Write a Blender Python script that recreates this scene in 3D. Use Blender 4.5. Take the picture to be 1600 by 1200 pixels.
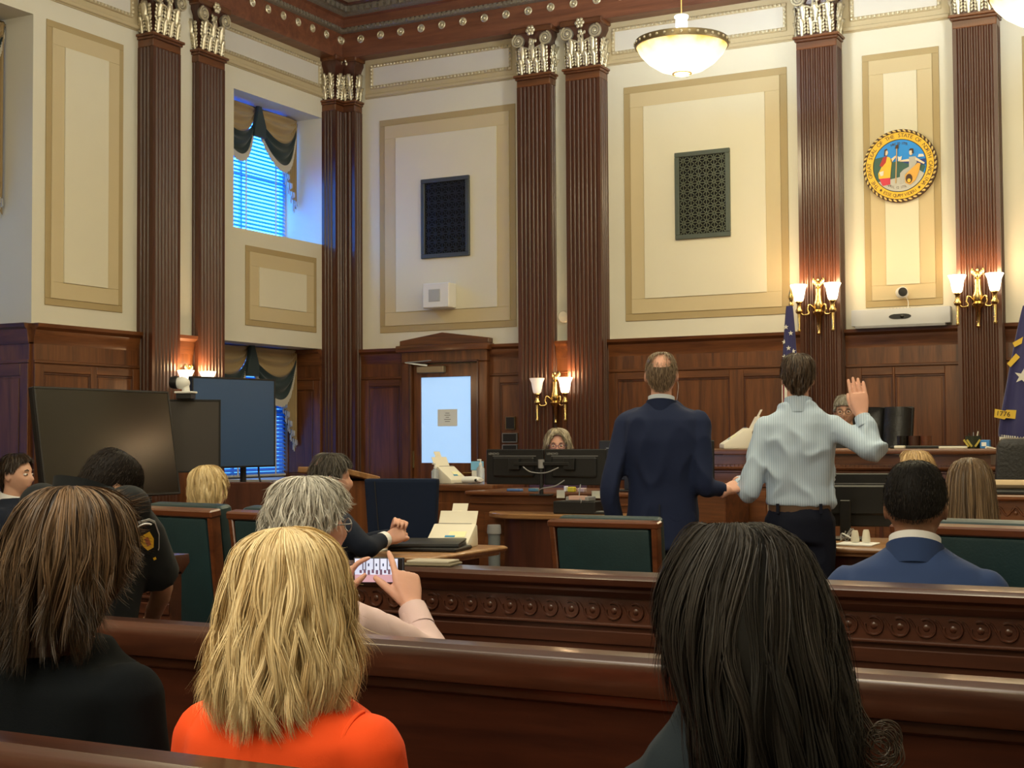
import bpy, bmesh, math, random
import numpy as np
from mathutils import Vector, Matrix, Euler, noise as mnoise

# ------------------------------------------------------------------ scene, camera, world, lights
for o in list(bpy.data.objects):
    bpy.data.objects.remove(o, do_unlink=True)
scene = bpy.context.scene
COL = scene.collection
FPX = 2219.0
CAM = Vector((0.0, 0.0, 1.38))
FW = Vector((-0.46210708, 0.88597438, 0.03881282))
RT = Vector((0.88651519, 0.4626586, -0.00615046))
UP = Vector((0.02340623, -0.03156598, 0.99922757))
cd = bpy.data.cameras.new('camera')
cam = bpy.data.objects.new('camera', cd)
COL.objects.link(cam)
cam.matrix_world = Matrix(((RT.x, UP.x, -FW.x, CAM.x), (RT.y, UP.y, -FW.y, CAM.y), (RT.z, UP.z, -FW.z, CAM.z), (0, 0, 0, 1)))
cd.sensor_fit = 'HORIZONTAL'
cd.sensor_width = 36.0
cd.lens = 36.0 * FPX / 1600.0
cd.clip_start = 0.05
cd.clip_end = 100
scene.camera = cam

world = bpy.data.worlds.new('world')
scene.world = world
world.use_nodes = True
wbg = world.node_tree.nodes['Background']
wbg.inputs[0].default_value = (0.16, 0.45, 1.0, 1)     # daylight sky seen through the windows
wbg.inputs[1].default_value = 1.0
vs = scene.view_settings
vs.view_transform = 'Standard'
vs.look = 'None'
vs.gamma = 1.0
vs.exposure = 0.0
vs.use_curve_mapping = False

def lamp(name, kind, loc, energy, color, size=0.1, rot=None, shape=None, sy=None, spread=None):
    l = bpy.data.lights.new(name, kind)
    l.energy = energy
    l.color = color
    if kind == 'AREA':
        l.size = size
        if shape: l.shape = shape
        if sy: l.size_y = sy
        if spread: l.spread = spread
    elif kind in ('POINT', 'SPOT'):
        l.shadow_soft_size = size
    o = bpy.data.objects.new(name, l)
    o.location = loc
    if rot: o.rotation_euler = rot
    COL.objects.link(o)
    return o

# room axes: X along the bench wall, Y towards it, Z up; metres
YB = 13.0          # bench wall
XL = -8.95         # window wall
XR = 3.40          # right wall
YF = -3.6          # wall behind the gallery
ZC = 6.32          # ceiling
PENDANTS = [(-4.13, 11.0), (-1.30, 11.0), (-4.13, 6.6), (-1.30, 6.6), (-4.13, 2.0), (-1.30, 2.0), (-4.13, -2.2), (-1.30, -2.2)]  # rearmost pair added behind the camera to light the gallery backs
PZ = 4.62          # rim height of the pendant bowls
# added unseen fill lights under the ceiling, over the gallery and the well
lamp('ceiling_fill', 'AREA', (-2.6, 7.6, 6.1), 150, (1.0, 0.86, 0.50), 3.2, (0, 0, 0), 'RECTANGLE', 3.2)
lamp('ceiling_fill', 'AREA', (-2.6, -0.4, 6.1), 260, (1.0, 0.91, 0.72), 3.2, (0, 0, 0), 'RECTANGLE', 3.2)

# ------------------------------------------------------------------ helpers
R = math.radians
rnd = random.Random(7)

def P(px, py, X=None, Y=None, Z=None, D=None):
    """point of the room seen at a spot of the photograph, on a plane of the room or at a depth"""
    d = FW + RT * ((px - 800) / FPX) - UP * ((py - 600) / FPX)
    if D is not None: t = D
    elif X is not None: t = (X - CAM.x) / d.x
    elif Y is not None: t = (Y - CAM.y) / d.y
    else: t = (Z - CAM.z) / d.z
    return CAM + d * t

def rotz(a): return Matrix.Rotation(a, 4, 'Z')
def TR(x, y, z): return Matrix.Translation((x, y, z))

class MB:
    """collects shapes into one mesh"""
    def __init__(s): s.v = []; s.f = []
    def add(s, vs, fs, M=None):
        b = len(s.v)
        if M is not None: vs = [M @ Vector(p) for p in vs]
        s.v.extend([tuple(p) for p in vs])
        s.f.extend([tuple(i + b for i in f) for f in fs])
        return s
    def box(s, x0, x1, y0, y1, z0, z1, M=None):
        if x0 > x1: x0, x1 = x1, x0
        if y0 > y1: y0, y1 = y1, y0
        if z0 > z1: z0, z1 = z1, z0
        vs = [(x0, y0, z0), (x1, y0, z0), (x1, y1, z0), (x0, y1, z0), (x0, y0, z1), (x1, y0, z1), (x1, y1, z1), (x0, y1, z1)]
        return s.add(vs, [(0, 3, 2, 1), (4, 5, 6, 7), (0, 1, 5, 4), (1, 2, 6, 5), (2, 3, 7, 6), (3, 0, 4, 7)], M)
    def cbox(s, c, sx, sy, sz, M=None):
        return s.box(c[0] - sx / 2, c[0] + sx / 2, c[1] - sy / 2, c[1] + sy / 2, c[2] - sz / 2, c[2] + sz / 2, M)
    def loft(s, rings, caps=True, closed=False, M=None):
        n = len(rings[0]); vs = [p for r in rings for p in r]; fs = []
        m = len(rings)
        for i in range(m if closed else m - 1):
            a = i * n; b = ((i + 1) % m) * n
            for j in range(n):
                k = (j + 1) % n
                fs.append((a + j, a + k, b + k, b + j))
        if caps and not closed:
            fs.append(tuple(range(n - 1, -1, -1)))
            fs.append(tuple((m - 1) * n + j for j in range(n)))
        return s.add(vs, fs, M)
    def strip(s, rows, M=None):
        """open sheet through rows of points"""
        n = len(rows[0]); vs = [p for r in rows for p in r]; fs = []
        for i in range(len(rows) - 1):
            for j in range(n - 1):
                a = i * n + j
                fs.append((a, a + 1, a + n + 1, a + n))
        return s.add(vs, fs, M)
    def tube(s, pts, rad, n=10, caps=True, closed=False, M=None, flat=1.0):
        pts = [Vector(p) for p in pts]; m = len(pts)
        if not hasattr(rad, '__len__'): rad = [rad] * m
        rings = []; up = None
        for i in range(m):
            if closed: t = pts[(i + 1) % m] - pts[i - 1]
            else: t = pts[min(i + 1, m - 1)] - pts[max(i - 1, 0)]
            if t.length < 1e-9: t = Vector((0, 0, 1))
            t.normalize()
            if up is None:
                up = Vector((0, 0, 1)) if abs(t.z) < 0.9 else Vector((0, 1, 0))
            u = (up - t * up.dot(t))
            if u.length < 1e-6: u = t.orthogonal()
            u.normalize(); up = u
            w = t.cross(u)
            rings.append([pts[i] + (u * math.cos(2 * math.pi * k / n) * flat + w * math.sin(2 * math.pi * k / n)) * rad[i] for k in range(n)])
        return s.loft(rings, caps, closed, M)
    def lathe(s, prof, n=24, M=None, caps=True, closed=False):
        rings = [[(r * math.cos(2 * math.pi * k / n), r * math.sin(2 * math.pi * k / n), z) for k in range(n)] for r, z in prof]
        return s.loft(rings, caps, closed, M)
    def prism(s, poly, d, M=None):
        """polygon in x,z pushed along y from 0 to d"""
        n = len(poly)
        vs = [(x, 0, z) for x, z in poly] + [(x, d, z) for x, z in poly]
        fs = [tuple(range(n)), tuple(range(2 * n - 1, n - 1, -1))]
        fs += [(j, n + j, n + (j + 1) % n, (j + 1) % n) for j in range(n)]
        return s.add(vs, fs, M)
    def ell(s, c, r, n=12, m=8, M=None):
        if not hasattr(r, '__len__'): r = (r, r, r)
        vs = [(c[0], c[1], c[2] + r[2])]; fs = []
        for i in range(1, m):
            a = math.pi * i / m
            for k in range(n):
                b = 2 * math.pi * k / n
                vs.append((c[0] + r[0] * math.sin(a) * math.cos(b), c[1] + r[1] * math.sin(a) * math.sin(b), c[2] + r[2] * math.cos(a)))
        vs.append((c[0], c[1], c[2] - r[2]))
        for k in range(n):
            fs.append((0, 1 + k, 1 + (k + 1) % n))
            fs.append((len(vs) - 1, 1 + (m - 2) * n + (k + 1) % n, 1 + (m - 2) * n + k))
        for i in range(m - 2):
            for k in range(n):
                a = 1 + i * n + k; b = 1 + i * n + (k + 1) % n
                fs.append((a, a + n, b + n, b))
        return s.add(vs, fs, M)
    def ring(s, x0, x1, z0, z1, w, y0, y1, M=None):
        """rectangular frame in the x,z plane, bar width w, from y0 to y1"""
        s.box(x0, x1, y0, y1, z0, z0 + w, M); s.box(x0, x1, y0, y1, z1 - w, z1, M)
        s.box(x0, x0 + w, y0, y1, z0 + w, z1 - w, M); s.box(x1 - w, x1, y0, y1, z0 + w, z1 - w, M)
        return s
    def mesh(s, name='m'):
        me = bpy.data.meshes.new(name)
        me.from_pydata([tuple(p) for p in s.v], [], s.f)
        me.update()
        return me
    def build(s, name, mat, parent=None, smooth=35, bevel=0, seg=1, kind=None, label=None, fix=True):
        me = s.mesh(name)
        bm = bmesh.new(); bm.from_mesh(me)
        if fix: bmesh.ops.recalc_face_normals(bm, faces=bm.faces)
        if bevel:
            es = [e for e in bm.edges if len(e.link_faces) == 2 and e.calc_face_angle(0) > R(40)]
            bmesh.ops.bevel(bm, geom=es, offset=bevel, segments=seg, profile=0.6, affect='EDGES', clamp_overlap=True)
        bm.to_mesh(me); bm.free()
        if smooth:
            me.shade_smooth()
            me.set_sharp_from_angle(angle=R(smooth))
        return link(name, me, mat, parent, kind, label)

def link(name, me, mat, parent=None, kind=None, label=None):
    o = bpy.data.objects.new(name, me)
    COL.objects.link(o)
    if mat is not None:
        for m in (mat if isinstance(mat, (list, tuple)) else [mat]): me.materials.append(m)
    if parent is not None: o.parent = parent
    if kind: o['kind'] = kind
    if label: o['label'] = label
    return o

def thing(name, label, cat, loc=(0, 0, 0), rz=0, group=None):
    o = bpy.data.objects.new(name, None)
    o.empty_display_size = 0.1
    COL.objects.link(o)
    o.location = loc; o.rotation_euler = (0, 0, rz)
    o['label'] = label; o['category'] = cat
    if group: o['group'] = group
    return o

def tag(o, label, cat, group=None):
    o['label'] = label; o['category'] = cat
    if group: o['group'] = group
    return o

def struct(name, loc=(0, 0, 0), rz=0, label=None):
    o = bpy.data.objects.new(name, None)
    o.empty_display_size = 0.1
    COL.objects.link(o)
    o.location = loc; o.rotation_euler = (0, 0, rz)
    o['kind'] = 'structure'
    if label: o['label'] = label
    return o

KIDS = {}
def copy_tree(o, parent=None):
    c = o.copy(); COL.objects.link(c)
    if parent is not None: c.parent = parent
    for ch in list(o.children): copy_tree(ch, c)
    return c

def catmull(pts, k=6):
    pts = [Vector(p) for p in pts]
    out = []
    for i in range(len(pts) - 1):
        p0 = pts[max(i - 1, 0)]; p1 = pts[i]; p2 = pts[i + 1]; p3 = pts[min(i + 2, len(pts) - 1)]
        for j in range(k):
            t = j / k
            out.append(0.5 * ((2 * p1) + (p2 - p0) * t + (2 * p0 - 5 * p1 + 4 * p2 - p3) * t * t + (3 * p1 - p0 - 3 * p2 + p3) * t ** 3))
    out.append(pts[-1])
    return out

def text_mesh(s, size, depth=0.002, align='CENTER'):
    cu = bpy.data.curves.new('t', 'FONT')
    cu.body = s; cu.size = size; cu.extrude = depth; cu.align_x = align; cu.align_y = 'CENTER'; cu.resolution_u = 3
    o = bpy.data.objects.new('t', cu); COL.objects.link(o)
    dg = bpy.context.evaluated_depsgraph_get()
    me = bpy.data.meshes.new_from_object(o.evaluated_get(dg))
    bpy.data.objects.remove(o); bpy.data.curves.remove(cu)
    return me

def add_mesh(mb, me, M=None):
    mb.add([v.co.copy() for v in me.vertices], [tuple(p.vertices) for p in me.polygons], M)
    bpy.data.meshes.remove(me)

# ------------------------------------------------------------------ materials
MATS = {}
def mat(name, col, rough=0.5, metal=0.0, spec=0.5, coat=0.0, emit=None, estr=0.0, var=0.0, vscale=8.0, bump=0.0, bscale=60.0, trans=0.0, ior=1.45, sheen=0.0, alpha=1.0):
    if name in MATS: return MATS[name]
    m = bpy.data.materials.new(name); m.use_nodes = True
    nt = m.node_tree; b = nt.nodes['Principled BSDF']
    b.inputs['Base Color'].default_value = (*col, 1)
    b.inputs['Roughness'].default_value = rough
    b.inputs['Metallic'].default_value = metal
    b.inputs['Specular IOR Level'].default_value = spec
    b.inputs['Coat Weight'].default_value = coat
    b.inputs['Coat Roughness'].default_value = 0.12
    b.inputs['Transmission Weight'].default_value = trans
    b.inputs['IOR'].default_value = ior
    b.inputs['Sheen Weight'].default_value = sheen
    b.inputs['Sheen Roughness'].default_value = 0.5
    if emit:
        b.inputs['Emission Color'].default_value = (*emit, 1)
        b.inputs['Emission Strength'].default_value = estr
    if var or bump:
        tc = nt.nodes.new('ShaderNodeTexCoord')
    if var:
        n = nt.nodes.new('ShaderNodeTexNoise'); n.inputs['Scale'].default_value = vscale; n.inputs['Detail'].default_value = 4
        nt.links.new(tc.outputs['Object'], n.inputs['Vector'])
        mx = nt.nodes.new('ShaderNodeMix'); mx.data_type = 'RGBA'
        lo = [max(0, c * (1 - var)) for c in col]; hi = [min(1, c * (1 + var)) for c in col]
        mx.inputs['A'].default_value = (*lo, 1); mx.inputs['B'].default_value = (*hi, 1)
        nt.links.new(n.outputs['Fac'], mx.inputs['Factor'])
        nt.links.new(mx.outputs['Result'], b.inputs['Base Color'])
    if bump:
        n2 = nt.nodes.new('ShaderNodeTexNoise'); n2.inputs['Scale'].default_value = bscale; n2.inputs['Detail'].default_value = 3
        nt.links.new(tc.outputs['Object'], n2.inputs['Vector'])
        bp = nt.nodes.new('ShaderNodeBump'); bp.inputs['Strength'].default_value = bump; bp.inputs['Distance'].default_value = 0.01
        nt.links.new(n2.outputs['Fac'], bp.inputs['Height'])
        nt.links.new(bp.outputs['Normal'], b.inputs['Normal'])
    MATS[name] = m
    return m

def wood(name, dark, light, axis='Z', rough=0.3, coat=0.35, scale=1.0, coatr=0.15, spec=0.5):
    m = bpy.data.materials.new(name); m.use_nodes = True
    nt = m.node_tree; b = nt.nodes['Principled BSDF']
    tc = nt.nodes.new('ShaderNodeTexCoord')
    mp = nt.nodes.new('ShaderNodeMapping')
    s = [14 * scale, 14 * scale, 14 * scale]; s['XYZ'.index(axis)] = 1.1 * scale
    mp.inputs['Scale'].default_value = s
    nt.links.new(tc.outputs['Object'], mp.inputs['Vector'])
    n = nt.nodes.new('ShaderNodeTexNoise'); n.inputs['Scale'].default_value = 1.0; n.inputs['Detail'].default_value = 6
    n.inputs['Distortion'].default_value = 0.8
    nt.links.new(mp.outputs['Vector'], n.inputs['Vector'])
    n2 = nt.nodes.new('ShaderNodeTexNoise'); n2.inputs['Scale'].default_value = 7.0; n2.inputs['Detail'].default_value = 4
    nt.links.new(mp.outputs['Vector'], n2.inputs['Vector'])
    ad = nt.nodes.new('ShaderNodeMath'); ad.operation = 'MULTIPLY_ADD'
    ad.inputs[1].default_value = 0.3
    nt.links.new(n2.outputs['Fac'], ad.inputs[0]); nt.links.new(n.outputs['Fac'], ad.inputs[2])
    cr = nt.nodes.new('ShaderNodeValToRGB')
    cr.color_ramp.elements[0].position = 0.42; cr.color_ramp.elements[0].color = (*dark, 1)
    cr.color_ramp.elements[1].position = 0.86; cr.color_ramp.elements[1].color = (*light, 1)
    nt.links.new(ad.outputs[0], cr.inputs['Fac'])
    nt.links.new(cr.outputs['Color'], b.inputs['Base Color'])
    b.inputs['Roughness'].default_value = rough
    b.inputs['Specular IOR Level'].default_value = spec
    b.inputs['Coat Weight'].default_value = coat
    b.inputs['Coat Roughness'].default_value = coatr
    bp = nt.nodes.new('ShaderNodeBump'); bp.inputs['Strength'].default_value = 0.06; bp.inputs['Distance'].default_value = 0.004
    nt.links.new(n2.outputs['Fac'], bp.inputs['Height'])
    nt.links.new(bp.outputs['Normal'], b.inputs['Normal'])
    MATS[name] = m
    return m

WD, WL = (0.060, 0.0190, 0.0075), (0.185, 0.064, 0.020)
W_Z = wood('mahogany_upright', WD, WL, 'Z', 0.33, 0.22)
W_X = wood('mahogany_along', WD, WL, 'X', 0.33, 0.22)
W_Y = wood('mahogany_across', WD, WL, 'Y')
W_DK = wood('mahogany_dark', (0.040, 0.013, 0.008), (0.100, 0.032, 0.018), 'Z')
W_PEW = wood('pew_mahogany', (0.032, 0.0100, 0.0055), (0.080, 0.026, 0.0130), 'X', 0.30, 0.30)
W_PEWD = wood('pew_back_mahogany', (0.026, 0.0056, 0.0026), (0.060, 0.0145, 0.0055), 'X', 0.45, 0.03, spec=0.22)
W_CHAIR = wood('chair_wood', (0.070, 0.020, 0.008), (0.165, 0.052, 0.018), 'X', 0.3, 0.4)
W_COL = wood('pilaster_mahogany', (0.054, 0.0170, 0.0082), (0.084, 0.0275, 0.0128), 'Z', 0.32, 0.15, scale=0.6)
W_TAN = wood('table_oak', (0.20, 0.095, 0.035), (0.38, 0.20, 0.085), 'X', 0.35, 0.3)
PLASTER = mat('cream_plaster', (0.71, 0.68, 0.57), 0.75, var=0.03, vscale=1.5, bump=0.05, bscale=25)
BAND_DK = mat('tan_band_paint', (0.43, 0.33, 0.17), 0.7, var=0.05, vscale=3)
BAND_MD = mat('buff_band_paint', (0.60, 0.50, 0.31), 0.7, var=0.04, vscale=3)
FIELD = mat('pale_field_paint', (0.72, 0.68, 0.54), 0.75, var=0.04, vscale=2, bump=0.05, bscale=20)
FRIEZE = mat('frieze_field_paint', (0.66, 0.63, 0.57), 0.75, var=0.03, vscale=2)
FRZ_BAND = mat('frieze_band_paint', (0.52, 0.43, 0.27), 0.7, var=0.06, vscale=6)
GILT = mat('silver_gilt', (0.70, 0.64, 0.48), 0.38, metal=0.75, var=0.3, vscale=40)
GILT_DK = mat('tarnished_gilt', (0.30, 0.27, 0.22), 0.45, metal=0.6, var=0.45, vscale=50)
BRASS = mat('polished_brass', (0.78, 0.56, 0.22), 0.22, metal=1.0)
BRONZE = mat('aged_bronze', (0.22, 0.17, 0.09), 0.4, metal=0.8)
BLACK = mat('black_plastic', (0.012, 0.012, 0.013), 0.42)
SCREEN = mat('dark_screen', (0.009, 0.007, 0.006), 0.16, spec=0.55)
SCREEN_M = mat('matte_screen', (0.036, 0.030, 0.028), 0.38, spec=0.8)
SCREEN_B = mat('blue_reflection_screen', (0.032, 0.078, 0.185), 0.38, spec=0.7)  # blue reflection put into the base colour of the screen
GREY = mat('grey_plastic', (0.25, 0.25, 0.26), 0.5)
WHITE = mat('white_plastic', (0.74, 0.74, 0.72), 0.45)
IVORY = mat('ivory_plastic', (0.72, 0.68, 0.58), 0.5)
PAPER = mat('white_paper', (0.82, 0.82, 0.80), 0.8)
CARPET = mat('carpet', (0.11, 0.045, 0.035), 0.95, var=0.3, vscale=60, bump=0.4, bscale=300)
GREEN = mat('green_leather', (0.012, 0.033, 0.038), 0.42, var=0.2, vscale=12, bump=0.08, bscale=120)
NAVYL = mat('navy_upholstery', (0.006, 0.013, 0.036), 0.75, spec=0.2, bump=0.05, bscale=150)
LEATHER = mat('black_leather', (0.014, 0.014, 0.015), 0.35, bump=0.25, bscale=60)
STEEL = mat('grey_steel', (0.35, 0.35, 0.36), 0.4, metal=0.8)
GLOW_W = mat('lit_glass_shade', (0.9, 0.85, 0.75), 0.3, emit=(1.0, 0.80, 0.55), estr=7.0)
GLOW_DIM = mat('dim_glass_shade', (0.85, 0.78, 0.72), 0.3, emit=(1.0, 0.78, 0.62), estr=0.45)

# ------------------------------------------------------------------ room shell
floor = MB().box(XL - 0.6, XR + 0.3, YF - 0.3, YB + 0.3, -0.2, 0.0).build('floor', CARPET, kind='structure', smooth=0)
wall_back = MB().box(XL - 0.7, XR + 0.3, YB, YB + 0.3, 0, ZC + 0.3).build('wall_back', PLASTER, kind='structure', smooth=0)
wall_right = MB().box(XR, XR + 0.3, YF, YB, 0, ZC + 0.3).build('wall_right', PLASTER, kind='structure', smooth=0)
wall_front = MB().box(XL - 0.7, XR + 0.3, YF - 0.3, YF, 0, ZC + 0.3).build('wall_front', PLASTER, kind='structure', smooth=0)
DEEP = 0.52
m = MB()
x0, x1 = XL - DEEP, XL
NR0, NR1 = 6.85, 8.56                   # near window bay
UW0, UW1 = 11.19, 12.70                 # far window bay
LW0 = 10.93
m.box(x0, x1, YF, NR0, 0, ZC + 0.3)
m.box(x0, x1, NR0, NR1, 4.97, ZC + 0.3); m.box(x0, x1, NR0, NR1, 0, 0.75)
m.box(x0, x1, NR1, LW0, 0, ZC + 0.3)
m.box(x0, x1, LW0, UW0, 2.39, ZC + 0.3)
m.box(x0, x1, UW0, UW1, 4.92, ZC + 0.3); m.box(x0, x1, UW0, UW1, 2.39, 3.53); m.box(x0, x1, LW0, UW1, 0, 0.95)
m.box(x0, x1, UW1, YB, 0, ZC + 0.3)
wall_left = m.build('wall_left', PLASTER, kind='structure', smooth=0)

# ceiling: plain slab with a stepped coffer edge along the two walls in view
ceiling = MB().box(XL - 0.6, XR + 0.3, YF - 0.3, YB + 0.3, ZC, ZC + 0.2).build('ceiling', mat('ceiling_plaster', (0.62, 0.58, 0.5), 0.8, var=0.1), kind='structure', smooth=0)

def sweep(name, prof, material, parent=None, y0=YF, x1=XR, kind=None, smooth=25):
    """profile (distance from the wall, height) carried along the window wall, round the corner, along the bench wall"""
    rings = [[(XL + d, y0, z) for d, z in prof], [(XL + d, YB - d, z) for d, z in prof], [(x1, YB - d, z) for d, z in prof]]
    return MB().loft(rings).build(name, material, parent, smooth=smooth, kind=kind)

cornice = sweep('trim_1', [(0, 5.57), (0.19, 5.57), (0.20, 5.60), (0.20, 5.84), (0, 5.84)], wood('cornice_mahogany', (0.10, 0.030, 0.014), (0.21, 0.075, 0.036), 'X', 0.4, 0.2), kind='structure')
cornice['label'] = 'mahogany cornice fascia with gilt rosettes under the ceiling'
sweep('gilt_moulding', [(0, 5.84), (0.20, 5.84), (0.235, 5.852), (0.25, 5.875), (0.235, 5.895), (0, 5.895)], GILT_DK, cornice)
sweep('upper_fascia', [(0, 5.895), (0.24, 5.895), (0.255, 5.98), (0.29, 5.995), (0, 5.995)], MATS['cornice_mahogany'], cornice)
sweep('leaf_moulding', [(0, 5.995), (0.29, 5.995), (0.33, 6.01), (0.39, 6.05), (0.39, 6.07), (0, 6.07)], GILT_DK, cornice)
sweep('ceiling_border', [(0, 6.07), (0.43, 6.07), (0.45, 6.09), (0.45, ZC), (0, ZC)], W_DK, cornice)
sweep('coffer_moulding', [(0.45, 6.09), (0.55, 6.075), (0.64, 6.11), (0.70, 6.14), (0.70, ZC), (0.45, ZC)], GILT, cornice)
# small carved tongues along the two gilt mouldings
m = MB()
k = 0
for dd, z, st, s in ((0.246, 5.872, 0.055, 0.018), (0.385, 6.04, 0.085, 0.030)):
    x = XL + 0.3
    while x < -3.0:
        m.box(x, x + st * 0.55, YB - dd - s * 0.5, YB - dd + 0.02, z - s, z + s); x += st
    y = YB - 0.3
    while y > 8.2:
        m.box(XL + dd - 0.02, XL + dd + s * 0.5, y - st * 0.55, y, z - s, z + s); y -= st
m.build('carved_tongues', GILT_DK, cornice, kind='stuff')
# rosettes
m = MB()
m.tube([(0.036 * math.cos(a), -0.008, 0.036 * math.sin(a)) for a in [2 * math.pi * i / 16 for i in range(16)]], 0.009, 6, closed=True)
m.ell((0, -0.012, 0), (0.017, 0.014, 0.017), 8, 6)
for i in range(6):
    a = i * math.pi / 3
    m.ell((0.022 * math.cos(a), -0.006, 0.022 * math.sin(a)), (0.008, 0.008, 0.008), 6, 4)
m.lathe([(0.0, 0), (0.036, 0), (0.036, 0.006), (0, 0.006)], 16, Matrix.Rotation(R(90), 4, 'X'))
ros = m.build('rosette', GILT, cornice)
ros.location = (-8.50, YB - 0.2, 5.755)
first = ros
for i in range(-1, 20):
    if i == 0: continue
    o = first.copy(); COL.objects.link(o); o.location = (-8.50 + 0.255 * i, YB - 0.2, 5.765)
for i in range(19):
    o = first.copy(); COL.objects.link(o); o.location = (XL + 0.2, YB - 0.25 - 0.255 * i, 5.765); o.rotation_euler = (0, 0, R(90))

# ------------------------------------------------------------------ painted wall panels and frieze
LEFT_M = Matrix.Translation((XL, 0, 0)) @ rotz(R(90))          # local x -> room y, local -y -> room +x
BACK_M = Matrix.Translation((0, YB, 0))
def painted_panel(M, parent, a0, a1, z0, z1, wd=0.07, wm=0.145):
    MB().ring(a0, a1, z0, z1, wd, -0.010, 0, M).build('dark_border', BAND_DK, parent, bevel=0.003)
    MB().ring(a0 + wd, a1 - wd, z0 + wd, z1 - wd, wm, -0.018, 0, M).build('buff_border', BAND_MD, parent, bevel=0.003)
    MB().box(a0 + wd + wm, a1 - wd - wm, -0.028, 0, z0 + wd + wm, z1 - wd - wm, M).build('centre_field', FIELD, parent, bevel=0.003)
painted_panel(BACK_M, wall_back, -8.39, -6.72, 2.56, 4.885)
painted_panel(BACK_M, wall_back, -5.50, -3.83, 2.56, 4.90)
painted_panel(BACK_M, wall_back, -3.12, -2.43, 2.58, 4.91, 0.06, 0.135)
painted_panel(BACK_M, wall_back, -1.72, -0.05, 2.56, 4.90)
painted_panel(BACK_M, wall_back, 0.30, 2.60, 2.56, 4.90)
painted_panel(LEFT_M, wall_left, 8.70, 9.62, 2.55, 4.97, 0.06, 0.14)
painted_panel(LEFT_M, wall_left, 11.37, 12.59, 2.56, 3.37, 0.06, 0.145)

def frieze(M, parent, a0, a1, z0=5.14, z1=5.57):
    b = MB()
    b.box(a0, a1, -0.012, 0, z0, z1, M)
    b.build('frieze_band', FRZ_BAND, parent, smooth=0)
    b = MB().box(a0, a1, -0.035, -0.012, z0 + 0.01, z0 + 0.05, M)
    b.build('frieze_string', FRZ_BAND, parent, bevel=0.008)
    i0, i1, j0, j1 = a0 + 0.07, a1 - 0.07, z0 + 0.10, z1 - 0.06
    MB().box(i0 + 0.03, i1 - 0.03, -0.016, 0, j0 + 0.03, j1 - 0.03, M).build('frieze_field', FRIEZE, parent, smooth=0)
    MB().ring(i0, i1, j0, j1, 0.035, -0.030, 0, M).build('frieze_frame', FRZ_BAND, parent, bevel=0.006)
    b = MB()
    x = i0 + 0.02
    while x < i1 - 0.02:
        for z in (j0 + 0.018, j1 - 0.018):
            b.ell((x, -0.033, z), (0.016, 0.012, 0.014), 6, 4, M)
        x += 0.042
    z = j0 + 0.05
    while z < j1 - 0.04:
        for x in (i0 + 0.018, i1 - 0.018):
            b.ell((x, -0.033, z), (0.014, 0.012, 0.016), 6, 4, M)
        z += 0.042
    b.build('bead_moulding', GILT, parent, kind='stuff')
for a0, a1 in ((-8.57, -6.68), (-5.69, -3.75), (-3.29, -2.33), (-1.85, 0.1)): frieze(BACK_M, wall_back, a0, a1)
for a0, a1 in ((6.5, 9.80), (10.84, 12.72)): frieze(LEFT_M, wall_left, a0, a1)

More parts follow.
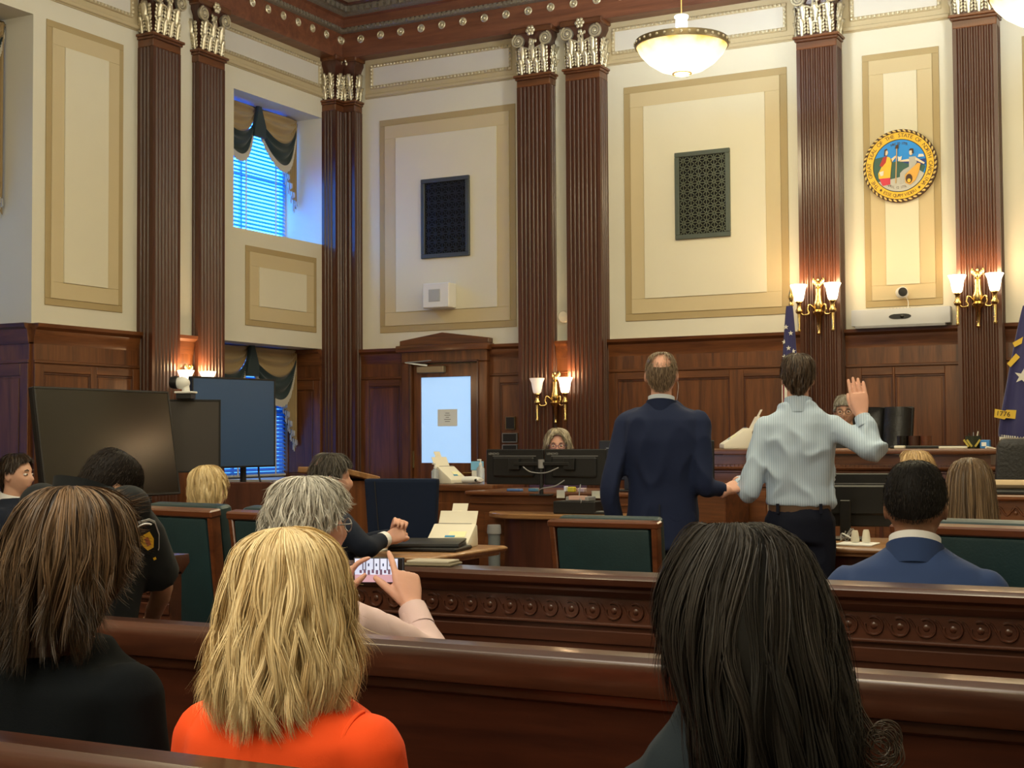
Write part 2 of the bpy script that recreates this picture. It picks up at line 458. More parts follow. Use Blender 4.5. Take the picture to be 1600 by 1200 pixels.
# ------------------------------------------------------------------ pilasters
def pilaster(n, M, w, d, label, volutes=True, ztop=5.57, flutes=7, side=3):
    t = struct('trim_%d' % n, label=label)
    t.matrix_world = M
    def fl(p, q, k, mar):
        (xa, ya), (xb, yb) = p, q
        L = math.hypot(xb - xa, yb - ya); ux, uy = (xb - xa) / L, (yb - ya) / L
        nx, ny = -uy, ux                       # into the shaft
        pts = [(xa, ya)]
        pit = (L - 2 * mar) / k
        for i in range(k):
            c = mar + pit * (i + 0.5); r = pit * 0.40
            for j in range(5):
                a = math.pi * j / 4
                off = c - r * math.cos(a); dep = r * 1.0 * math.sin(a)
                pts.append((xa + ux * off + nx * dep, ya + uy * off + ny * dep))
        return pts
    prof = fl((0, 0), (0, -d), side, 0.03) if side else [(0, 0)]
    prof += fl((0, -d), (w, -d), flutes, 0.03)
    prof += fl((w, -d), (w, 0), side, 0.03) if side else [(w, -d)]
    prof += [(w, 0)]
    MB().loft([[(x, y, z) for x, y in prof] for z in (0.22, 4.99)]).build('shaft', W_COL, t, smooth=50)
    b = MB().box(-0.001, w + 0.001, -d - 0.001, 0, 4.99, 5.06)
    b.box(-0.015, w + 0.015, -d - 0.015, 0, 5.06, 5.085); b.box(-0.03, w + 0.03, -d - 0.03, 0, 5.085, 5.11)
    b.build('necking', W_X, t, bevel=0.006)
    b = MB().box(-0.03, w + 0.03, -d - 0.03, 0, 0, 0.16).box(-0.015, w + 0.015, -d - 0.015, 0, 0.16, 0.22)
    b.build('plinth', W_X, t, bevel=0.008)
    z0 = 5.11
    b = MB().loft([[(0.012, 0, z0), (w - 0.012, 0, z0), (w - 0.012, -d + 0.012, z0), (0.012, -d + 0.012, z0)],
                   [(0.012, 0, 5.44), (w - 0.012, 0, 5.44), (w - 0.012, -d + 0.012, 5.44), (0.012, -d + 0.012, 5.44)],
                   [(-0.02, 0, 5.50), (w + 0.02, 0, 5.50), (w + 0.02, -d - 0.02, 5.50), (-0.02, -d - 0.02, 5.50)],
                   [(-0.02, 0, ztop), (w + 0.02, 0, ztop), (w + 0.02, -d - 0.02, ztop), (-0.02, -d - 0.02, ztop)]])
    b.build('capital_bell', W_DK, t, smooth=30)
    b = MB().box(-0.045, w + 0.045, -d - 0.045, 0, 5.535, ztop + 0.02)
    b.build('abacus', W_X, t, bevel=0.01)
    # acanthus leaves: stems that swell and curl out, with lobes at both sides
    b = MB(); g = random.Random(n)
    def leaf(Mx, h, wd):
        prof = [(0, 0.006, 0), (0, 0.016, h * 0.35), (0, 0.022, h * 0.7), (0, 0.042, h * 0.95), (0, 0.056, h * 0.93)]
        b.tube([(0, -y, z) for _, y, z in prof], [wd * 0.16, wd * 0.22, wd * 0.24, wd * 0.24, wd * 0.12], 6, M=Mx)
        for k in range(4):
            z = h * (0.12 + 0.2 * k)
            for s in (-1, 1):
                Ml = Mx @ TR(s * wd * 0.34, -0.014 - 0.004 * k, z + 0.012) @ Matrix.Rotation(s * R(24), 4, 'Y')
                b.ell((0, 0, 0), (wd * 0.13, 0.010, h * 0.125), 6, 5, Ml)
    for lo, hi, kk, off in ((z0 + 0.005, 0.15, 4, 0.0), (z0 + 0.12, 0.17, 3, 0.0)):
        for i in range(kk):
            leaf(TR(0.012 + (w - 0.024) * (i + 0.5) / kk, -d + 0.012, lo), hi, (w - 0.03) / kk)
        ks = max(1, round(kk * d / w))
        for i in range(ks):
            yy = -d + 0.012 + (d - 0.02) * (i + 0.5) / ks
            leaf(TR(0.012, yy, lo) @ rotz(R(-90)), hi, (d - 0.02) / ks)
            leaf(TR(w - 0.012, yy, lo) @ rotz(R(90)), hi, (d - 0.02) / ks)
    b.build('acanthus_leaves', GILT, t, kind='stuff', smooth=60)
    if volutes:
        for s, cx in ((-1, 0.035), (1, w - 0.035)):
            pts = []; rr = []
            for i in range(44):
                a = i / 43 * 2 * math.pi * 2.3; r = 0.068 * (1 - 0.86 * i / 43)
                pts.append((cx + s * r * math.sin(a + 0.3), -d - 0.036, 5.455 + r * math.cos(a + 0.3))); rr.append(0.0115 * (1 - 0.5 * i / 43))
            MB().tube(pts, rr, 6).ell((cx, -d - 0.034, 5.455), (0.018, 0.014, 0.018), 8, 6).build('volute', GILT, t, smooth=60)
            MB().lathe([(0, -0.012), (0.066, -0.012), (0.066, 0.018), (0, 0.018)], 18, TR(cx, -d - 0.018, 5.455) @ Matrix.Rotation(R(90), 4, 'X')).build('volute_backing', GILT_DK, t)
            pts = catmull([(cx - s * 0.03, -d - 0.03, 5.39), (cx - s * 0.09, -d - 0.03, 5.375), (w / 2 + s * 0.03, -d - 0.03, 5.36), (w / 2 + s * 0.015, -d - 0.032, 5.43)], 5)
            MB().tube(pts, 0.011, 6).build('scroll_stem', GILT, t, smooth=60)
        b = MB()
        for i in range(9):
            a = g.uniform(0, 6.28); r = g.uniform(0.0, 0.05)
            b.ell((w / 2 + r * math.cos(a), -d - 0.03, 5.45 + r * math.sin(a) * 0.8), (0.013, 0.012, 0.02), 6, 5)
        b.build('capital_mask', GILT, t, kind='stuff', smooth=60)
    b = MB()
    for i in range(6):
        a = i * math.pi / 3
        b.ell((w / 2 + 0.034 * math.cos(a), -d - 0.058, 5.545 + 0.034 * math.sin(a)), (0.022, 0.014, 0.022), 8, 5)
    b.ell((w / 2, -d - 0.068, 5.545), (0.018, 0.016, 0.018), 8, 6)
    b.build('capital_flower', GILT, t, smooth=60)
    return t
pilaster(2, BACK_M @ TR(-6.60, 0, 0), 0.375, 0.20, 'left fluted pilaster of the pair beside the small door')
pilaster(3, BACK_M @ TR(-6.05, 0, 0), 0.375, 0.20, 'right fluted pilaster of the pair beside the small door')
pilaster(4, BACK_M @ TR(-3.68, 0, 0), 0.375, 0.20, 'fluted pilaster left of the round seal')
pilaster(5, BACK_M @ TR(-2.275, 0, 0), 0.375, 0.20, 'fluted pilaster right of the round seal')
pilaster(6, LEFT_M @ TR(9.81, 0, 0), 0.375, 0.185, 'fluted pilaster nearer the camera on the window wall')
pilaster(7, LEFT_M @ TR(10.44, 0, 0), 0.385, 0.185, 'fluted pilaster beside the far window')
# the corner pilaster: two quarter shafts that meet in the corner
pc = pilaster(8, LEFT_M @ TR(12.70, 0, 0), 0.30, 0.18, 'fluted corner pilaster between far window and small door', False, flutes=5)
pilaster(9, BACK_M @ TR(-8.95, 0, 0), 0.33, 0.15, 'back wall half of the corner pilaster', False, flutes=5, side=2)
# shallow piers between the paired pilasters
MB().box(10.18, 10.45, -0.10, 0, 0, 5.57, LEFT_M).build('pier', PLASTER, wall_left, smooth=0)
MB().box(-6.23, -6.04, -0.06, 0, 0, 5.57, BACK_M).build('pier', PLASTER, wall_back, smooth=0)

# ------------------------------------------------------------------ wainscot
def cap_rail(M, parent, a0, a1, z=2.385, d=0.06, fr=True):
    prof = [(0, z - 0.17), (-d * 0.5, z - 0.17), (-d * 0.55, z - 0.12), (-d * 0.75, z - 0.085), (-d * 0.8, z - 0.055), (-d * 1.3, z - 0.03), (-d * 1.4, z), (0, z)]
    b = MB().loft([[(a, y, zz) for y, zz in prof] for a in (a0, a1)], M=M)
    b.build('cap_rail', W_X if M is BACK_M else W_Y, parent, smooth=20)
def wainscot(M, parent, a0, a1, stiles, ztop=2.385, pz=2.0, d=0.03):
    wm = W_X if M is BACK_M else W_Y
    MB().box(a0, a1, -d, 0, 0, ztop - 0.16, M).build('wainscot_backing', W_Z, parent, smooth=0)
    cap_rail(M, parent, a0, a1, ztop)
    MB().box(a0, a1, -d - 0.016, -d, pz + 0.055, pz + 0.083, M).build('bead_rail', wm, parent, bevel=0.006)
    MB().box(a0, a1, -d - 0.01, -d, 0, 0.22, M).build('skirting', wm, parent, bevel=0.006)
    e = [a0] + list(stiles) + [a1]
    # stiles is a flat list of panel edges: start, end, start, end ...
    st = list(stiles)
    xs = [a0]
    for i in range(0, len(st), 2):
        MB().box(xs[-1], st[i], -d - 0.014, -d, 0.22, pz + 0.05, M).build('stile', W_Z, parent, bevel=0.004)
        xs.append(st[i + 1])
    MB().box(xs[-1], a1, -d - 0.014, -d, 0.22, pz + 0.05, M).build('stile', W_Z, parent, bevel=0.004)
    for i in range(0, len(st), 2):
        MB().box(st[i], st[i + 1], -d - 0.014, -d, pz - 0.02, pz + 0.05, M).build('panel_rail', wm, parent, bevel=0.004)
        MB().box(st[i], st[i + 1], -d - 0.014, -d, 0.22, 0.34, M).build('panel_rail', wm, parent, bevel=0.004)
        z0, z1 = 0.34, pz - 0.02
        MB().ring(st[i], st[i + 1], z0, z1, 0.018, -d - 0.008, -d, M).build('panel_bead', W_DK, parent, bevel=0.004)
        MB().box(st[i] + 0.03, st[i + 1] - 0.03, -d - 0.006, -d, z0 + 0.03, z1 - 0.03, M).build('wainscot_panel', W_Z, parent, bevel=0.004)
wainscot(BACK_M, wall_back, -8.62, -8.05, [-8.52, -8.12])
wainscot(BACK_M, wall_back, -7.03, -6.60, [-6.90, -6.63])
wainscot(BACK_M, wall_back, -5.675, -3.68, [-5.58, -4.42, -4.28, -3.74])
wainscot(BACK_M, wall_back, -3.305, -2.275, [-3.16, -2.88, -2.86, -2.42], pz=1.98)
wainscot(BACK_M, wall_back, -1.90, XR, [-1.8, -0.6, -0.45, 0.9, 1.05, 2.4])
wainscot(BACK_M @ TR(0, -0.06, 0), wall_back, -6.225, -6.05, [-6.19, -6.085], d=0.02)
wainscot(LEFT_M, wall_left, 8.56, 9.81, [8.66, 9.20, 9.27, 9.72])
wainscot(LEFT_M @ TR(0, -0.10, 0), wall_left, 10.185, 10.44, [10.22, 10.40], d=0.02)
wainscot(LEFT_M, wall_left, 10.825, 10.93, [])
wainscot(LEFT_M, wall_left, YF, NR0, [-3.3, -1.5, -1.3, 0.6, 0.8, 2.6, 2.8, 4.6, 4.8, 6.6])
# panelled reveals of the window bays (faces that look down the room)
def reveal(y, parent, ztop=2.385, zlow=0.0):
    M = Matrix.Translation((XL - DEEP, y, 0))
    MB().box(0.0, DEEP, -0.02, 0, zlow, ztop - 0.16, M).build('reveal_panelling', W_Z, parent, smooth=0)
    prof = [(0, ztop - 0.17), (-0.03, ztop - 0.17), (-0.045, ztop - 0.085), (-0.05, ztop - 0.05), (-0.075, ztop - 0.03), (-0.08, ztop), (0, ztop)]
    MB().loft([[(a, yy, zz) for yy, zz in prof] for a in (0, DEEP)], M=M).build('cap_rail', W_X, parent, smooth=20)
    MB().box(0.0, DEEP, -0.032, -0.02, 2.055, 2.083, M).build('bead_rail', W_X, parent, bevel=0.004)
    MB().box(DEEP - 0.09, DEEP, -0.034, -0.02, zlow, 2.05, M).build('stile', W_Z, parent, bevel=0.004)
    MB().box(0, 0.09, -0.034, -0.02, zlow, 2.05, M).build('stile', W_Z, parent, bevel=0.004)
    MB().box(0.09, DEEP - 0.09, -0.034, -0.02, 1.95, 2.05, M).build('panel_rail', W_X, parent, bevel=0.004)
    MB().box(0.11, DEEP - 0.11, -0.027, -0.02, max(zlow, 0.2) + 0.1, 1.93, M).build('wainscot_panel', W_Z, parent, bevel=0.004)
reveal(NR1, wall_left)
reveal(UW1, wall_left, zlow=0.95)
# boards that line the sill of the far window bay and the wall below it
MB().box(XL - DEEP, XL + 0.06, LW0, UW1, 0.95, 1.0).build('sill_board', W_Y, wall_left, bevel=0.008)
wainscot(LEFT_M, wall_left, LW0, UW1, [11.05, 11.8, 11.9, 12.6], ztop=0.99, pz=0.72)

# ------------------------------------------------------------------ windows
PANE = mat('daylit_pane', (0.25, 0.5, 0.8), 0.2, emit=(0.05, 0.40, 1.0), estr=9.0)
FRAME_W = mat('window_paint', (0.62, 0.66, 0.70), 0.5)
def slat_mat():
    m = bpy.data.materials.new('blind_slat'); m.use_nodes = True
    nt = m.node_tree; b = nt.nodes['Principled BSDF']; out = nt.nodes['Material Output']
    b.inputs['Base Color'].default_value = (0.22, 0.52, 0.80, 1); b.inputs['Roughness'].default_value = 0.5
    tr = nt.nodes.new('ShaderNodeBsdfTranslucent'); tr.inputs['Color'].default_value = (0.06, 0.46, 0.92, 1)
    mx = nt.nodes.new('ShaderNodeMixShader'); mx.inputs[0].default_value = 0.6
    nt.links.new(b.outputs[0], mx.inputs[1]); nt.links.new(tr.outputs[0], mx.inputs[2]); nt.links.new(mx.outputs[0], out.inputs[0])
    return m
SLAT = slat_mat()
PANE_L = mat('lower_daylit_pane', (0.25, 0.5, 0.8), 0.2, emit=(0.12, 0.50, 1.0), estr=1.3)
PANE_N = mat('overcast_pane', (0.4, 0.5, 0.6), 0.2, emit=(0.34, 0.43, 0.54), estr=1.2)
def window(n, y0, y1, z0, z1, label):
    t = struct('window_%d' % n, (XL - DEEP, 0, 0), label=label)
    MB().box(-0.02, -0.012, y0, y1, z0, z1).build('pane', {1: PANE_N, 2: PANE, 3: PANE_L}[n], t, smooth=0)
    b = MB()
    for a0, a1, c0, c1 in ((y0, y1, z0, z0 + 0.06), (y0, y1, z1 - 0.06, z1), (y0, y0 + 0.06, z0, z1), (y1 - 0.06, y1, z0, z1)):
        b.box(-0.03, 0.04, a0, a1, c0, c1)
    b.build('window_frame', FRAME_W, t, bevel=0.006)
    MB().box(-0.012, 0.02, y0, y1, (z0 + z1) / 2 - 0.02, (z0 + z1) / 2 + 0.02).build('meeting_rail', FRAME_W, t, bevel=0.004)
    MB().box(-0.012, 0.02, (y0 + y1) / 2 - 0.015, (y0 + y1) / 2 + 0.015, z0, z1).build('glazing_bar', FRAME_W, t, bevel=0.004)
    return t
window(1, NR0, NR1, 0.75, 4.97, 'tall window bay at the photo left edge')
window(2, UW0, UW1, 3.53, 4.92, 'upper far window with blue lit blinds')
window(3, LW0, UW1, 1.0, 2.39, 'lower far window behind the screens')
def blind(y0, y1, z0, z1, label, tilt=44):
    t = thing('window_blind', label, 'blind', (XL - DEEP + 0.065, 0, 0))
    b = MB(); z = z0 + 0.03
    while z < z1 - 0.04:
        b.box(-0.022, 0.022, y0, y1, -0.001, 0.001, TR(0, 0, z) @ Matrix.Rotation(R(tilt), 4, 'Y'))
        z += 0.042
    b.build('slats', SLAT, t, kind='stuff', smooth=0)
    MB().box(-0.025, 0.03, y0, y1, z1 - 0.05, z1).build('head_rail', FRAME_W, t, bevel=0.004)
    MB().box(-0.02, 0.02, y0, y1, z0, z0 + 0.022).build('bottom_rail', FRAME_W, t, bevel=0.003)
    b = MB()
    for yy in (y0 + 0.18, (y0 + y1) / 2, y1 - 0.18): b.box(0.016, 0.018, yy - 0.012, yy + 0.012, z0, z1)
    b.build('ladder_tapes', FRAME_W, t, kind='stuff', smooth=0)
blind(UW0 + 0.06, UW1 - 0.06, 3.55, 4.88, 'blue daylit slatted blind in the upper far window')
blind(LW0 + 0.06, UW1 - 0.06, 1.02, 2.36, 'blue daylit slatted blind behind the dark screens')
blind(NR0 + 0.06, NR1 - 0.06, 0.80, 4.90, 'slatted blind in the near window bay past the picture edge', 62)

# ------------------------------------------------------------------ window drapery
TANF = mat('gold_tan_fabric', (0.34, 0.24, 0.115), 0.75, sheen=0.3, bump=0.1, bscale=200)
GRNF = mat('dark_teal_fabric', (0.012, 0.030, 0.036), 0.7, sheen=0.3)
FRG = mat('pale_fringe', (0.55, 0.52, 0.45), 0.8)
def drape(x, y0, y1, z1, label, sw=2, tail=0.95):
    """swags hung between points of the window head, a tail at the far side"""
    t = thing('curtain', label, 'curtain', (x, 0, 0))
    W = (y1 - y0) / sw
    for k in range(sw):
        a, b_ = y0 + W * k, y0 + W * (k + 1)
        def pt(u, v, lift=0.0):
            # u across 0..1, v from top edge (0) to hem (1)
            dip = (0.02 + 0.50 * v)
            yy = a + W * (0.5 + (u - 0.5) * (1.06 - 0.06 * v))
            z = z1 - 0.02 - dip * (1 - (2 * u - 1) ** 2) ** 0.8 - 0.03 * v
            fold = 0.022 * math.sin(v * 24 + 2.0 * math.sin(u * 3)) * (1 - abs(2 * u - 1) ** 3)
            return (0.10 + 0.07 * math.sin(math.pi * u) + fold + lift, yy, z)
        rows = [[pt(u / 24, v / 40 * 0.60) for u in range(25)] for v in range(41)]
        MB().strip(rows).build('swag', TANF, t, smooth=180, fix=False)
        rows = [[pt(u / 24, 0.56 + v / 12 * 0.46, 0.014) for u in range(25)] for v in range(13)]
        MB().strip(rows).build('swag_border', GRNF, t, smooth=180, fix=False)
        b = MB(); g = random.Random(k)
        for i in range(70):
            u = (i + 0.5) / 70; p = pt(u, 1.02, 0.012); L = 0.075 * g.uniform(0.85, 1.1)
            b.box(p[0] - 0.003, p[0] + 0.003, p[1] - 0.005, p[1] + 0.005, p[2] - L, p[2] + 0.004)
        b.build('fringe', FRG, t, kind='stuff', smooth=0)
    # tail: zigzag pleats that shorten towards the window middle
    rows = []
    n = 26
    for v in range(14):
        row = []
        for i in range(n + 1):
            u = i / n
            yy = y1 - 0.27 * (1 - u)
            L = tail * (0.42 + 0.58 * u) + 0.05 * abs(((u * 6) % 1) - 0.5)
            row.append((0.10 + 0.035 * math.sin(u * 6 * 2 * math.pi), yy, z1 - 0.02 - L * v / 13))
        rows.append(row)
    MB().strip(rows).build('tail', TANF, t, smooth=180, fix=False)
    b = MB()
    for i in range(n * 2):
        u = i / (n * 2)
        L = tail * (0.42 + 0.58 * u) + 0.05 * abs(((u * 6) % 1) - 0.5)
        b.box(0.095 + 0.035 * math.sin(u * 12 * math.pi), 0.105 + 0.035 * math.sin(u * 12 * math.pi), y1 - 0.27 * (1 - u) - 0.004, y1 - 0.27 * (1 - u) + 0.004, z1 - 0.02 - L - 0.05, z1 - 0.02 - L)
    b.build('tail_fringe', FRG, t, kind='stuff', smooth=0)
    b = MB().tube([(0.09, y0 - 0.02, z1 - 0.015), (0.09, y1 + 0.0, z1 - 0.015)], 0.018, 8)
    b.build('curtain_rod', BRONZE, t)
    # dark tie falling between the swags
    for k in range(1, sw):
        yy = y0 + W * k
        b = MB().loft([[(0.13, yy - 0.03, z1), (0.13, yy + 0.03, z1), (0.17, yy + 0.03, z1), (0.17, yy - 0.03, z1)],
                       [(0.13, yy - 0.09, z1 - 0.22), (0.13, yy + 0.09, z1 - 0.22), (0.19, yy + 0.09, z1 - 0.22), (0.19, yy - 0.09, z1 - 0.22)],
                       [(0.14, yy - 0.10, z1 - 0.34), (0.14, yy + 0.10, z1 - 0.34), (0.18, yy + 0.10, z1 - 0.34), (0.18, yy - 0.10, z1 - 0.34)]])
        b.build('jabot', GRNF, t, bevel=0.01)
drape(XL - DEEP + 0.10, UW0 + 0.02, UW1 - 0.03, 4.93, 'tan and teal fringed swag curtain of the upper far window')
drape(XL - DEEP + 0.10, LW0 + 0.05, UW1 - 0.03, 2.41, 'tan and teal swag curtain behind the dark screens', tail=1.05)
drape(XL - DEEP + 0.10, NR0 + 0.02, NR1 - 0.02, 4.95, 'swag curtain of the near window bay at the photo left edge', tail=1.6)

# ------------------------------------------------------------------ door in the bench wall
d1 = struct('door_1', (0, YB, 0), label='small panelled door with a bright frosted pane')
b = MB().box(-8.06, -7.94, -0.11, 0, 0, 2.21).box(-7.13, -7.02, -0.11, 0, 0, 2.21).box(-8.06, -7.02, -0.11, 0, 2.21, 2.34)
b.build('casing', W_Z, d1, bevel=0.01)
b = MB().box(-7.96, -7.94, -0.125, -0.11, 0, 2.23).box(-7.13, -7.11, -0.125, -0.11, 0, 2.23).box(-7.96, -7.11, -0.125, -0.11, 2.21, 2.23)
b.build('casing_bead', W_DK, d1, bevel=0.004)
prof = [(-8.10, 2.33), (-6.98, 2.33), (-6.98, 2.40), (-8.10, 2.40)]
MB().prism(prof, -0.16).build('head_cornice', W_X, d1, bevel=0.012, seg=2)
MB().prism([(-8.085, 2.40), (-7.00, 2.40), (-7.00, 2.455), (-7.56, 2.53), (-8.085, 2.455)], -0.10).build('pediment', W_X, d1, bevel=0.006)
b = MB().box(-7.935, -7.845, -0.06, -0.01, 0.02, 2.20).box(-7.24, -7.135, -0.06, -0.01, 0.02, 2.20)
b.box(-7.845, -7.24, -0.06, -0.01, 2.06, 2.20).box(-7.845, -7.24, -0.06, -0.01, 0.95, 1.155).box(-7.845, -7.24, -0.06, -0.01, 0.02, 0.3)
b.build('door_leaf', W_Z, d1, bevel=0.004)
MB().box(-7.845, -7.24, -0.04, -0.02, 0.3, 0.95).build('door_panel', W_DK, d1, bevel=0.006)
MB().box(-7.845, -7.24, -0.045, -0.03, 1.155, 2.06).build('frosted_pane', mat('backlit_frosted_pane', (0.6, 0.75, 0.9), 0.5, emit=(0.26, 0.56, 1.0), estr=0.74), d1, smooth=0)
b = MB().box(-7.86, -7.53, -0.125, -0.06, 2.105, 2.175)
b.build('closer_body', mat('closer_bronze', (0.30, 0.25, 0.17), 0.4, metal=0.6), d1, bevel=0.006)
MB().tube([(-7.74, -0.10, 2.185), (-7.94, -0.22, 2.215), (-7.68, -0.10, 2.235)], 0.009, 6).build('closer_arm', STEEL, d1)
MB().box(-7.945, -7.925, -0.075, -0.055, 1.1, 1.28).build('hinge', BRONZE, d1, bevel=0.003)
MB().tube([(-7.20, -0.06, 1.05), (-7.20, -0.11, 1.05), (-7.30, -0.115, 1.05)], 0.011, 8).build('door_handle', BRASS, d1)
t = thing('door_notice', 'grey printed notice taped on the frosted door pane', 'notice', (-7.525, YB - 0.046, 1.63))
MB().box(-0.12, 0.12, -0.002, 0, -0.09, 0.09).build('sheet', mat('grey_notice_paper', (0.85, 0.90, 0.90), 0.8), t, smooth=0)
b = MB()
for i, wl in enumerate((0.05, 0.07, 0.04, 0.08, 0.06)): b.box(-wl / 2, wl / 2, -0.003, -0.002, 0.045 - i * 0.022, 0.051 - i * 0.022)
b.build('print_lines', GREY, t, kind='stuff', smooth=0)

# ------------------------------------------------------------------ pendants
def alabaster():
    m = bpy.data.materials.new('lit_alabaster'); m.use_nodes = True
    nt = m.node_tree; b = nt.nodes['Principled BSDF']
    tc = nt.nodes.new('ShaderNodeTexCoord'); sp = nt.nodes.new('ShaderNodeSeparateXYZ')
    nt.links.new(tc.outputs['Object'], sp.inputs[0])
    n = nt.nodes.new('ShaderNodeTexNoise'); n.inputs['Scale'].default_value = 5.0; n.inputs['Detail'].default_value = 5
    nt.links.new(tc.outputs['Object'], n.inputs['Vector'])
    ma = nt.nodes.new('ShaderNodeMath'); ma.operation = 'MULTIPLY_ADD'; ma.inputs[1].default_value = 0.22
    nt.links.new(n.outputs['Fac'], ma.inputs[0]); nt.links.new(sp.outputs['Z'], ma.inputs[2])
    cr = nt.nodes.new('ShaderNodeValToRGB')
    cr.color_ramp.elements[0].position = 0.0; cr.color_ramp.elements[0].color = (1, 0.93, 0.78, 1)
    e = cr.color_ramp.elements[1]; e.position = 0.12; e.color = (1.0, 0.60, 0.12, 1)
    e = cr.color_ramp.elements.new(0.055); e.color = (1, 0.88, 0.62, 1)
    nt.links.new(ma.outputs[0], cr.inputs['Fac'])
    nt.links.new(cr.outputs['Color'], b.inputs['Emission Color'])
    b.inputs['Base Color'].default_value = (0.05, 0.035, 0.015, 1)
    b.inputs['Emission Strength'].default_value = 1.35
    b.inputs['Roughness'].default_value = 0.3
    return m
ALAB = alabaster()
BULB = mat('lamp_bulb', (1, 1, 1), 0.3, emit=(1.0, 0.95, 0.88), estr=6.0)
HOT = mat('white_lamp_tube', (0.9, 0.9, 0.88), 0.4)
pend = None
LABS = ['alabaster bowl pendant lamp hanging left of the round seal, over the bench', 'alabaster bowl pendant lamp cut off by the upper right corner',
        'alabaster bowl pendant lamp over the well, outside the picture', 'alabaster bowl pendant lamp over the well near the right wall, outside the picture',
        'alabaster bowl pendant lamp over the gallery, outside the picture', 'alabaster bowl pendant lamp over the right gallery, outside the picture',
        'added unseen pendant lamp that lights the gallery from behind', 'added unseen pendant lamp that lights the right gallery from behind']
for i, (x, y) in enumerate(PENDANTS):
    if pend is None:
        t = thing('pendant_lamp', LABS[0], 'lamp', (x, y, PZ), 0, 'alabaster pendant lamps')
        pend = t
        prof = [(0.375, 0.0), (0.345, -0.055), (0.28, -0.125), (0.19, -0.185), (0.09, -0.218), (0.0, -0.225)]
        inn = [(0.0, -0.213), (0.088, -0.207), (0.184, -0.175), (0.272, -0.117), (0.335, -0.05), (0.362, 0.0)]
        MB().lathe(prof + inn, 48, caps=False).build('glass_bowl', ALAB, t, smooth=60)
        MB().lathe([(0.365, 0.0), (0.385, 0.0), (0.392, 0.03), (0.385, 0.055), (0.37, 0.055), (0.375, 0.03)], 48, caps=False, closed=True).build('rim', BRONZE, t, smooth=40)
        b = MB()
        for k in range(36):
            a = 2 * math.pi * k / 36
            b.ell((0.389 * math.cos(a), 0.389 * math.sin(a), 0.028), (0.013, 0.013, 0.013), 8, 6)
        b.build('rim_studs', GILT, t, kind='stuff', smooth=60)
        MB().tube([(0.075 * math.cos(a), 0.075 * math.sin(a), -0.222) for a in [2 * math.pi * k / 24 for k in range(24)]], 0.007, 6, closed=True).build('bottom_ring', BRASS, t, smooth=60)
        for k in range(4):
            a = math.pi / 2 * k + 0.5
            MB().tube([(0.036 * math.cos(a), 0.036 * math.sin(a), -0.02), (0.036 * math.cos(a), 0.036 * math.sin(a), 0.25)], 0.0125, 10).build('stem_tube', HOT, t, smooth=60)
        MB().lathe([(0.0, 0.245), (0.055, 0.245), (0.06, 0.258), (0.055, 0.268), (0.02, 0.275), (0.0, 0.275)], 24).build('stem_cap', HOT, t, smooth=40)
        MB().tube([(0, 0, 0.27), (0, 0, ZC - PZ)], 0.006, 8).build('rod', BRASS, t)
        MB().lathe([(0.0, 0), (0.11, 0), (0.1, -0.05), (0.03, -0.08), (0, -0.08)], 24, TR(0, 0, ZC - PZ)).build('ceiling_rose', BRASS, t, smooth=40)
        for k in range(3):
            a = 2.1 * k
            MB().ell((0.13 * math.cos(a), 0.13 * math.sin(a), -0.03), (0.035, 0.035, 0.05), 10, 8).build('bulb', BULB, t, smooth=60)
    else:
        t = copy_tree(pend); t.location = (x, y, PZ); t['label'] = LABS[i]
    lamp('pendant_light', 'POINT', (x, y, PZ + 0.03), 150 if i < 2 else 115, (0.74, 0.88, 1.0), 0.12)
    lamp('pendant_glow', 'POINT', (x, y, PZ - 0.40), 66 if i < 2 else 66, (1.0, 0.84, 0.50), 0.22)

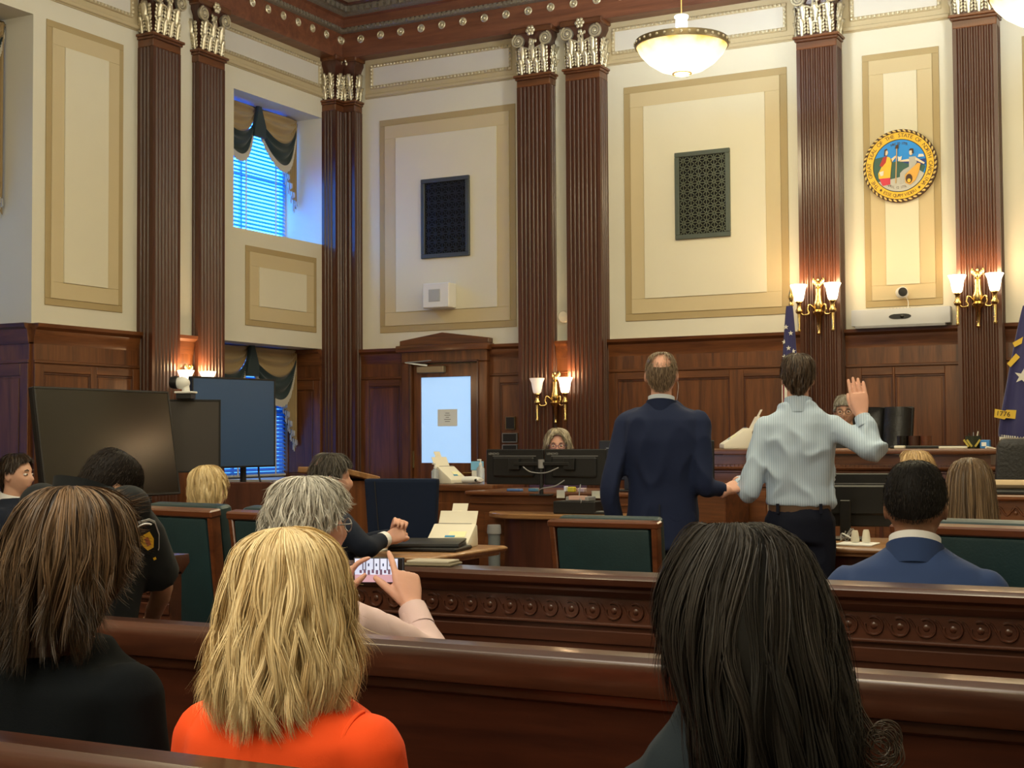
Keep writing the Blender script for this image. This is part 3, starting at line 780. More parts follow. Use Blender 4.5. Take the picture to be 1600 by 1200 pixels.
# ------------------------------------------------------------------ wall sconces
def sconce(x, y, z, label, rz=0, lit=(True, True), e=7.0):
    t = thing('wall_sconce', label, 'sconce', (x, y, z), rz, 'brass wall sconces')
    b = MB().lathe([(0.0, -0.22), (0.012, -0.22), (0.02, -0.205), (0.012, -0.19), (0.016, -0.17), (0.026, -0.05), (0.05, -0.03), (0.055, -0.01), (0.035, 0.01), (0.05, 0.05), (0.035, 0.10), (0.028, 0.16), (0.03, 0.20), (0.0, 0.21)], 16, TR(0, -0.05, 0))
    b.build('backplate', BRASS, t, smooth=50)
    # spread-winged finial over the plate
    b = MB().ell((0, -0.05, 0.235), (0.022, 0.022, 0.032), 10, 8)
    for s in (-1, 1):
        for k in range(3):
            b.ell((s * (0.018 + 0.014 * k), -0.05, 0.245 + 0.016 * k), (0.012, 0.01, 0.03), 8, 6)
    b.ell((0, -0.06, 0.285), (0.012, 0.014, 0.016), 8, 6)
    b.build('finial', BRASS, t, smooth=60)
    for k, s in enumerate((-1, 1)):
        pts = catmull([(s * 0.02, -0.06, 0.0), (s * 0.07, -0.10, 0.055), (s * 0.085, -0.11, 0.01), (s * 0.075, -0.11, -0.03), (s * 0.13, -0.14, -0.035), (s * 0.155, -0.15, 0.03)], 6)
        MB().tube(pts, 0.0085, 8).build('arm', BRASS, t, smooth=60)
        MB().lathe([(0, -0.20), (0.010, -0.20), (0.018, -0.18), (0.011, -0.165), (0.015, -0.03), (0.03, -0.02), (0.034, 0.0), (0.02, 0.02), (0.018, 0.06), (0.032, 0.075), (0.03, 0.085), (0, 0.085)], 14, TR(s * 0.155, -0.15, 0.0)).build('candle_stem', BRASS, t, smooth=50)
        sh = [(0.032, 0.085), (0.042, 0.10), (0.050, 0.14), (0.058, 0.19), (0.078, 0.235), (0.074, 0.237), (0.054, 0.19), (0.046, 0.14), (0.038, 0.10), (0.028, 0.088)]
        MB().lathe(sh, 20, TR(s * 0.155, -0.15, 0), caps=False, closed=True).build('glass_shade', GLOW_W if lit[k] else GLOW_DIM, t, smooth=60)
        MB().ell((s * 0.155, -0.15, 0.15), (0.022, 0.022, 0.035), 10, 8).build('bulb', BULB if lit[k] else WHITE, t, smooth=60)
        if lit[k]:
            c = Matrix.Translation((x, y, z)) @ rotz(rz) @ Vector((s * 0.155, -0.15, 0.26))
            lamp('sconce_light', 'POINT', c, e, (1.0, 0.62, 0.30), 0.05)
    return t
YP = YB - 0.2
c = P(1279, 483, Y=YP); sconce(-3.49, YP, c.z - 0.02, 'two-armed brass sconce on the pilaster left of the seal')
c = P(1529, 470, Y=YP); sconce(-2.09, YP, c.z - 0.02, 'two-armed brass sconce on the pilaster right of the seal')
c = P(874, 625, Y=YB - 0.1); sconce(c.x, YB - 0.14, c.z - 0.02, 'two-armed brass sconce with a dim left shade above the clerk', 0, (False, True))
c = P(308, 600, X=XL + 0.2); sconce(XL + 0.12, 10.32, c.z - 0.12, 'brass sconce half hidden behind the dark screens', R(90))

# ------------------------------------------------------------------ grilles, speaker, detector
GRL1 = mat('dark_grille_metal', (0.035, 0.040, 0.045), 0.45, metal=0.6)
GRL2 = mat('green_bronze_grille', (0.13, 0.145, 0.11), 0.4, metal=0.6)
GFR1 = mat('grey_grille_frame', (0.075, 0.085, 0.09), 0.45, metal=0.4)
VOID = mat('duct_black', (0.004, 0.004, 0.004), 0.9)
def grille(x0, x1, z0, z1, label, m, mf):
    t = thing('vent_grille', label, 'vent', ((x0 + x1) / 2, YB - 0.028, (z0 + z1) / 2), 0, 'wall vents')
    w, h = (x1 - x0) / 2, (z1 - z0) / 2
    MB().ring(-w, w, -h, h, 0.045, -0.03, 0).build('frame', mf, t, bevel=0.004)
    MB().box(-w + 0.04, w - 0.04, -0.002, 0, -h + 0.04, h - 0.04).build('duct_opening', VOID, t, smooth=0)
    b = MB(); iw, ih = w - 0.045, h - 0.045
    nx = 6; px = 2 * iw / nx; nz = round(2 * ih / px); pz = 2 * ih / nz
    for i in range(nx):
        for j in range(nz):
            cx, cz = -iw + px * (i + 0.5), -ih + pz * (j + 0.5)
            for k in range(4):
                L = px * 0.5 if k % 2 == 0 else px * 0.62
                b.box(-L, L, -0.012, -0.006, -0.0045, 0.0045, TR(cx, 0, cz) @ Matrix.Rotation(k * math.pi / 4, 4, 'Y'))
            b.lathe([(0.010, -0.013), (0.02, -0.013), (0.02, -0.006), (0.010, -0.006)], 8, TR(cx, 0.0, cz) @ Matrix.Rotation(R(90), 4, 'X') @ TR(0, 0, 0.02), caps=False, closed=True)
    b.build('lattice', m, t, kind='stuff', smooth=0)
grille(-7.84, -7.25, 3.33, 4.18, 'dark star-lattice vent grille high above the small door', GRL1, GFR1)
grille(-4.95, -4.39, 3.33, 4.18, 'bronze green star-lattice vent grille left of the seal', GRL2, mat('green_grey_frame', (0.10, 0.12, 0.105), 0.4, metal=0.4))
c = P(691, 464, Y=YB)
t = thing('wall_speaker', 'white square speaker box on the wall panel above the door', 'speaker', (c.x + 0.03, YB - 0.03, c.z))
b = MB().prism([(-0.16, -0.13), (0.16, -0.13), (0.16, 0.13), (-0.16, 0.13)], -0.16)
b.build('cabinet', WHITE, t, bevel=0.008)
MB().box(-0.085, 0.055, -0.164, -0.155, -0.065, 0.065, ).build('speaker_cloth', mat('grey_speaker_cloth', (0.42, 0.43, 0.42), 0.8), t, bevel=0.003)
c = P(882, 495, Y=YB - 0.06)
t = tag(MB().lathe([(0, 0), (0.062, 0), (0.062, 0.025), (0.05, 0.04), (0, 0.045)], 24, Matrix.Rotation(R(90), 4, 'X')).build('wall_detector', IVORY, smooth=40), 'round cream detector between the paired pilasters', 'detector')
t.location = (c.x, YB - 0.06, c.z)
for k, (px, py, w, h) in enumerate(((798, 661, 0.10, 0.12), (797, 684, 0.16, 0.085), (797, 702, 0.16, 0.085))):
    c = P(px, py, Y=YB - 0.05)
    lab = ['small square dark switch plate, topmost of three by the door', 'wide black wall plate under the square switch plate', 'wide black wall plate just above the left monitor'][k]
    t = thing('switch_plate', lab, 'switch plate', (c.x, YB - 0.044, c.z), 0, 'black wall plates')
    MB().box(-w / 2, w / 2, -0.02, 0, -h / 2, h / 2).build('plate', BLACK, t, bevel=0.003)
    MB().ring(-w / 2 - 0.006, w / 2 + 0.006, -h / 2 - 0.006, h / 2 + 0.006, 0.008, -0.022, 0).build('rim', BRONZE if k == 0 else GREY, t, bevel=0.002)

# ------------------------------------------------------------------ round state seal
SC = P(1409, 261, Y=YB - 0.05)
seal = thing('state_seal', 'round painted state seal with a yellow lettered ring and rope edge', 'seal', (-2.78, YB - 0.028, 3.85))
RX = Matrix.Rotation(R(90), 4, 'X')
GOLD = mat('seal_yellow', (0.82, 0.50, 0.03), 0.45); INK = mat('seal_ink', (0.055, 0.02, 0.006), 0.5)
def disc(r0, r1, y0, y1, name, m, par=seal, n=64):
    return MB().lathe([(r0, -y0), (r1, -y0), (r1, -y1), (r0, -y1)], n, Matrix.Scale(-1, 4, (0, 1, 0)) @ Matrix.Rotation(R(-90), 4, 'X') if False else RX @ Matrix.Scale(1, 4), caps=(r0 == 0), closed=(r0 > 0)).build(name, m, par, smooth=30)
SR = 0.335
disc(0.0, SR * 0.99, 0.0, -0.03, 'backing', INK)
disc(SR * 0.72, SR * 0.905, -0.03, -0.038, 'lettered_ring', GOLD)
b = MB()
for k in range(44):
    a = 2 * math.pi * k / 44
    M = Matrix.Rotation(a, 4, 'Y') @ TR(0, -0.036, SR * 0.95) @ Matrix.Rotation(R(28), 4, 'Y')
    b.ell((0, 0, 0), (0.019, 0.012, 0.0085), 8, 6, M)
b.build('rope_edge', mat('rope_gold', (0.80, 0.62, 0.24), 0.45), seal, kind='stuff', smooth=60)
disc(0.0, SR * 0.70, -0.03, -0.036, 'sky_field', mat('seal_blue', (0.01, 0.27, 0.85), 0.5))
def seal_poly(name, pts, m, y=-0.036, d=0.003):
    # pts in units of the inner radius
    r = SR * 0.70
    return MB().prism([(x * r, z * r) for x, z in pts], -d, TR(0, y, 0)).build(name, m, seal, smooth=0)
def arc(a0, a1, n=20): return [(math.cos(R(a0 + (a1 - a0) * i / n)), math.sin(R(a0 + (a1 - a0) * i / n))) for i in range(n + 1)]
seal_poly('green_hills', arc(160, 318) + [(0.98, -0.1), (0.6, 0.16), (0.1, 0.2), (-0.3, 0.15), (-0.6, 0.4)], mat('seal_green', (0.045, 0.12, 0.10), 0.6))
seal_poly('sea', [(0.05, 0.14), (0.5, 0.17), (0.98, 0.19), (0.99, -0.05), (0.55, 0.0), (0.3, 0.05)], mat('seal_navy', (0.02, 0.05, 0.25), 0.6), -0.0385)
seal_poly('pale_ground', arc(215, 338) + [(0.72, -0.22), (0.3, -0.4), (-0.3, -0.5)], mat('seal_grey', (0.50, 0.50, 0.47), 0.6), -0.040)
S_SKIN = mat('seal_flesh', (0.80, 0.66, 0.50), 0.6); S_RED = mat('seal_red', (0.42, 0.02, 0.02), 0.5); S_WHITE = mat('seal_white', (0.75, 0.72, 0.64), 0.6); S_ROSE = mat('seal_rose', (0.60, 0.03, 0.07), 0.5)
seal_poly('standing_robe', [(-0.50, 0.38), (-0.38, 0.36), (-0.28, 0.22), (-0.32, -0.05), (-0.36, -0.45), (-0.80, -0.45), (-0.82, -0.25), (-0.66, 0.05)], GOLD, -0.043)
seal_poly('red_mantle', [(-0.62, 0.36), (-0.46, 0.42), (-0.52, 0.16), (-0.66, 0.0), (-0.76, 0.05)], S_RED, -0.0455)
seal_poly('rose_hem', [(-0.78, -0.45), (-0.36, -0.45), (-0.36, -0.70), (-0.66, -0.74)], S_ROSE, -0.043)
seal_poly('standing_head', [(-0.50 + 0.07 * math.cos(a), 0.54 + 0.11 * math.sin(a)) for a in [i * math.pi / 5 for i in range(10)]], S_SKIN, -0.043)
seal_poly('standing_hair', [(-0.58, 0.42), (-0.56, 0.66), (-0.47, 0.70), (-0.45, 0.64), (-0.52, 0.60), (-0.54, 0.42)], INK, -0.0455)
seal_poly('standing_arm', [(-0.34, 0.26), (-0.14, 0.40), (-0.12, 0.34), (-0.30, 0.14)], S_SKIN, -0.043)
seal_poly('standing_book', [(-0.78, -0.20), (-0.60, -0.16), (-0.62, -0.34), (-0.72, -0.36)], S_WHITE, -0.0475)
seal_poly('pole', [(-0.17, -0.68), (-0.13, -0.68), (-0.07, 0.66), (-0.11, 0.66)], mat('seal_tan', (0.55, 0.36, 0.16), 0.6), -0.0475)
seal_poly('pole_cap', [(-0.16, 0.66), (-0.03, 0.66), (-0.02, 0.80), (-0.12, 0.80)], INK, -0.0475)
seal_poly('seated_gown', [(0.36, 0.30), (0.62, 0.30), (0.66, 0.05), (0.50, -0.15), (0.22, -0.35), (0.14, -0.70), (0.0, -0.72), (0.02, -0.30), (0.14, -0.18), (0.36, -0.08)], mat('seal_gown', (0.46, 0.46, 0.44), 0.6), -0.043)
seal_poly('seated_head', [(0.44 + 0.07 * math.cos(a), 0.46 + 0.11 * math.sin(a)) for a in [i * math.pi / 5 for i in range(10)]], S_SKIN, -0.043)
seal_poly('seated_hair', [(0.36, 0.54), (0.42, 0.62), (0.54, 0.60), (0.54, 0.44), (0.48, 0.42), (0.48, 0.54)], INK, -0.0455)
seal_poly('seated_arm', [(0.38, 0.12), (0.02, 0.14), (0.0, 0.19), (0.36, 0.22)], S_SKIN, -0.0455)
seal_poly('seated_arm', [(0.62, 0.26), (0.96, 0.02), (0.92, -0.03), (0.60, 0.16)], S_SKIN, -0.0455)
seal_poly('wheat', [(-0.04, 0.16), (0.06, 0.16), (0.10, 0.36), (0.02, 0.32), (-0.06, 0.36)], S_WHITE, -0.0455)
seal_poly('ship', [(0.70, 0.26), (0.94, 0.26), (0.90, 0.36), (0.74, 0.37)], S_WHITE, -0.0455)
seal_poly('horn', [(0.20, -0.40), (0.30, -0.30), (0.70, 0.04), (0.80, 0.0), (0.74, -0.30), (0.60, -0.62), (0.40, -0.78), (0.22, -0.70)], mat('seal_horn', (0.70, 0.38, 0.06), 0.5), -0.0475)
seal_poly('horn_mouth', [(0.36 + 0.13 * math.cos(a), -0.54 + 0.18 * math.sin(a)) for a in [i * math.pi / 6 for i in range(12)]], INK, -0.050)
seal_poly('fruit', [(0.36 + 0.07 * math.cos(a), -0.62 + 0.08 * math.sin(a)) for a in [i * math.pi / 4 for i in range(8)]], GOLD, -0.0525)
def ring_text(s, r, size, centre, span, flip=False, name='lettering', m=INK, y=-0.0385):
    b = MB(); n = len(s)
    for i, ch in enumerate(s):
        if ch == ' ': continue
        f = (i - (n - 1) / 2) / max(1, n - 1)
        me = text_mesh(ch, size, 0.0006)
        if flip: a = centre - span * f; M = TR(r * math.sin(R(a)), y, r * math.cos(R(a))) @ Matrix.Rotation(R(a + 180), 4, 'Y')
        else: a = centre + span * f; M = TR(r * math.sin(R(a)), y, r * math.cos(R(a))) @ Matrix.Rotation(R(a), 4, 'Y')
        add_mesh(b, me, M @ RX)
    return b.build(name, m, seal, smooth=0, kind='stuff')
ring_text('THE GREAT SEAL OF THE STATE OF NORTH CAROLINA', SR * 0.815, 0.050, 0, 262)
ring_text('\u2605 ESSE QUAM VIDERI \u2605', SR * 0.815, 0.042, 180, 78, True)
ring_text('MAY 20 1775', SR * 0.60, 0.032, 0, 38)
ring_text('APRIL 12 1776', SR * 0.60, 0.032, 188, 46, True, y=-0.0425)

# ------------------------------------------------------------------ video bar and small camera under the seal
c = P(1408, 494, Y=YB - 0.08)
t = thing('video_bar', 'long white video bar with a dark oval lens under the seal', 'video bar', (c.x, YB - 0.03, c.z - 0.005))
MB().prism([(-0.44, -0.075), (0.44, -0.075), (0.44, 0.075), (-0.44, 0.075)], -0.10).build('case', mat('pearl_plastic', (0.55, 0.56, 0.58), 0.35), t, bevel=0.012, seg=2)
MB().box(-0.40, 0.40, -0.125, -0.0, -0.10, -0.075).build('wall_shelf', GREY, t, bevel=0.004)
b = MB().loft([[(0.07 * math.cos(a) * s + (0.03 if math.cos(a) > 0 else -0.03) , y, 0.024 * math.sin(a) * s) for a in [2 * math.pi * k / 20 for k in range(20)]] for y, s in ((-0.098, 1), (-0.106, 0.95))])
b.build('lens_window', BLACK, t, smooth=40)
MB().lathe([(0, 0), (0.018, 0), (0.014, 0.004), (0, 0.005)], 16, TR(0.02, -0.106, 0) @ RX).build('lens', SCREEN, t, smooth=60)
b = MB()
for i in range(7): b.ell((-0.10 + 0.03 * i, -0.05, 0.077), (0.006, 0.006, 0.006), 6, 4)
b.build('top_ports', GREY, t, kind='stuff')
c = P(1408, 457, Y=YB - 0.1)
t = thing('wall_camera', 'small round white camera with a dark lens above the video bar', 'camera', (c.x, YB - 0.028, c.z))
MB().lathe([(0, 0.0), (0.03, 0.0), (0.032, 0.006), (0.012, 0.01), (0.011, 0.045), (0, 0.045)], 16, TR(0.02, 0, -0.01) @ RX).build('mount', WHITE, t, smooth=40)
Mc = TR(0, -0.06, 0) @ rotz(R(24)) @ RX
MB().lathe([(0, -0.035), (0.04, -0.035), (0.05, -0.02), (0.05, 0.05), (0.044, 0.06), (0, 0.06)], 24, Mc).build('housing', WHITE, t, smooth=40)
MB().lathe([(0, 0.059), (0.041, 0.059), (0.038, 0.066), (0, 0.068)], 24, Mc).build('lens', BLACK, t, smooth=40)
MB().tube(catmull([(0.03, -0.006, -0.03), (0.05, -0.012, -0.09), (0.045, -0.02, -0.14)], 5), 0.004, 6).build('cable', WHITE, t)

# the room height was measured from a slightly higher eye: settle walls and what is fixed to them
for o in list(COL.objects):
    if o.parent is None and (o.name.split('.')[0] in ('state_seal', 'vent_grille', 'door_notice', 'curtain', 'window_blind', 'door_1', 'wall_back', 'wall_left', 'ceiling') or o.name.startswith(('trim_', 'window_'))):
        o.location.z -= 0.02

# ------------------------------------------------------------------ wood lining of the near window bay
MB().box(XL - 0.03, XL + 0.03, NR0, NR1, 0, 0.78).build('wainscot_backing', W_Z, wall_left, smooth=0)
MB().box(XL - DEEP, XL + 0.06, NR0, NR1, 0.75, 0.80).build('sill_board', W_Y, wall_left, bevel=0.008)

# ------------------------------------------------------------------ gallery pews and the bar
def pew(y, x0, x1, label, h=0.915, arm=None):
    t = thing('pew', label, 'pew', (0, y, 0), 0, 'gallery pews')
    Mr = TR(0, 0, 0.42) @ Matrix.Rotation(R(-3), 4, 'X') @ TR(0, 0, -0.42)
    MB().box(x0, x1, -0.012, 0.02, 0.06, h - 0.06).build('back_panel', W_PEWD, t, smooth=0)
    prof = [(-0.045, h - 0.085), (0.045, h - 0.085), (0.05, h - 0.02), (0.035, h), (-0.032, h), (-0.048, h - 0.012), (-0.052, h - 0.03)]
    MB().loft([[(x, yy, z) for yy, z in prof] for x in (x0, x1)]).build('top_rail', W_PEW, t, bevel=0.005, seg=2)
    MB().box(x0, x1, -0.022, -0.012, h - 0.115, h - 0.085).build('rail_bead', W_PEW, t, bevel=0.008)
    MB().box(x0, x1, 0.02, 0.46, 0.41, 0.445).build('seat', W_PEW, t, bevel=0.01)
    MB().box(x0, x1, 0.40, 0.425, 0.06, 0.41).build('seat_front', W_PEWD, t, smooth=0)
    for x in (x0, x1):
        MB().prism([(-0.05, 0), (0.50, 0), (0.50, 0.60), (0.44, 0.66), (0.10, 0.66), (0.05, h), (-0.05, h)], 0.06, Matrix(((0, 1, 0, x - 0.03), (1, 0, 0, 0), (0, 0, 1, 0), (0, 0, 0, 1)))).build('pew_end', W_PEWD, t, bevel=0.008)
    if arm is not None:
        MB().box(arm - 0.03, arm + 0.03, 0.05, 0.33, 0.44, 0.825).build('arm_panel', W_PEWD, t, bevel=0.004)
        MB().box(arm - 0.05, arm + 0.05, 0.05, 0.36, 0.825, 0.86).build('arm_cap', W_PEW, t, bevel=0.012, seg=2)
    return t
pew(1.70, -5.2, 2.9, h=0.897, label= 'nearest mahogany pew, cut off along the bottom edge', arm=None)
pew(2.85, -5.2, 2.9, 'second mahogany pew with a broad lit top rail, behind the blonde hair', arm=-2.74)

def bar(x0, x1, label):
    y, h = 3.85, 0.985
    t = thing('bar_rail', label, 'railing', (0, y, 0), 0, 'carved bar of the court')
    MB().box(x0, x1, -0.03, 0.03, 0.0, h - 0.06).build('panel_board', W_PEW, t, smooth=0)
    prof = [(-0.035, h - 0.07), (-0.05, h - 0.05), (-0.05, h - 0.04), (-0.07, h - 0.03), (-0.075, h - 0.012), (-0.065, h), (0.07, h), (0.075, h - 0.03), (0.035, h - 0.07)]
    MB().loft([[(x, yy, z) for yy, z in prof] for x in (x0, x1)]).build('top_rail', W_PEW, t, bevel=0.003, seg=2)
    MB().box(x0, x1, -0.042, -0.03, h - 0.152, h - 0.142).build('bead', W_PEW, t, bevel=0.003)
    MB().box(x0, x1, -0.036, -0.03, h - 0.205, h - 0.165).build('lower_rail', W_PEW, t, bevel=0.003)
    MB().box(x0, x1, -0.045, -0.03, 0, 0.14).build('skirting', W_PEW, t, bevel=0.006)
    b = MB()
    r = 0.0235
    b.tube([(r * math.sin(a), -0.032, r * math.cos(a)) for a in [2 * math.pi * i / 22 * 0.86 - 0.5 for i in range(23)]], 0.0034, 6)
    b.ell((0, -0.030, 0), (0.010, 0.003, 0.010), 8, 5)
    pts = [(0.0235 + 0.034 * i / 8 - 0.001, -0.032, 0.022 * math.cos(math.pi * i / 8)) for i in range(9)]
    b.tube(pts, 0.0028, 6)
    first = None
    x = x0 + 0.06; k = 0
    while x < x1 - 0.06:
        if first is None:
            o = first = b.build('carved_scroll', W_PEW, t, smooth=60)
        elif k < 90:
            o = first.copy(); COL.objects.link(o)
        o.location = (x, 0, h - 0.107)
        x += 0.0685; k += 1
        if k >= 90: break
    return t
bar(-2.75, 2.9, 'long carved bar rail with a row of scroll circles, right of the gap')
bar(-8.9, -3.33, 'carved bar rail left of the gap, behind the officer\'s arm')

# ------------------------------------------------------------------ green leather chairs
def chair(label, loc, rz=0, w=0.49, copy_of=None):
    if copy_of is not None:
        t = copy_tree(copy_of); t.location = loc; t.rotation_euler = (0, 0, rz); t['label'] = label
        return t
    t = thing('green_chair', label, 'chair', loc, rz, 'green leather court chairs')
    Mb = TR(0, -0.22, 0.46) @ Matrix.Rotation(R(8), 4, 'X')
    h = 0.565
    hw = w / 2
    for s in (-1, 1):
        b = MB()
        b.loft([[(s * (hw - 0.028) , -0.02, 0), (s * hw, -0.02, 0), (s * hw, 0.03, 0), (s * (hw - 0.028), 0.03, 0)],
                [(s * (hw - 0.014), -0.02, h), (s * (hw + 0.015), -0.02, h), (s * (hw + 0.015), 0.03, h), (s * (hw - 0.014), 0.03, h)]], M=Mb)
        b.build('back_stile', W_CHAIR, t, bevel=0.005)
    MB().box(-hw - 0.02, hw + 0.02, -0.024, 0.034, h - 0.03, h, Mb).build('top_rail', W_CHAIR, t, bevel=0.006)
    MB().box(-hw + 0.02, hw - 0.02, -0.015, 0.03, 0.0, 0.04, Mb).build('bottom_rail', W_CHAIR, t, bevel=0.004)
    MB().box(-hw + 0.024, hw - 0.024, -0.022, 0.02, 0.035, h - 0.032, Mb).build('back_panel', GREEN, t, bevel=0.012, seg=2)
    MB().box(-hw + 0.0, hw - 0.0, 0.03, 0.115, 0.02, h + 0.006, Mb).build('back_cushion', GREEN, t, bevel=0.03, seg=3)
    MB().box(-hw, hw, -0.20, 0.29, 0.385, 0.475).build('seat', GREEN, t, bevel=0.025, seg=3)
    MB().box(-hw - 0.005, hw + 0.005, -0.21, 0.28, 0.345, 0.388).build('seat_frame', W_CHAIR, t, bevel=0.006)
    for s in (-1, 1):
        MB().tube(catmull([(s * (hw + 0.01), -0.20, 0.66), (s * (hw + 0.035), 0.0, 0.665), (s * (hw + 0.035), 0.17, 0.65), (s * (hw + 0.03), 0.20, 0.60), (s * (hw + 0.012), 0.17, 0.38)], 4), 0.02, 8).build('armrest', W_CHAIR, t, smooth=60)
        for yy in (-0.19, 0.25):
            MB().loft([[(s * hw + dx * 0.028, yy + dy * 0.028, 0.35) for dx, dy in ((-1, -1), (1, -1), (1, 1), (-1, 1))], [(s * hw + dx * 0.018, yy + dy * 0.018, 0.0) for dx, dy in ((-1, -1), (1, -1), (1, 1), (-1, 1))]]).build('leg', W_CHAIR, t, bevel=0.004)
    return t
c = P(948, 812, D=6.45)
ch = chair('green leather wood-framed chair behind the bar, in front of the man in the navy suit', (c.x + 0.07, c.y + 0.10, 0))
c = P(294, 800, D=6.05)
chair('green leather wood-framed chair in the gap of the bar, left one of the pair', (c.x + 0.10, c.y + 0.16, 0), R(-12), copy_of=ch).scale = (1, 1, 1.08)
chair('green leather wood-framed chair half hidden by the grey-haired woman', (c.x + 0.71, c.y + 0.03, 0), R(-12), copy_of=ch).scale = (1, 1, 1.08)
c = P(1562, 812, D=4.95)
t = chair('green leather chair at the right edge, beside the man in the blue suit', (c.x + 0.03, c.y + 0.02, 0), R(-12), copy_of=ch)
t.scale = (1.14, 1.0, 1.06)

# ------------------------------------------------------------------ tables of the well
def table(label, x0, x1, y0, y1, z, group='counsel tables'):
    t = thing('counsel_table', label, 'table', ((x0 + x1) / 2, (y0 + y1) / 2, 0), 0, group)
    hx, hy = (x1 - x0) / 2, (y1 - y0) / 2
    prof = [(0.04, z - 0.055), (0.0, z - 0.05), (0.0, z - 0.035), (-0.03, z - 0.028), (-0.035, z - 0.01), (-0.02, z)]
    MB().loft([[(-hx + d, -hy + d, zz), (hx - d, -hy + d, zz), (hx - d, hy - d, zz), (-hx + d, hy - d, zz)] for d, zz in prof]).build('tabletop', W_TAN, t, bevel=0.004)
    MB().box(-hx + 0.08, hx - 0.08, -hy + 0.08, hy - 0.08, z - 0.15, z - 0.055).build('apron', W_DK, t, bevel=0.006)
    for sx in (-1, 1):
        for sy in (-1, 1):
            MB().loft([[(sx * (hx - 0.12) + a * r, sy * (hy - 0.12) + b_ * r, zz) for a, b_ in ((-1, -1), (1, -1), (1, 1), (-1, 1))] for r, zz in ((0.05, z - 0.15), (0.05, z - 0.25), (0.035, z - 0.28), (0.03, 0.0))]).build('leg', W_DK, t, bevel=0.005)
    return t
TZ = 0.80
table('oak-edged counsel table on the left with scanner and closed laptop', -5.75, -3.66, 6.07, 6.86, TZ)
table('counsel table on the right, mostly hidden by the witness and the man in blue', -2.55, -0.35, 7.5, 8.22, TZ)

def scanner(label, loc, rz, copy_of=None, sc=1.0):
    if copy_of is not None:
        t = copy_tree(copy_of); t.location = loc; t.rotation_euler = (0, 0, rz); t['label'] = label; t.scale = (sc, sc, sc)
        return t
    t = thing('document_scanner', label, 'scanner', loc, rz, 'document scanners')
    # side profile (y forward = paper outlet at -y)
    b = MB().prism([(-0.155, 0), (0.155, 0), (0.155, 0.06), (0.135, 0.20), (0.09, 0.215), (0.0, 0.15), (-0.155, 0.05)][::-1], 0.30, Matrix(((0, 1, 0, -0.15), (1, 0, 0, 0), (0, 0, 1, 0), (0, 0, 0, 1))))
    b.build('body', IVORY, t, bevel=0.012, seg=2)
    b = MB().box(-0.135, 0.135, -0.004, 0.004, 0, 0.19, TR(0, 0.135, 0.165) @ Matrix.Rotation(R(-28), 4, 'X'))
    b.build('feed_tray', IVORY, t, bevel=0.003)
    MB().box(-0.055, 0.055, -0.003, 0.003, 0.18, 0.27, TR(0, 0.138, 0.165) @ Matrix.Rotation(R(-28), 4, 'X')).build('tray_extension', IVORY, t, bevel=0.002)
    Mf = TR(0, 0.0, 0.152) @ Matrix.Rotation(R(33), 4, 'X')
    MB().box(-0.12, 0.12, -0.002, 0.002, -0.002, 0.004, TR(0, 0.09, 0.217)).build('feed_slot', GREY, t)
    MB().box(-0.03, 0.04, -0.10, -0.075, 0.0, 0.004, Mf).build('blue_label', mat('label_blue', (0.03, 0.25, 0.50), 0.5), t, smooth=0)
    MB().box(-0.01, 0.11, -0.07, 0.02, 0.001, 0.003, Mf @ TR(0, -0.03, 0)).build('note', mat('pale_yellow_note', (0.80, 0.78, 0.50), 0.8), t, smooth=0)
    MB().box(-0.10, 0.10, -0.158, -0.10, 0.006, 0.012).build('outlet', GREY, t, bevel=0.003)
    return t
c = P(708, 838, Z=TZ)
sn = scanner('ivory document scanner on the left counsel table', (P(706, 846, Y=6.68).x, 6.68, TZ + 0.001), R(12)); sn.scale = (0.80, 0.62, 0.56)
c = P(1195, 850, D=7.6)
scanner('ivory document scanner half hidden behind the witness', (c.x + 0.02, 7.72, TZ + 0.001), R(20), sn, 0.70)
def laptop(label, loc, rz):
    t = thing('laptop', label, 'laptop', loc, rz)
    MB().box(-0.19, 0.19, -0.13, 0.13, 0, 0.014).build('base', BLACK, t, bevel=0.005, seg=2)
    MB().box(-0.188, 0.188, -0.128, 0.128, 0.016, 0.026, Matrix.Rotation(R(3), 4, 'X')).build('lid', mat('black_matte', (0.018, 0.018, 0.018), 0.5), t, bevel=0.005, seg=2)
    return t
c = P(670, 838, Z=TZ)
laptop('closed black laptop on the left counsel table beside the scanner', (P(668, 848, Y=6.45).x, 6.45, TZ + 0.022), R(20))
t = tag(MB().box(-0.19, 0.19, -0.13, 0.13, 0, 0.02).build('notebook_computer', BLACK, bevel=0.006), 'thin black case under the closed laptop', 'case'); t.location = (P(672, 848, Y=6.44).x, 6.44, TZ + 0.001); t.rotation_euler = (0, 0, R(10))
c = P(612, 851, Z=TZ)
t = tag(MB().box(-0.20, 0.20, -0.09, 0.09, 0, 0.008).build('paper_pad', PAPER, smooth=0), 'white paper pad under the seated lawyer\'s sleeve', 'paper'); t.location = (c.x + 0.02, 6.22, TZ + 0.001); t.rotation_euler = (0, 0, R(4))
c = P(660, 876, D=4.75)
t = thing('open_folder', 'grey folder of papers resting by the top of the bar rail', 'folder', (-2.30, 3.865, 0.986), R(8))
MB().box(-0.08, 0.08, -0.05, 0.05, 0, 0.008).build('cover', mat('olive_cover', (0.20, 0.17, 0.11), 0.6), t, bevel=0.002)
MB().box(-0.072, 0.072, -0.045, 0.045, 0.008, 0.016).build('papers', mat('grey_papers', (0.38, 0.34, 0.27), 0.8), t, bevel=0.002)
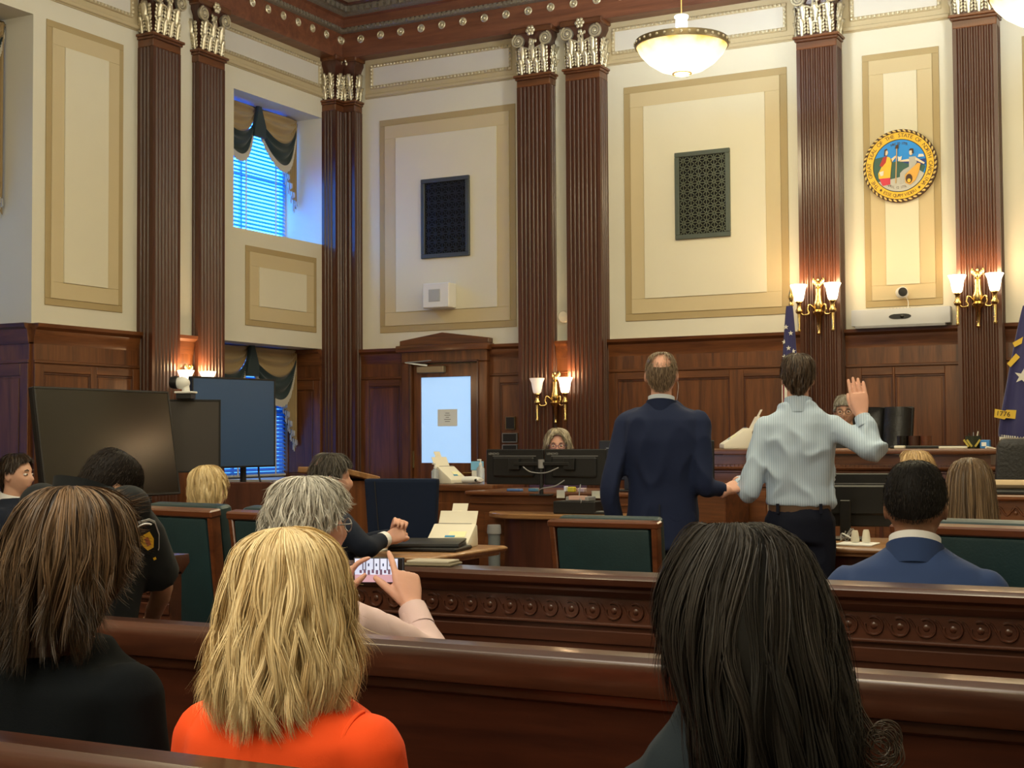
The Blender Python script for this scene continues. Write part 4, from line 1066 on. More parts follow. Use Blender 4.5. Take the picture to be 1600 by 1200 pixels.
# navy chair on the far side of the table, its inside back towards the camera
c = P(612, 746, D=8.15)
t = thing('navy_chair', 'dark navy upholstered chair behind the left counsel table', 'chair', (c.x, c.y + 0.12, 0.03), R(18))
MB().loft([[(-0.18 - 0.045 * k, -0.04, z), (0.18 + 0.035 * k, -0.04, z), (0.18 + 0.035 * k, 0.04, z), (-0.18 - 0.045 * k, 0.04, z)] for k, z in ((0, 0.52), (0.5, 0.8), (0.95, 1.10), (1, 1.125))]).build('backrest', NAVYL, t, bevel=0.018, seg=2)
MB().loft([[(-0.115 - 0.045 * k, -0.044, z), (-0.110 - 0.045 * k, -0.044, z), (-0.110 - 0.045 * k, -0.038, z), (-0.115 - 0.045 * k, -0.038, z)] for k, z in ((0, 0.54), (1, 1.11))]).build('seam_piping', BLACK, t)
MB().box(-0.24, 0.24, -0.44, 0.03, 0.42, 0.52).build('seat', NAVYL, t, bevel=0.03, seg=2)
MB().tube([(0, -0.2, 0.42), (0, -0.2, 0.09)], 0.03, 10).build('column', BLACK, t)
for k in range(5):
    a = 2 * math.pi * k / 5
    MB().tube([(0, -0.2, 0.09), (0.26 * math.cos(a), -0.2 + 0.26 * math.sin(a), 0.03)], [0.03, 0.018], 8).build('base_spoke', BLACK, t)

# papers, cables and monitor of the right-hand table
def monitor(label, loc, rz, w, h, copy_of=None, logo=True, foot=True, post=0.12):
    t = thing('monitor', label, 'monitor', loc, rz, 'black monitors')
    # origin at the bottom centre of the panel; back of the panel faces -y
    MB().box(-w / 2, w / 2, -0.012, 0.012, 0, h).build('panel', BLACK, t, bevel=0.006)
    MB().box(-w / 2 + 0.012, w / 2 - 0.012, 0.012, 0.0135, 0.015, h - 0.012).build('screen', mat('lit_screen', (0.05, 0.06, 0.08), 0.3, emit=(0.55, 0.62, 0.85), estr=1.2), t, smooth=0)
    MB().box(-w * 0.36, w * 0.36, -0.034, -0.012, h * 0.22, h * 0.78).build('back_housing', BLACK, t, bevel=0.01)
    MB().box(-w * 0.38, w * 0.38, -0.0135, -0.012, h * 0.80, h * 0.815).build('vent_groove', GREY, t, smooth=0)
    if logo:
        me = text_mesh('LENOVO', 0.021, 0.0006)
        b = MB(); add_mesh(b, me, TR(-w * 0.36, -0.0128, h * 0.87) @ RX)
        b.build('logo', mat('logo_grey', (0.34, 0.34, 0.34), 0.4), t, smooth=0)
    if foot:
        MB().box(-0.03, 0.03, -0.05, -0.03, -post, h * 0.5).build('stand_post', BLACK, t, bevel=0.005)
        MB().box(-0.12, 0.12, -0.11, 0.07, -post - 0.012, -post).build('stand_base', BLACK, t, bevel=0.005)
    return t
c = P(1322, 836, D=8.05)
monitor('large black monitor between the witness and the seated man in blue', (c.x, c.y, TZ + 0.075), R(10), 0.62, 0.30, logo=False, post=0.06)
c = P(1345, 858, Z=TZ)
t = tag(MB().box(-0.10, 0.10, -0.10, 0.10, 0, 0.008).build('paper_stack', PAPER, bevel=0.002), 'loose white papers under the black monitor on the right table', 'paper'); t.location = (P(1352, 860, D=7.8).x, 7.66, TZ + 0.001)
b = MB()
for k in range(5):
    b.tube(catmull([(rnd.uniform(-0.05, 0.05), rnd.uniform(-0.04, 0.04), 0.004 + 0.015 * rnd.random()) if j % 2 else (rnd.uniform(-0.05, 0.05), rnd.uniform(-0.03, 0.03), rnd.uniform(0.03, 0.075)) for j in range(6)], 5), 0.0035, 6)
c = P(1328, 858, D=7.85)
t = tag(b.build('cable_bundle', mat('silver_cable', (0.45, 0.45, 0.45), 0.3, metal=0.5), smooth=60), 'tangle of grey cables on the right table beside the witness', 'cables'); t.location = (c.x, c.y, TZ + 0.001)
for k, (px, h) in enumerate(((1353, 0.05), (1372, 0.055))):
    c = P(px, 850, D=7.9)
    t = tag(MB().lathe([(0, 0), (0.022, 0), (0.024, 0.01), (0.018, h), (0.014, h + 0.012), (0, h + 0.012)], 12).build('white_bottle', IVORY, smooth=40), ['small white bottle left under the black monitor', 'small white bottle right under the black monitor'][k], 'bottle'); t.location = (c.x, 7.70, TZ + 0.013)

# ------------------------------------------------------------------ judge's bench
BX0, BX1, BY, BZ = -3.62, -1.505, 9.55, 1.30
t = thing('judge_bench', 'long mahogany judge\'s bench under the round seal', 'bench', (0, BY, 0))
MB().box(BX0, BX1, 0.0, 0.05, 0, BZ - 0.04).build('front_board', W_X, t, smooth=0)
MB().box(BX0, BX0 + 0.05, 0.05, 0.75, 0, BZ - 0.04).box(BX1 - 0.05, BX1, 0.05, 0.75, 0, BZ - 0.04).build('side_board', W_X, t, smooth=0)
MB().box(BX0 - 0.05, BX1 + 0.06, -0.05, 0.82, BZ - 0.035, BZ).build('top', W_X, t, bevel=0.01, seg=2)
prof = [(0, BZ - 0.165), (-0.012, BZ - 0.16), (-0.012, BZ - 0.15), (-0.03, BZ - 0.14), (-0.035, BZ - 0.128), (-0.02, BZ - 0.12), (-0.02, BZ - 0.11), (0, BZ - 0.105)]
MB().loft([[(x, y, z) for y, z in prof] for x in (BX0 - 0.02, BX1 + 0.035)]).build('front_moulding', W_X, t, smooth=30)
b = MB(); x = BX0 + 0.02
while x < BX1 - 0.02:
    b.box(x, x + 0.018, -0.026, -0.01, BZ - 0.125, BZ - 0.108); x += 0.03
b.build('dentils', W_X, t, kind='stuff', smooth=0)
for x0_, x1_ in ((BX0 + 0.1, -2.95), (-2.87, -2.2), (-2.12, BX1 - 0.1)):
    MB().ring(x0_, x1_, 0.2, BZ - 0.24, 0.025, -0.012, 0).build('panel_bead', W_DK, t, bevel=0.004)
    MB().box(x0_ + 0.05, x1_ - 0.05, -0.008, 0, 0.25, BZ - 0.29).build('bench_panel', W_X, t, bevel=0.004)
MB().box(BX0 - 0.02, BX1 + 0.02, -0.025, 0, 0, 0.14).build('skirting', W_X, t, bevel=0.006)
DZ = 0.40
MB().box(-6.0, 0.2, 10.38, 12.75, 0, DZ).build('trim_10', CARPET, kind='structure', label='raised carpeted dais behind the bench')
# chair of the judge
c = P(1350, 640, D=11.15)
t = thing('judge_chair', 'tufted black leather high-back chair behind the bench', 'chair', (-2.80, 11.22, DZ), R(-14))
Mb = TR(0, 0.18, 0.5) @ Matrix.Rotation(R(-8), 4, 'X')
b = MB()
for k, (xa, xb) in enumerate(((-0.32, -0.12), (-0.115, 0.115), (0.12, 0.32))):
    rows = []
    for i in range(13):
        z = 0.72 * i / 12
        bul = 0.045 + 0.012 * math.sin(z * 45 + k)
        rows.append([(xa, 0.0, z), (xa + 0.02, -bul * 0.7, z), ((xa + xb) / 2, -bul, z), (xb - 0.02, -bul * 0.7, z), (xb, 0.0, z), (xb, 0.08, z), (xa, 0.08, z)])
    b = MB().loft(rows, M=Mb); b.build('back_pad', LEATHER, t, smooth=50)
MB().box(-0.33, 0.33, 0.07, 0.11, -0.02, 0.74, Mb).build('back_shell', LEATHER, t, bevel=0.03, seg=3)
MB().box(-0.29, 0.29, -0.34, 0.2, 0.42, 0.53).build('seat', LEATHER, t, bevel=0.04, seg=3)
MB().tube([(0, -0.05, 0.43), (0, -0.05, 0.08)], 0.035, 10).build('column', BLACK, t)
for k in range(5):
    a = 2 * math.pi * k / 5
    MB().tube([(0, -0.05, 0.09), (0.3 * math.cos(a), -0.05 + 0.3 * math.sin(a), 0.03)], [0.032, 0.02], 8).build('base_spoke', BLACK, t)
for s in (-1, 1):
    MB().tube(catmull([(s * 0.31, 0.15, 0.68), (s * 0.33, -0.1, 0.70), (s * 0.33, -0.24, 0.68), (s * 0.31, -0.2, 0.48)], 4), 0.03, 8).build('armrest', LEATHER, t, smooth=60)
# things on the bench
c = P(1150, 690, D=10.25)
scanner('ivory document scanner on the left end of the judge\'s bench', (c.x - 0.02, BY + 0.36, BZ + 0.001), R(-62), sn, 0.70)
c = P(1440, 690, D=10.0)
t = thing('desk_organizer', 'black round desk organizer with curved pockets on the bench', 'organizer', (c.x, BY + 0.42, BZ + 0.001))
for k, x in enumerate((-0.08, 0.0, 0.08)):
    MB().lathe([(0, 0), (0.038, 0), (0.04, 0.085), (0.036, 0.085), (0.034, 0.01), (0, 0.01)], 16, TR(x, 0, 0)).build('pocket', [SCREEN, mat('brown_leather', (0.05, 0.018, 0.010), 0.4), W_CHAIR][k], t, smooth=40)
MB().box(-0.14, 0.14, -0.05, 0.05, 0, 0.008).build('tray', BLACK, t, bevel=0.003)
c = P(1470, 700, D=9.75)
t = tag(MB().box(-0.25, 0.25, -0.08, 0.08, 0, 0.018).build('document_folder', BLACK, bevel=0.004), 'flat black folder lying along the bench top', 'folder'); t.location = (c.x - 0.02, BY + 0.20, BZ + 0.001)
t = tag(MB().box(-0.09, 0.09, -0.03, 0.03, 0, 0.014).build('envelope', IVORY, bevel=0.002), 'cream envelope on the bench left of the pen cup', 'envelope'); t.location = (P(1490, 698, Y=BY + 0.08).x, BY + 0.07, BZ + 0.001); t.rotation_euler = (0, 0, R(6))
t = tag(MB().box(-0.035, 0.035, -0.02, 0.02, 0, 0.02).build('small_box', IVORY, bevel=0.004), 'tiny cream box at the left of the black folder', 'box'); t.location = (P(1406, 700, Y=BY + 0.06).x, BY + 0.06, BZ + 0.001)
c = P(1529, 692, D=9.5)
t = thing('pen_cup', 'dark pen cup with a yellow stripe on the right end of the bench', 'pen cup', (c.x, BY + 0.12, BZ + 0.001))
MB().lathe([(0, 0), (0.045, 0), (0.052, 0.082), (0.048, 0.082), (0.042, 0.006), (0, 0.006)], 20).build('cup', mat('dark_green_glaze', (0.03, 0.035, 0.02), 0.35), t, smooth=40)
b = MB()
for k in range(3): b.box(-0.006, 0.006, -0.054, -0.046, 0.0, 0.055, TR(-0.02 + 0.02 * k, 0.002, 0.012) @ Matrix.Rotation(R(-35 if k < 2 else 35), 4, 'Y'))
b.build('stripes', mat('olive_yellow', (0.45, 0.36, 0.06), 0.5), t, smooth=0)
for k in range(3): MB().tube([(0.01 * k - 0.01, 0.01, 0.01), (0.03 * k - 0.03, 0.015, 0.10 + 0.006 * k)], 0.004, 6).build('pen', [BLACK, GREY, IVORY][k], t)
c = P(1548, 693, D=9.45)
t = thing('tissue_box', 'small blue and white box on the right corner of the bench', 'box', (c.x, BY + 0.10, BZ + 0.001))
MB().box(-0.03, 0.03, -0.03, 0.03, 0, 0.055).build('carton', mat('box_blue', (0.05, 0.22, 0.55), 0.5), t, bevel=0.003)
MB().box(-0.02, 0.01, -0.0315, -0.03, 0.015, 0.04).build('white_label', PAPER, t, smooth=0)
pts = [P(1546, 703, D=9.3), P(1556, 703, D=9.2), P(1568, 715, D=9.1), P(1580, 737, D=9.05), P(1592, 752, D=9.0), P(1610, 758, D=8.9)]
pts[0] = Vector((pts[0].x, BY + 0.02, BZ + 0.008))
t = tag(MB().tube(catmull(pts, 6), 0.009, 8).build('white_cable', IVORY, smooth=60), 'thick white cord drooping off the right end of the bench', 'cord')

# lower desk at the right, with carved front, black tray and tan bag
c = P(1575, 766, D=8.6)
LX, LY, LZ = -1.62, 8.30, c.z
t = thing('witness_desk', 'lower mahogany desk with a carved wave band, right of the bench', 'desk', (0, LY, 0))
MB().box(LX, 0.4, 0, 0.05, 0, LZ - 0.03).build('front_board', W_X, t, smooth=0)
MB().box(LX - 0.03, 0.43, -0.035, 0.5, LZ - 0.03, LZ).build('top', W_X, t, bevel=0.008)
MB().box(LX, LX + 0.05, 0.05, 0.5, 0, LZ - 0.03).build('side_board', W_X, t, smooth=0)
b = MB()
x = LX + 0.06
while x < 0.35:
    b.tube([(x + 0.085 * i / 12, -0.006, LZ - 0.09 + 0.022 * math.sin(2 * math.pi * i / 12)) for i in range(13)], 0.006, 6); b.ell((x + 0.02, -0.004, LZ - 0.10), (0.012, 0.008, 0.012), 8, 5); x += 0.09
b.build('carved_wave', W_X, t, kind='stuff', smooth=60)
MB().box(LX, 0.4, -0.012, 0, LZ - 0.16, LZ - 0.145).build('bead', W_X, t, bevel=0.003)
c = P(1580, 762, Y=LY + 0.15)
t = tag(MB().box(-0.16, 0.30, -0.10, 0.10, 0, 0.02).build('black_tray', BLACK, bevel=0.004), 'flat black tray on the lower desk at the right edge', 'tray'); t.location = (c.x, LY + 0.16, LZ + 0.001)
t = tag(MB().loft([[(x, 0.055 * math.cos(a), 0.03 + 0.028 * math.sin(a)) for a in [2 * math.pi * k / 10 for k in range(10)]] for x in (-0.2, -0.17, 0.0, 0.15, 0.2)]).build('tan_pouch', mat('tan_cloth', (0.48, 0.36, 0.22), 0.8), smooth=60), 'tan pouch lying on the black tray at the right edge', 'pouch'); t.location = (c.x + 0.05, LY + 0.17, LZ + 0.023)
# black chair at the right edge
c = P(1600, 700, D=8.9)
t = thing('office_chair', 'black chair cut off at the right edge under the blue flag', 'chair', (c.x + 0.14, 8.98, 0), R(10))
MB().loft([[(-0.24 - 0.03 * k, -0.05, z), (0.24 + 0.03 * k, -0.05, z), (0.24 + 0.03 * k, 0.05, z), (-0.24 - 0.03 * k, 0.05, z)] for k, z in ((1, 0.6), (1, 0.9), (0, 1.32), (-0.8, 1.37))]).build('backrest', LEATHER, t, bevel=0.03, seg=2)
MB().box(-0.26, 0.26, -0.03, 0.45, 0.45, 0.55).build('seat', LEATHER, t, bevel=0.03, seg=2)
MB().tube([(0, 0.2, 0.45), (0, 0.2, 0.08)], 0.03, 8).build('column', BLACK, t)
for k in range(5):
    a = 2 * math.pi * k / 5
    MB().tube([(0, 0.2, 0.09), (0.28 * math.cos(a), 0.2 + 0.28 * math.sin(a), 0.03)], [0.03, 0.02], 8).build('base_spoke', BLACK, t)

# ------------------------------------------------------------------ clerk's desk
c0 = P(777, 764, Z=1.01); c1 = P(960, 768, Z=1.01)
KX0, KY, KZ = c0.x, 8.93, 1.01
t = thing('clerk_desk', 'mahogany clerk\'s desk under the two black monitors', 'desk', (0, KY, 0))
KX1 = -3.72
MB().box(KX0, KX1, 0, 0.05, 0, KZ - 0.03).build('front_board', W_X, t, smooth=0)
MB().box(KX0, KX0 + 0.05, 0.05, 0.75, 0, KZ - 0.03).box(KX1 - 0.05, KX1, 0.05, 0.75, 0, KZ - 0.03).build('side_board', W_X, t, smooth=0)
MB().box(KX0 - 0.03, KX1 + 0.02, -0.03, 0.80, KZ - 0.03, KZ).build('top', W_X, t, bevel=0.008)
MB().box(KX0, KX1, -0.012, 0, KZ - 0.09, KZ - 0.075).build('front_bead', W_X, t, bevel=0.003)
MB().box(KX0, KX1, -0.012, 0, 0.0, 0.14).build('skirting', W_X, t, bevel=0.003)
MB().box(KX0 + 0.12, KX1 - 0.1, -0.008, 0, 0.22, KZ - 0.15).build('desk_panel', W_X, t, bevel=0.004)
# half round shelf table in front
c = P(868, 806, D=9.35); SZ = c.z
t = thing('half_round_table', 'small wooden half-round table in front of the clerk\'s desk', 'table', (c.x + 0.12, KY - 0.035, 0))
prof = [(-0.46, 0.0)] + [(-0.36 + 0.36 * math.cos(R(180 + 90 * i / 8)) - 0.10, 0.34 * math.sin(R(180 + 90 * i / 8))) for i in range(9)] + [(0.46, -0.34), (0.46, 0.0)]
b = MB().loft([[(x, y, z) for x, y in prof] for z in (SZ - 0.035, SZ)]); b.build('top', W_TAN, t, bevel=0.006)
b = MB().loft([[(x * 0.86, y * 0.86, z) for x, y in prof] for z in (0.0, SZ - 0.035)]); b.build('curved_pedestal', W_DK, t, smooth=40)
bx = P(857, 795, D=9.2)
t = tag(MB().box(-0.155, 0.155, -0.09, 0.09, 0, 0.085).build('black_box', BLACK, bevel=0.006), 'flat black box carrying the twin monitor stand', 'box'); t.location = (bx.x, KY - 0.17, SZ + 0.001)
t = thing('card_tray', 'grey tray of pink slips on top of the flat black box', 'tray', (bx.x + 0.02, KY - 0.19, SZ + 0.087))
MB().box(-0.085, 0.085, -0.06, 0.06, 0, 0.03).build('tray', GREY, t, bevel=0.004)
MB().box(-0.06, 0.06, -0.064, -0.02, 0.008, 0.036).build('slips', mat('pink_slips', (0.55, 0.36, 0.32), 0.8), t, bevel=0.002)
MY = KY - 0.16
mz = P(800, 757, Y=MY).z
cl = P(805, 757, Y=MY); cr = P(899, 757, Y=MY)
mw = (cr.x - cl.x) * 0.985
monitor('left one of the twin black monitors, logo on its back, before the clerk', (cl.x, MY, mz), R(-2), mw, 0.245, foot=False)
monitor('right one of the twin black monitors, logo on its back, before the clerk', (cr.x, MY, mz), R(2), mw, 0.245, foot=False)
t = thing('monitor_stand', 'black twin-arm stand that carries the two monitors', 'stand', ((cl.x + cr.x) / 2, MY - 0.055, SZ + 0.118))
MB().tube([(0, 0, 0), (0, 0, mz + 0.17 - SZ - 0.118)], 0.014, 10).build('post', BLACK, t)
MB().box(-0.07, 0.07, -0.05, 0.05, 0, 0.012).build('foot', BLACK, t, bevel=0.004)
hz = mz + 0.145 - SZ - 0.118
for s in (-1, 1):
    MB().box(0, s * 0.21, -0.012, 0.012, hz - 0.012, hz + 0.012).build('arm', BLACK, t, bevel=0.003)
    MB().box(s * 0.17, s * 0.25, -0.008, 0.018, hz - 0.04, hz + 0.04).build('mount_plate', BLACK, t, bevel=0.003)
MB().lathe([(0, -0.03), (0.022, -0.03), (0.022, 0.03), (0, 0.03)], 12, TR(0, 0, hz)).build('arm_hub', GREY, t, smooth=40)
MB().tube(catmull([(-0.13, -0.02, hz - 0.02), (-0.06, -0.04, hz - 0.055), (0.05, -0.04, hz - 0.06), (0.14, -0.02, hz - 0.025)], 5), 0.004, 6).build('cable', GREY, t)
MB().tube(catmull([(0.18, -0.01, hz - 0.11), (0.12, -0.04, hz - 0.15), (0.02, -0.05, hz - 0.17), (-0.01, -0.03, hz - 0.21)], 5), 0.004, 6).build('cable', GREY, t)
pts = [P(907, 757, Y=MY - 0.04), P(905, 775, Y=MY - 0.08), P(908, 785, Y=MY - 0.1), P(896, 800, Y=MY - 0.02), Vector((P(885, 803, Y=MY).x, MY, SZ + 0.006))]
tag(MB().tube(catmull(pts, 6), 0.004, 6).build('grey_cable', GREY, smooth=60), 'thin grey cord hanging from the right monitor to the table', 'cord')
c = P(923, 798, D=9.3)
t = thing('desk_phone', 'small dark handheld device on the half-round table', 'device', (c.x, KY - 0.20, SZ + 0.001), R(5))
MB().box(-0.08, 0.08, -0.05, 0.05, 0, 0.018).build('body', BLACK, t, bevel=0.005)
MB().box(-0.06, 0.06, -0.035, 0.035, 0.018, 0.02).build('grey_top', GREY, t, smooth=0)
# odds and ends on the desk edge
NOTE = mat('cream_note', (0.78, 0.74, 0.52), 0.8)
for k, (px, py, w, h, cl_, lab) in enumerate(((876, 763, 0.062, 0.055, NOTE, 'cream sticky note on the desk edge, left one'), (931, 761, 0.062, 0.05, NOTE, 'cream sticky note on the desk edge, right one'))):
    c = P(px, py, Y=KY - 0.034)
    t = tag(MB().box(-w / 2, w / 2, -0.002, 0, -h / 2, h / 2).build('sticky_note', cl_, smooth=0), lab, 'note'); t.location = (c.x, KY - 0.032, KZ - 0.012)
for px, w, h, col, lab, nm in ((893, 0.045, 0.035, (0.75, 0.60, 0.05), 'yellow highlighter box between the sticky notes', 'yellow_box'), (884, 0.014, 0.04, (0.8, 0.8, 0.78), 'white marker beside the yellow box', 'white_marker'), (909, 0.05, 0.028, (0.62, 0.46, 0.42), 'pinkish eraser block right of the yellow box', 'eraser_block'), (804, 0.11, 0.018, (0.12, 0.22, 0.40), 'blue folder on the left end of the clerk\'s desk', 'blue_folder'), (833, 0.06, 0.022, (0.10, 0.25, 0.32), 'teal stapler on the clerk\'s desk', 'stapler')):
    c = P(px, 762, Y=KY + 0.02)
    t = tag(MB().box(-w / 2, w / 2, -0.02, 0.03, 0, h).build(nm, mat(nm, col, 0.5), bevel=0.004), lab, 'stationery'); t.location = (c.x, KY + 0.02, KZ + 0.001)
# two more monitors, partly hidden by the man in the suit
for px, lab, w in ((985, 'black monitor whose edge shows left of the man in the navy suit', 0.47), (1071, 'black monitor right of the man in the navy suit', 0.41)):
    c = P(px, 688, Y=9.2)
    t = monitor(lab, (c.x, 9.2, c.z - 0.28), 0, w, 0.28, logo=False, post=c.z - 0.28 - KZ - 0.013)
    if px > 1000:
        s_ = tag(MB().box(-0.3, 0.3, -0.2, 0.3, 0, KZ).build('side_desk', W_X, bevel=0.008), 'plain wooden side desk between the clerk and the bench', 'desk')
        s_.location = (c.x + 0.05, 9.2, 0)

# ------------------------------------------------------------------ cabinet by the door and what stands on it
c = P(720, 757, D=10.9); CZ = c.z
x0 = P(672, 757, Y=c.y).x; x1 = P(772, 757, Y=c.y).x
t = thing('court_cabinet', 'mahogany cabinet in front of the door with a scanner on top', 'cabinet', ((x0 + x1) / 2, c.y, 0))
hw = (x1 - x0) / 2
MB().box(-hw + 0.02, hw - 0.02, 0, 0.5, 0, CZ - 0.05).build('body', W_Z, t, smooth=0)
MB().box(-hw, hw, -0.03, 0.52, CZ - 0.05, CZ).build('top', W_X, t, bevel=0.01, seg=2)
MB().box(-hw + 0.08, hw - 0.08, -0.006, 0, 0.12, CZ - 0.14).build('front_panel', W_Z, t, bevel=0.004)
CY = c.y
c = P(705, 757, Y=CY + 0.2)
t = scanner('pale scanner with a dark paper tray on the cabinet by the door', (c.x, CY + 0.2, CZ + 0.001), R(75), sn, 0.62)
c = P(705, 757, Y=CY + 0.06)
c = P(736, 752, Y=CY + 0.1)
t = thing('small_printer', 'small rounded white printer on the cabinet right of the scanner', 'printer', (c.x, CY + 0.12, CZ + 0.001))
MB().loft([[(x, 0.05 * math.cos(a), 0.03 + 0.03 * s * math.sin(a)) for a in [2 * math.pi * k / 12 for k in range(12)]] for x, s in ((-0.07, 0.9), (0.0, 1), (0.055, 0.8), (0.075, 0.4))]).build('shell', WHITE, t, smooth=60)
MB().ell((0.055, -0.04, 0.03), (0.018, 0.012, 0.012), 10, 6).build('button', BLACK, t)
def bottle(lab, loc, r, h, m, pump=True):
    t = thing('pump_bottle', lab, 'bottle', loc)
    MB().lathe([(0, 0), (r, 0), (r, h * 0.62), (r * 0.35, h * 0.75), (0, h * 0.75)], 16).build('bottle', m, t, smooth=50)
    MB().lathe([(0, h * 0.75), (r * 0.4, h * 0.75), (r * 0.4, h * 0.84), (r * 0.15, h * 0.86), (r * 0.15, h * 0.95), (0, h * 0.95)], 12).build('cap', WHITE, t, smooth=50)
    MB().box(-r * 0.9, r * 0.2, -r * 0.15, r * 0.15, h * 0.94, h).build('nozzle', WHITE, t, bevel=0.002)
    return t
CLEAR = mat('clear_plastic', (0.75, 0.82, 0.9), 0.15, trans=0.7)
c = P(679, 757, Y=CY + 0.04)
bottle('clear pump bottle at the left end of the door cabinet', (c.x, CY + 0.05, CZ + 0.001), 0.03, 0.16, CLEAR)
c = P(753, 757, Y=CY + 0.2)
bottle('clear pump bottle at the right end of the door cabinet', (c.x, CY + 0.18, CZ + 0.001), 0.032, 0.19, CLEAR)
c = P(743, 757, Y=CY + 0.33)
t = thing('glove_box', 'pale blue box on its stand behind the right pump bottle', 'box', (c.x, CY + 0.36, CZ + 0.001))
MB().box(-0.035, 0.035, -0.03, 0.03, 0, 0.15).build('stand', WHITE, t, bevel=0.003)
MB().box(-0.04, 0.04, -0.035, 0.035, 0.10, 0.17).build('carton', mat('sky_carton', (0.20, 0.50, 0.80), 0.5), t, bevel=0.003)
# slim grey bin between cabinet and desk
c = P(772, 820, D=9.6)
t = thing('slim_bin', 'slim grey metal bin between the door cabinet and the clerk\'s desk', 'bin', (c.x, c.y, 0))
MB().loft([[(r_ * math.cos(a), r_ * math.sin(a), z) for a in [2 * math.pi * k / 12 for k in range(12)]] for r_, z in ((0.035, 0), (0.042, c.z - 0.06))]).build('body', mat('bin_grey', (0.15, 0.17, 0.18), 0.4), t, smooth=50)
MB().lathe([(0, c.z - 0.06), (0.048, c.z - 0.06), (0.048, c.z - 0.03), (0.044, c.z), (0, c.z)], 14).build('lid', GREY, t, smooth=40)
# lectern whose corner shows behind the lawyer
c = P(548, 737, D=9.4)
t = thing('lectern', 'wooden lectern with an oak top behind the seated lawyer', 'lectern', (c.x - 0.09, c.y, 0))
MB().box(-0.17, 0.17, -0.24, 0.24, -0.02, 0.02, TR(0, 0, c.z - 0.02) @ Matrix.Rotation(R(-9), 4, 'X')).build('sloped_top', W_TAN, t, bevel=0.006)
MB().box(-0.14, 0.14, -0.2, 0.2, 0.05, c.z - 0.06).build('body', W_Z, t, bevel=0.004)
MB().box(-0.17, 0.17, -0.23, 0.23, 0.0, 0.07).build('base', W_Z, t, bevel=0.008)

# ------------------------------------------------------------------ big screens by the window wall
def tv(lab, pTL, pTR, dl, dr, h, lean=0, m=SCREEN, stand=True, group='large dark screens'):
    a = P(*pTL, D=dl); b_ = P(*pTR, D=dr)
    mid = (a + b_) / 2; d = b_ - a; w = math.hypot(d.x, d.y); ang = math.atan2(d.y, d.x)
    t = thing('large_screen', lab, 'screen', (mid.x, mid.y, 0), ang, group)
    zt = mid.z
    ct, st_ = math.cos(lean), math.sin(lean)
    Mp = TR(0, 0, zt) @ Matrix.Rotation(lean, 4, 'X')
    MB().box(-w / 2, w / 2, 0.004, 0.05, -h, 0, Mp).build('case', BLACK, t, bevel=0.006)
    MB().ring(-w / 2, w / 2, -h, 0, 0.014, -0.004, 0.01, Mp).build('bezel', BLACK, t, bevel=0.002)
    MB().box(-w / 2 + 0.014, w / 2 - 0.014, 0.0, 0.006, -h + 0.014, -0.014, Mp).build('screen', m, t, smooth=0)
    MB().box(-0.25, 0.25, 0.05, 0.09, -h * 0.75, -h * 0.25, Mp).build('back_box', BLACK, t, bevel=0.01)
    if stand:
        lo = Mp @ Vector((0, 0.10, -h * 0.5))
        for s in (-1, 1):
            MB().tube([(s * 0.18, lo.y, zt - h * 0.45), (s * 0.18, lo.y, 0.05)], 0.025, 8).build('stand_post', BLACK, t)
            MB().box(s * 0.18 - 0.03, s * 0.18 + 0.03, lo.y - 0.22, lo.y + 0.22, 0.0, 0.05).build('stand_foot', BLACK, t, bevel=0.006)
        MB().box(-0.35, 0.35, lo.y - 0.2, lo.y + 0.15, 0.40, 0.43).build('stand_shelf', BLACK, t, bevel=0.005)
    return t, ang, w, zt
tv('largest dark screen, leaning back, at the left with a light reflection', (52, 602), (263, 613), 8.75, 9.85, 0.715, R(-9))
t2, a2, w2, z2 = tv('middle dark screen with a small camera on top', (206, 622), (345, 626), 9.95, 10.2, 0.52, 0, SCREEN_M)
tv('screen with a painted blue-grey reflection in front of the far window', (300, 585), (430, 595), 10.95, 11.65, 0.715, 0, SCREEN_B)
c = P(286, 612, D=10.05)
t = thing('conference_camera', 'small black and white camera on top of the middle screen', 'camera', (c.x, c.y + 0.03, z2 + 0.001), R(20))
MB().box(-0.055, 0.055, -0.05, 0.05, 0, 0.04).build('mount', BLACK, t, bevel=0.004)
MB().box(-0.065, 0.065, -0.06, 0.06, 0.04, 0.055).build('white_plate', WHITE, t, bevel=0.004)
MB().tube([(0, 0, 0.05), (0.0, 0, 0.11)], [0.03, 0.022], 12).build('neck', WHITE, t, smooth=50)
MB().ell((-0.03, 0, 0.115), (0.06, 0.045, 0.045), 16, 10, TR(0, 0, 0)).build('head', WHITE, t, smooth=60)
MB().lathe([(0, 0.0), (0.045, 0.0), (0.048, 0.02), (0.04, 0.05), (0, 0.055)], 18, TR(-0.06, 0, 0.12) @ Matrix.Rotation(R(-90), 4, 'Y')).build('lens_housing', BLACK, t, smooth=40)
# low cupboard under the screens, black cart front
c = P(400, 742, D=11.2)
t = thing('low_cupboard', 'low wooden cupboard with a pale edged top under the far window', 'cupboard', (XL + 0.45, 11.3, 0), R(90))
MB().box(-0.45, 1.0, -0.5, 0.28, 0.98, 1.01).build('top', mat('pale_laminate', (0.45, 0.45, 0.46), 0.3), t, bevel=0.004)
MB().box(-0.43, 0.98, -0.46, 0.28, 0.0, 0.98).build('body', W_Z, t, smooth=0)
for k in range(3): MB().box(-0.40 + 0.46 * k, 0.02 + 0.46 * k, -0.475, -0.46, 0.06, 0.94).build('door', W_Z, t, bevel=0.005)
t = thing('black_cart', 'black cabinet cart below the middle screen', 'cart', (P(318, 745, D=9.25).x, P(318, 745, D=9.25).y, 0), R(40))
MB().box(-0.26, 0.26, -0.18, 0.18, 0.06, 0.80).build('body', BLACK, t, bevel=0.006)
